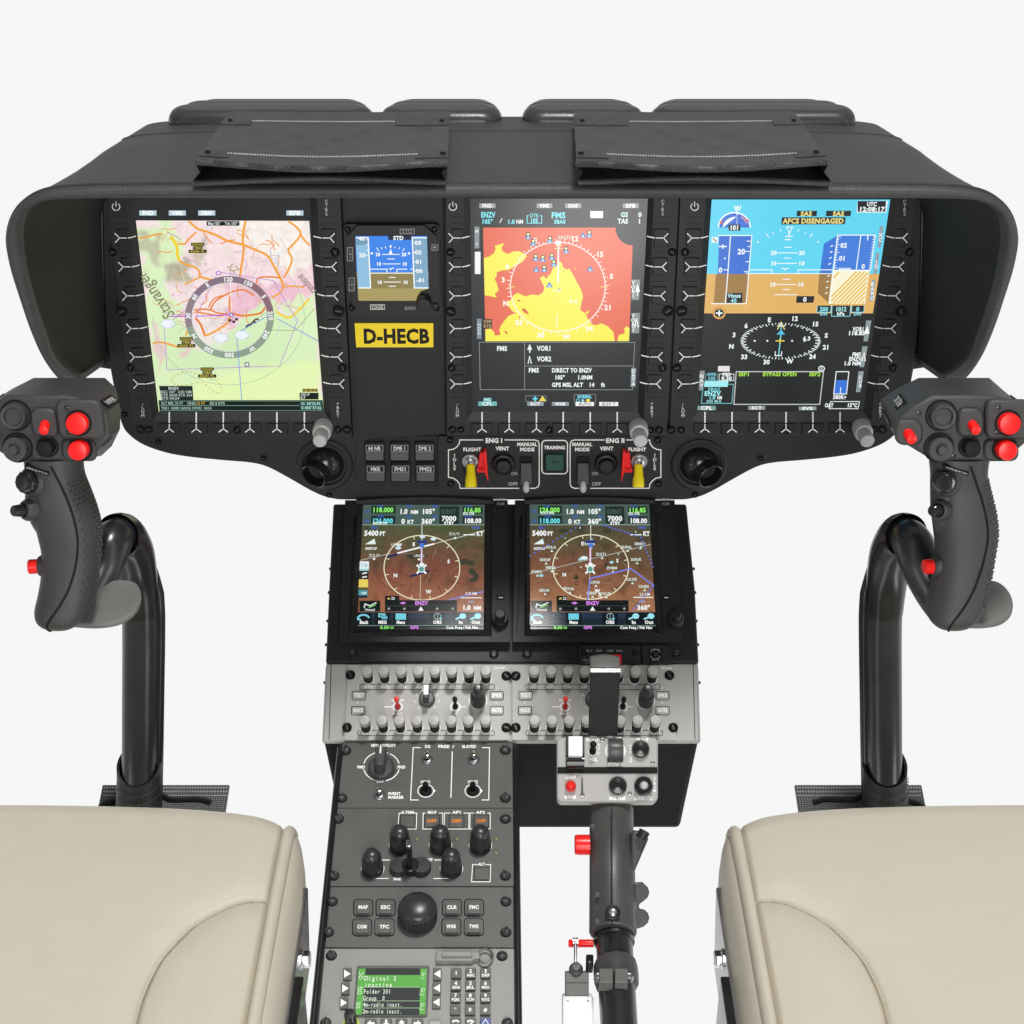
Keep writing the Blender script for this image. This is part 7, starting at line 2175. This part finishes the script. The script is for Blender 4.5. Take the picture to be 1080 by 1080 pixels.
# ------------------------------------------------------------------ boots round the stick bases
for right in (False, True):
    m = (lambda x: x) if right else (lambda x: 1080 - x)
    r = thing('stick_boot', 'woven dark fabric plate with stitched boot ahead of the ' + ('seat nearer the blue attitude display' if right else 'seat nearer the pale map display'), 'stick boot', W(m(912), 860, 1.33), 'boots at the stick bases')
    fl = Plane(W(m(905), 850, 1.33), (1, 0, 0), (0, .97, .24))
    q = [(838, 827.5), (972, 827.5), (982, 880), (846, 880)]
    q = [(m(x), y) for x, y in q]
    if not right:
        q = [q[1], q[0], q[3], q[2]]
    q = [q[0], q[3], q[2], q[1]]
    b = MB(); b.prism(fl, q, -.003, 0, 'woven_fabric'); b.build('floor_plate', r, bevel=.0008)
    b = MB()
    for y in (831, 835, 839):
        for i in range(44):
            xa = m(840 + i * 3); xb2 = m(841.8 + i * 3)
            b.tube([fl.Q(xa, y, .0005), fl.Q(xb2, y, .0005)], .0005, 'thread', 4)
    b.build('stitching', r)
    a = W(m(934), 870, 1.315); t = W(m(933), 806, 1.292)
    ax = (t - a)
    b = MB()
    rad = .0172
    e = ax.normalized()
    rows = []
    for f, rr in ((0, 1.1), (.5, 1.02), (.96, 1.0), (1.0, 1.02), (1.0, .9), (.85, .86)):
        row = []
        for k in range(40):
            an = 2 * PI * k / 40
            c = a + ax * f
            tilt = (-.008 * math.sin(an) + .003 * math.cos(an) * (1 if right else -1)) * (f if f > .8 else 0)
            row.append(c + V((math.cos(an) * rad * rr, math.sin(an) * rad * rr * .95, 0)) + e * (-tilt if False else .010 * math.sin(an) * (f ** 2)))
        rows.append(row)
    b.grid(rows, 'pouch_edge', closed=True); b.build('boot_collar', r, sharp=70)
    b = MB()
    for f in (.45, .62, .8):
        for k in range(24, 40):
            if k % 1 == 0:
                an0, an1 = 2 * PI * k / 40, 2 * PI * (k + .55) / 40
                P = [a + ax * f + V((math.cos(q_) * rad * 1.045, math.sin(q_) * rad * 1.0, 0)) + e * (.010 * math.sin(q_) * f * f) for q_ in (an0, an1)]
                b.tube(P, .00035, 'dark_grey', 4)
    b.build('collar_stitching', r)
    b = MB()
    sk = [fl.Q(m(x), y, .002) for x, y in ((858, 846), (872, 842.5), (900, 843), (915, 838), (960, 845), (975, 852))]
    b.tube([V(p) for p in spline(sk, 5)], .003, 'pouch_edge', 10, flat=.6); b.build('boot_hem', r)

# ------------------------------------------------------------------ seats
SEAT = slope(W(540, 850, 1.145), 4)
SEAT = Plane(SEAT.o, SEAT.u, SEAT.v)


def seat(right, label):
    sg = 1 if right else -1
    # measured on the seat at the left of the frame, mirrored for the other
    us, _ = SEAT.loc(SEAT.Q(297, 861)); us2, _ = SEAT.loc(SEAT.Q(258, 1080))
    edge = -us                                                   # distance of the seam from the aisle centre line
    r = thing('seat', label, 'seat', SEAT.at(sg * (edge + .20), -.2, -.10), 'beige pilot seats')
    fr = [SEAT.loc(SEAT.Q(x, y - 14.5)) for x, y in ((-420, 848.2), (-200, 848.2), (0, 848.2), (90, 848.2), (180, 849), (240, 851.6), (280, 856), (297, 860.5), (308, 865))]
    fr = [tuple(p) for p in spline(fr, 8)]
    fx = [-p[0] for p in fr][::-1]; fy = [p[1] for p in fr][::-1]
    arc = [SEAT.loc(SEAT.Q(x, y)) for x, y in ((279, 940.5), (255, 946), (230, 957.5), (205, 973), (188, 990), (172, 1008), (160, 1030), (150, 1055), (143, 1085), (135, 1130))]
    A = np.array([(-a, v) for a, v in arc])
    A2 = np.array([tuple(p) for p in spline([tuple(p) for p in A], 6)])
    nu, nv = 170, 170
    width = .46
    S_ = np.concatenate([np.linspace(0, .2, 190), np.linspace(.204, width - .05, 60), np.linspace(width - .048, width, 20)])
    T_ = np.concatenate([np.linspace(0, .03, 16), np.linspace(.0313, .25, 175), np.linspace(.254, .40, 36)])
    roll = .011
    rowsP = []
    uu = edge + S_
    yf = np.interp(uu, fx, fy)
    Vg = yf[None, :] - T_[:, None]
    U = np.repeat(uu[None, :], len(T_), 0)
    # distance to the curved seam
    d = np.full(U.shape, 9.0)
    side = np.zeros(U.shape)
    for i in range(len(A2) - 1):
        p, q = A2[i], A2[i + 1]
        e = q - p; L2 = (e ** 2).sum()
        t = np.clip(((U - p[0]) * e[0] + (Vg - p[1]) * e[1]) / L2, 0, 1)
        dd = np.hypot(U - p[0] - t * e[0], Vg - p[1] - t * e[1])
        cr = e[0] * (Vg - p[1]) - e[1] * (U - p[0])
        m_ = dd < d
        d = np.where(m_, dd, d); side = np.where(m_, np.sign(cr), side)
    poly = [(edge - .01, A[0][1] + .0), *[tuple(p) for p in A2], (edge - .01, A[-1][1])]
    ins = inpoly(U, Vg, poly)
    z = np.zeros(U.shape)
    z += -.0030 * np.exp(-(d / .0016) ** 2) - .0016 * np.exp(-(d / .010) ** 2)
    sd = np.where(ins, d, -d)
    z += np.where(ins, .0035 * (1 - np.exp(-d / .014)) , .0035 * (1 - np.exp(-d / .03)))
    s0 = S_[None, :]
    z += -.0050 * np.exp(-(s0 / .0016) ** 2) - .003 * np.exp(-(s0 / .012) ** 2)
    z += -.0050 * np.exp(-((width - s0) / .0016) ** 2) - .004 * np.exp(-((width - s0) / .012) ** 2)
    z += .006 * np.sin(PI * np.clip(s0 / width, 0, 1)) ** .8
    t0 = T_[:, None]
    rf = .026
    z -= np.where(t0 < rf, rf - np.sqrt(np.maximum(0, rf ** 2 - (rf - t0) ** 2)), 0) * .8 + .011 * np.exp(-t0 / .075)
    rows = [[SEAT.at(sg * U[j, i], Vg[j, i], z[j, i]) for i in range(U.shape[1])] for j in range(U.shape[0])]
    # front skirt
    rows.insert(0, [p + V((0, .002, -.10)) for p in rows[0]])
    b = MB(); b.grid(rows, 'leather_beige'); b.build('cushion_top', r, sharp=80)
    for nm_, pts_ in (('curved_seam', [(p[0], p[1]) for p in A2 if p[0] > edge + .002]), ('edge_seam', [(edge + .0004, yf[0] - t) for t in T_[3::6]])):
        b = MB()
        PP = []
        for a_, v_ in pts_:
            i_ = int(np.abs(uu - a_).argmin()); j_ = int(np.abs(Vg[:, i_] - v_).argmin())
            PP.append(SEAT.at(sg * a_, v_, z[j_, i_] + .0001))
        b.tube(PP, .0007, 'seam_thread', 6)
        b.build(nm_, r)
    # rolled welt and side boxing on both flanks
    for s_end, dirn in ((0, -1), (width, 1)):
        ue = edge + s_end
        b = MB()
        rows = []
        prof = [(0, -.004), (.0008, .0002), (.0032, .0024), (.0056, .0018), (.0076, -.001), (.0084, -.005), (.0074, -.0072)]
        for j in range(1, len(T_), 2):
            v = Vg[j, 0 if s_end == 0 else -1]
            zz = -min(.02, max(0, .026 - math.sqrt(max(0, .026 ** 2 - max(0, .026 - T_[j]) ** 2))) * .8) - .011 * math.exp(-T_[j] / .075)
            rows.append([SEAT.at(sg * (ue + dirn * a), v, h + zz) for a, h in prof])
        b.grid(rows, 'leather_beige'); b.build('side_welt', r, sharp=80)
        b = MB()
        prof2 = [(.0074, -.0070), (.0095, -.0085), (.0135, -.020), (.0155, -.042), (.0145, -.062), (.011, -.080), (.004, -.092)]
        rows = []
        for j in range(0, len(T_), 2):
            v = Vg[j, 0 if s_end == 0 else -1]
            f = min(1, T_[j] / .05) ** .5
            zz = -min(.02, max(0, .026 - math.sqrt(max(0, .026 ** 2 - max(0, .026 - T_[j]) ** 2))) * .8) - .011 * math.exp(-T_[j] / .075)
            rows.append([SEAT.at(sg * (ue + dirn * (.0074 + (a - .0074) * (.25 + .75 * f))), v, h + zz) for a, h in prof2])
        rows.insert(0, [p + V((sg * dirn * -.012, 0, -.002)) for p in rows[0]])
        b.grid(rows, 'leather_beige'); b.build('side_panel', r, sharp=80)
    # steel bracket with a bolt on the aisle side
    m = (lambda x: 1080 - x) if right else (lambda x: x)
    bp = Plane(SEAT.at(sg * (edge - .017), 0, -.05), (0, -sg, 0) if False else (0, 1, 0), (0, 0, 1))
    x0 = sg * (edge - .010)
    bk = lambda v, z_, th: SEAT.at(x0 - sg * th, v, z_)
    v0 = SEAT.loc(SEAT.Q(320, 941, -.05))[1]
    b = MB()
    P = [bk(v0, -.045, 0), bk(v0 - .30, -.045, 0), bk(v0 - .30, -.10, 0), bk(v0 - .02, -.10, 0)]
    b.prism3(P, V((-sg * .0075, 0, 0)), 'steel'); b.build('side_bracket', r, bevel=.001)
    b = MB(); o = bk(v0 - .055, -.057, .0075)
    b.lathe(o, V((-sg, 0, 0)), [(.0072, 0), (.0072, .0015), (.006, .0016), (.006, .0055), (.0052, .0066), (0, .0066)], 'chrome', 6); b.build('bracket_bolt', r, bevel=.0004)
    b = MB(); P = [bk(v0 - .08, -.046, .002), bk(v0 - .30, -.046, .002), bk(v0 - .30, -.11, .002), bk(v0 - .08, -.11, .002)]
    b.prism3(P, V((-sg * .011, 0, 0)), 'gloss_black'); b.build('slide_rail', r, bevel=.001)
    return r


seat(False, 'beige leather seat cushion below the cyclic stick beside the pale map display')
seat(True, 'beige leather seat cushion below the cyclic stick beside the blue attitude display')

# ------------------------------------------------------------------ light
w = bpy.data.worlds.new('World')
SC.world = w
w.use_nodes = True
nt = w.node_tree
bg = nt.nodes['Background']
tc = nt.nodes.new('ShaderNodeTexCoord')
sp_ = nt.nodes.new('ShaderNodeSeparateXYZ')
rp = nt.nodes.new('ShaderNodeValToRGB')
mr = nt.nodes.new('ShaderNodeMapRange')
mr.inputs['From Min'].default_value = -1; mr.inputs['From Max'].default_value = 1
# a white studio: even behind the cockpit, dimmer behind the viewer with unseen bright strips added for reflections
at2 = nt.nodes.new('ShaderNodeMath'); at2.operation = 'ARCTAN2'
ng = nt.nodes.new('ShaderNodeMath'); ng.operation = 'MULTIPLY'; ng.inputs[1].default_value = -1
m3 = nt.nodes.new('ShaderNodeMapRange'); m3.inputs['From Min'].default_value = -PI; m3.inputs['From Max'].default_value = PI
az = nt.nodes.new('ShaderNodeValToRGB')
nt.links.new(sp_.outputs['Y'], ng.inputs[0]); nt.links.new(sp_.outputs['X'], at2.inputs[0]); nt.links.new(ng.outputs[0], at2.inputs[1])
nt.links.new(at2.outputs[0], m3.inputs['Value']); nt.links.new(m3.outputs['Result'], az.inputs['Fac'])
stops = [(-112, .915), (-100, .5), (-62, .34), (-54, 2.0), (-44, 2.0), (-36, .34), (46, .34), (52, 3.6), (62, 3.6), (69, .34), (84, .4), (112, .915)]
while len(az.color_ramp.elements) < len(stops):
    az.color_ramp.elements.new(.5)
for el, (dg_, v_) in zip(az.color_ramp.elements, stops):
    el.position = .5 + dg_ / 360
for el, (dg_, v_) in zip(az.color_ramp.elements, stops):
    el.color = (v_, v_, v_, 1)
mx = nt.nodes.new('ShaderNodeMix'); mx.data_type = 'RGBA'; mx.blend_type = 'MULTIPLY'; mx.inputs['Factor'].default_value = 1
nt.links.new(az.outputs['Color'], mx.inputs['A']); nt.links.new(rp.outputs['Color'], mx.inputs['B'])
nt.links.new(tc.outputs['Generated'], sp_.inputs[0]); nt.links.new(sp_.outputs['Z'], mr.inputs['Value']); nt.links.new(mr.outputs['Result'], rp.inputs['Fac'])
e = rp.color_ramp.elements
e[0].position = .49; e[0].color = (1.012, 1.012, 1.012, 1)
e[1].position = .60; e[1].color = (.34, .34, .34, 1)
nt.links.new(mx.outputs['Result'], bg.inputs['Color'])
bg.inputs['Strength'].default_value = 1.0


def area(name, loc, target, size, power, col=(1, .985, .96)):
    l = bpy.data.lights.new(name, 'AREA'); l.shape = 'SQUARE'; l.size = size; l.energy = power; l.color = col
    o = bpy.data.objects.new(name, l); o.location = loc
    o.rotation_euler = (V(target) - V(loc)).to_track_quat('-Z', 'Y').to_euler()
    COL.objects.link(o)
    return o


area('key_lamp', (.25, -.52, 2.6), (0, -.25, -.2), .35, 58)
area('front_fill', (.15, -2.6, .66), (0, 0, -.05), 1.0, 29)  # unseen fill, added to brighten the panel under the hood
area('low_lamp', (.150, -1.62, -.42), (.08, 0, .07), .28, 3.2)

vs = SC.view_settings
SC.display_settings.display_device = 'sRGB'
vs.view_transform = 'Standard'; vs.look = 'None'; vs.exposure = 0; vs.gamma = 1
vs.use_curve_mapping = False
SC.cycles.use_denoising = True
SC.cycles.max_bounces = 8
# pieces that belong to a part hang under that part
def stem_(n):
    return n.split('.')[0]


UNDER = {'bezel': ('soft_key', 'screw', 'dual_knob', 'baro_knob', 'top_ridge'),
         'face_plate': ('screw', 'quarter_turn_fastener', 'toggle_collar', 'lit_ring', 'toggle_nut'),
         'switch_head': ('button_pod', 'large_red_button', 'small_red_button', 'trim_hat', 'black_button', 'screw'),
         'handgrip': ('mould_line', 'pimpled_cheek', 'thumb_platform', 'thumb_wheel', 'thumb_button', 'red_push_button', 'hand_rest'),
         'switch_box': ('dark_band', 'printed_legends', 'white_rocker', 'rocker_wheel', 'toggle_switch', 'thumb_wheel', 'four_way_switch', 'cargo_button', 'red_button', 'slot_lever'),
         'panel_board': ('screw',), 'upper_housing': ('screw', 'side_rivet'), 'floor_plate': ('stitching', 'boot_hem'),
         'boot_collar': ('collar_stitching',), 'upper_flap': ('stitching', 'corner_tab'), 'hood_shell': ('welt_seam', 'edge_bead'),
         'cushion_top': ('curved_seam', 'edge_seam'), 'side_bracket': ('bracket_bolt',), 'clamp': ('clamp_jaw', 'clamp_bolt'), 'grip': ('mould_seam', 'hex_bolt', 'trigger_guard', 'trigger_button', 'finger_rest', 'friction_knob'),
         'socket_cover': ('pull_ring',), 'winged_base': ('selector_lever', 'lever_cap')}
for root_ in [o for o in bpy.data.objects if o.parent is None and o.children]:
    kids = list(root_.children)
    for host in kids:
        for k in kids:
            if k is not host and k.parent is root_ and stem_(k.name) in UNDER.get(stem_(host.name), ()):
                k.parent = host
                k.location = k.location - host.location
for o_ in bpy.data.objects:
    if '_w' in o_:
        del o_['_w']
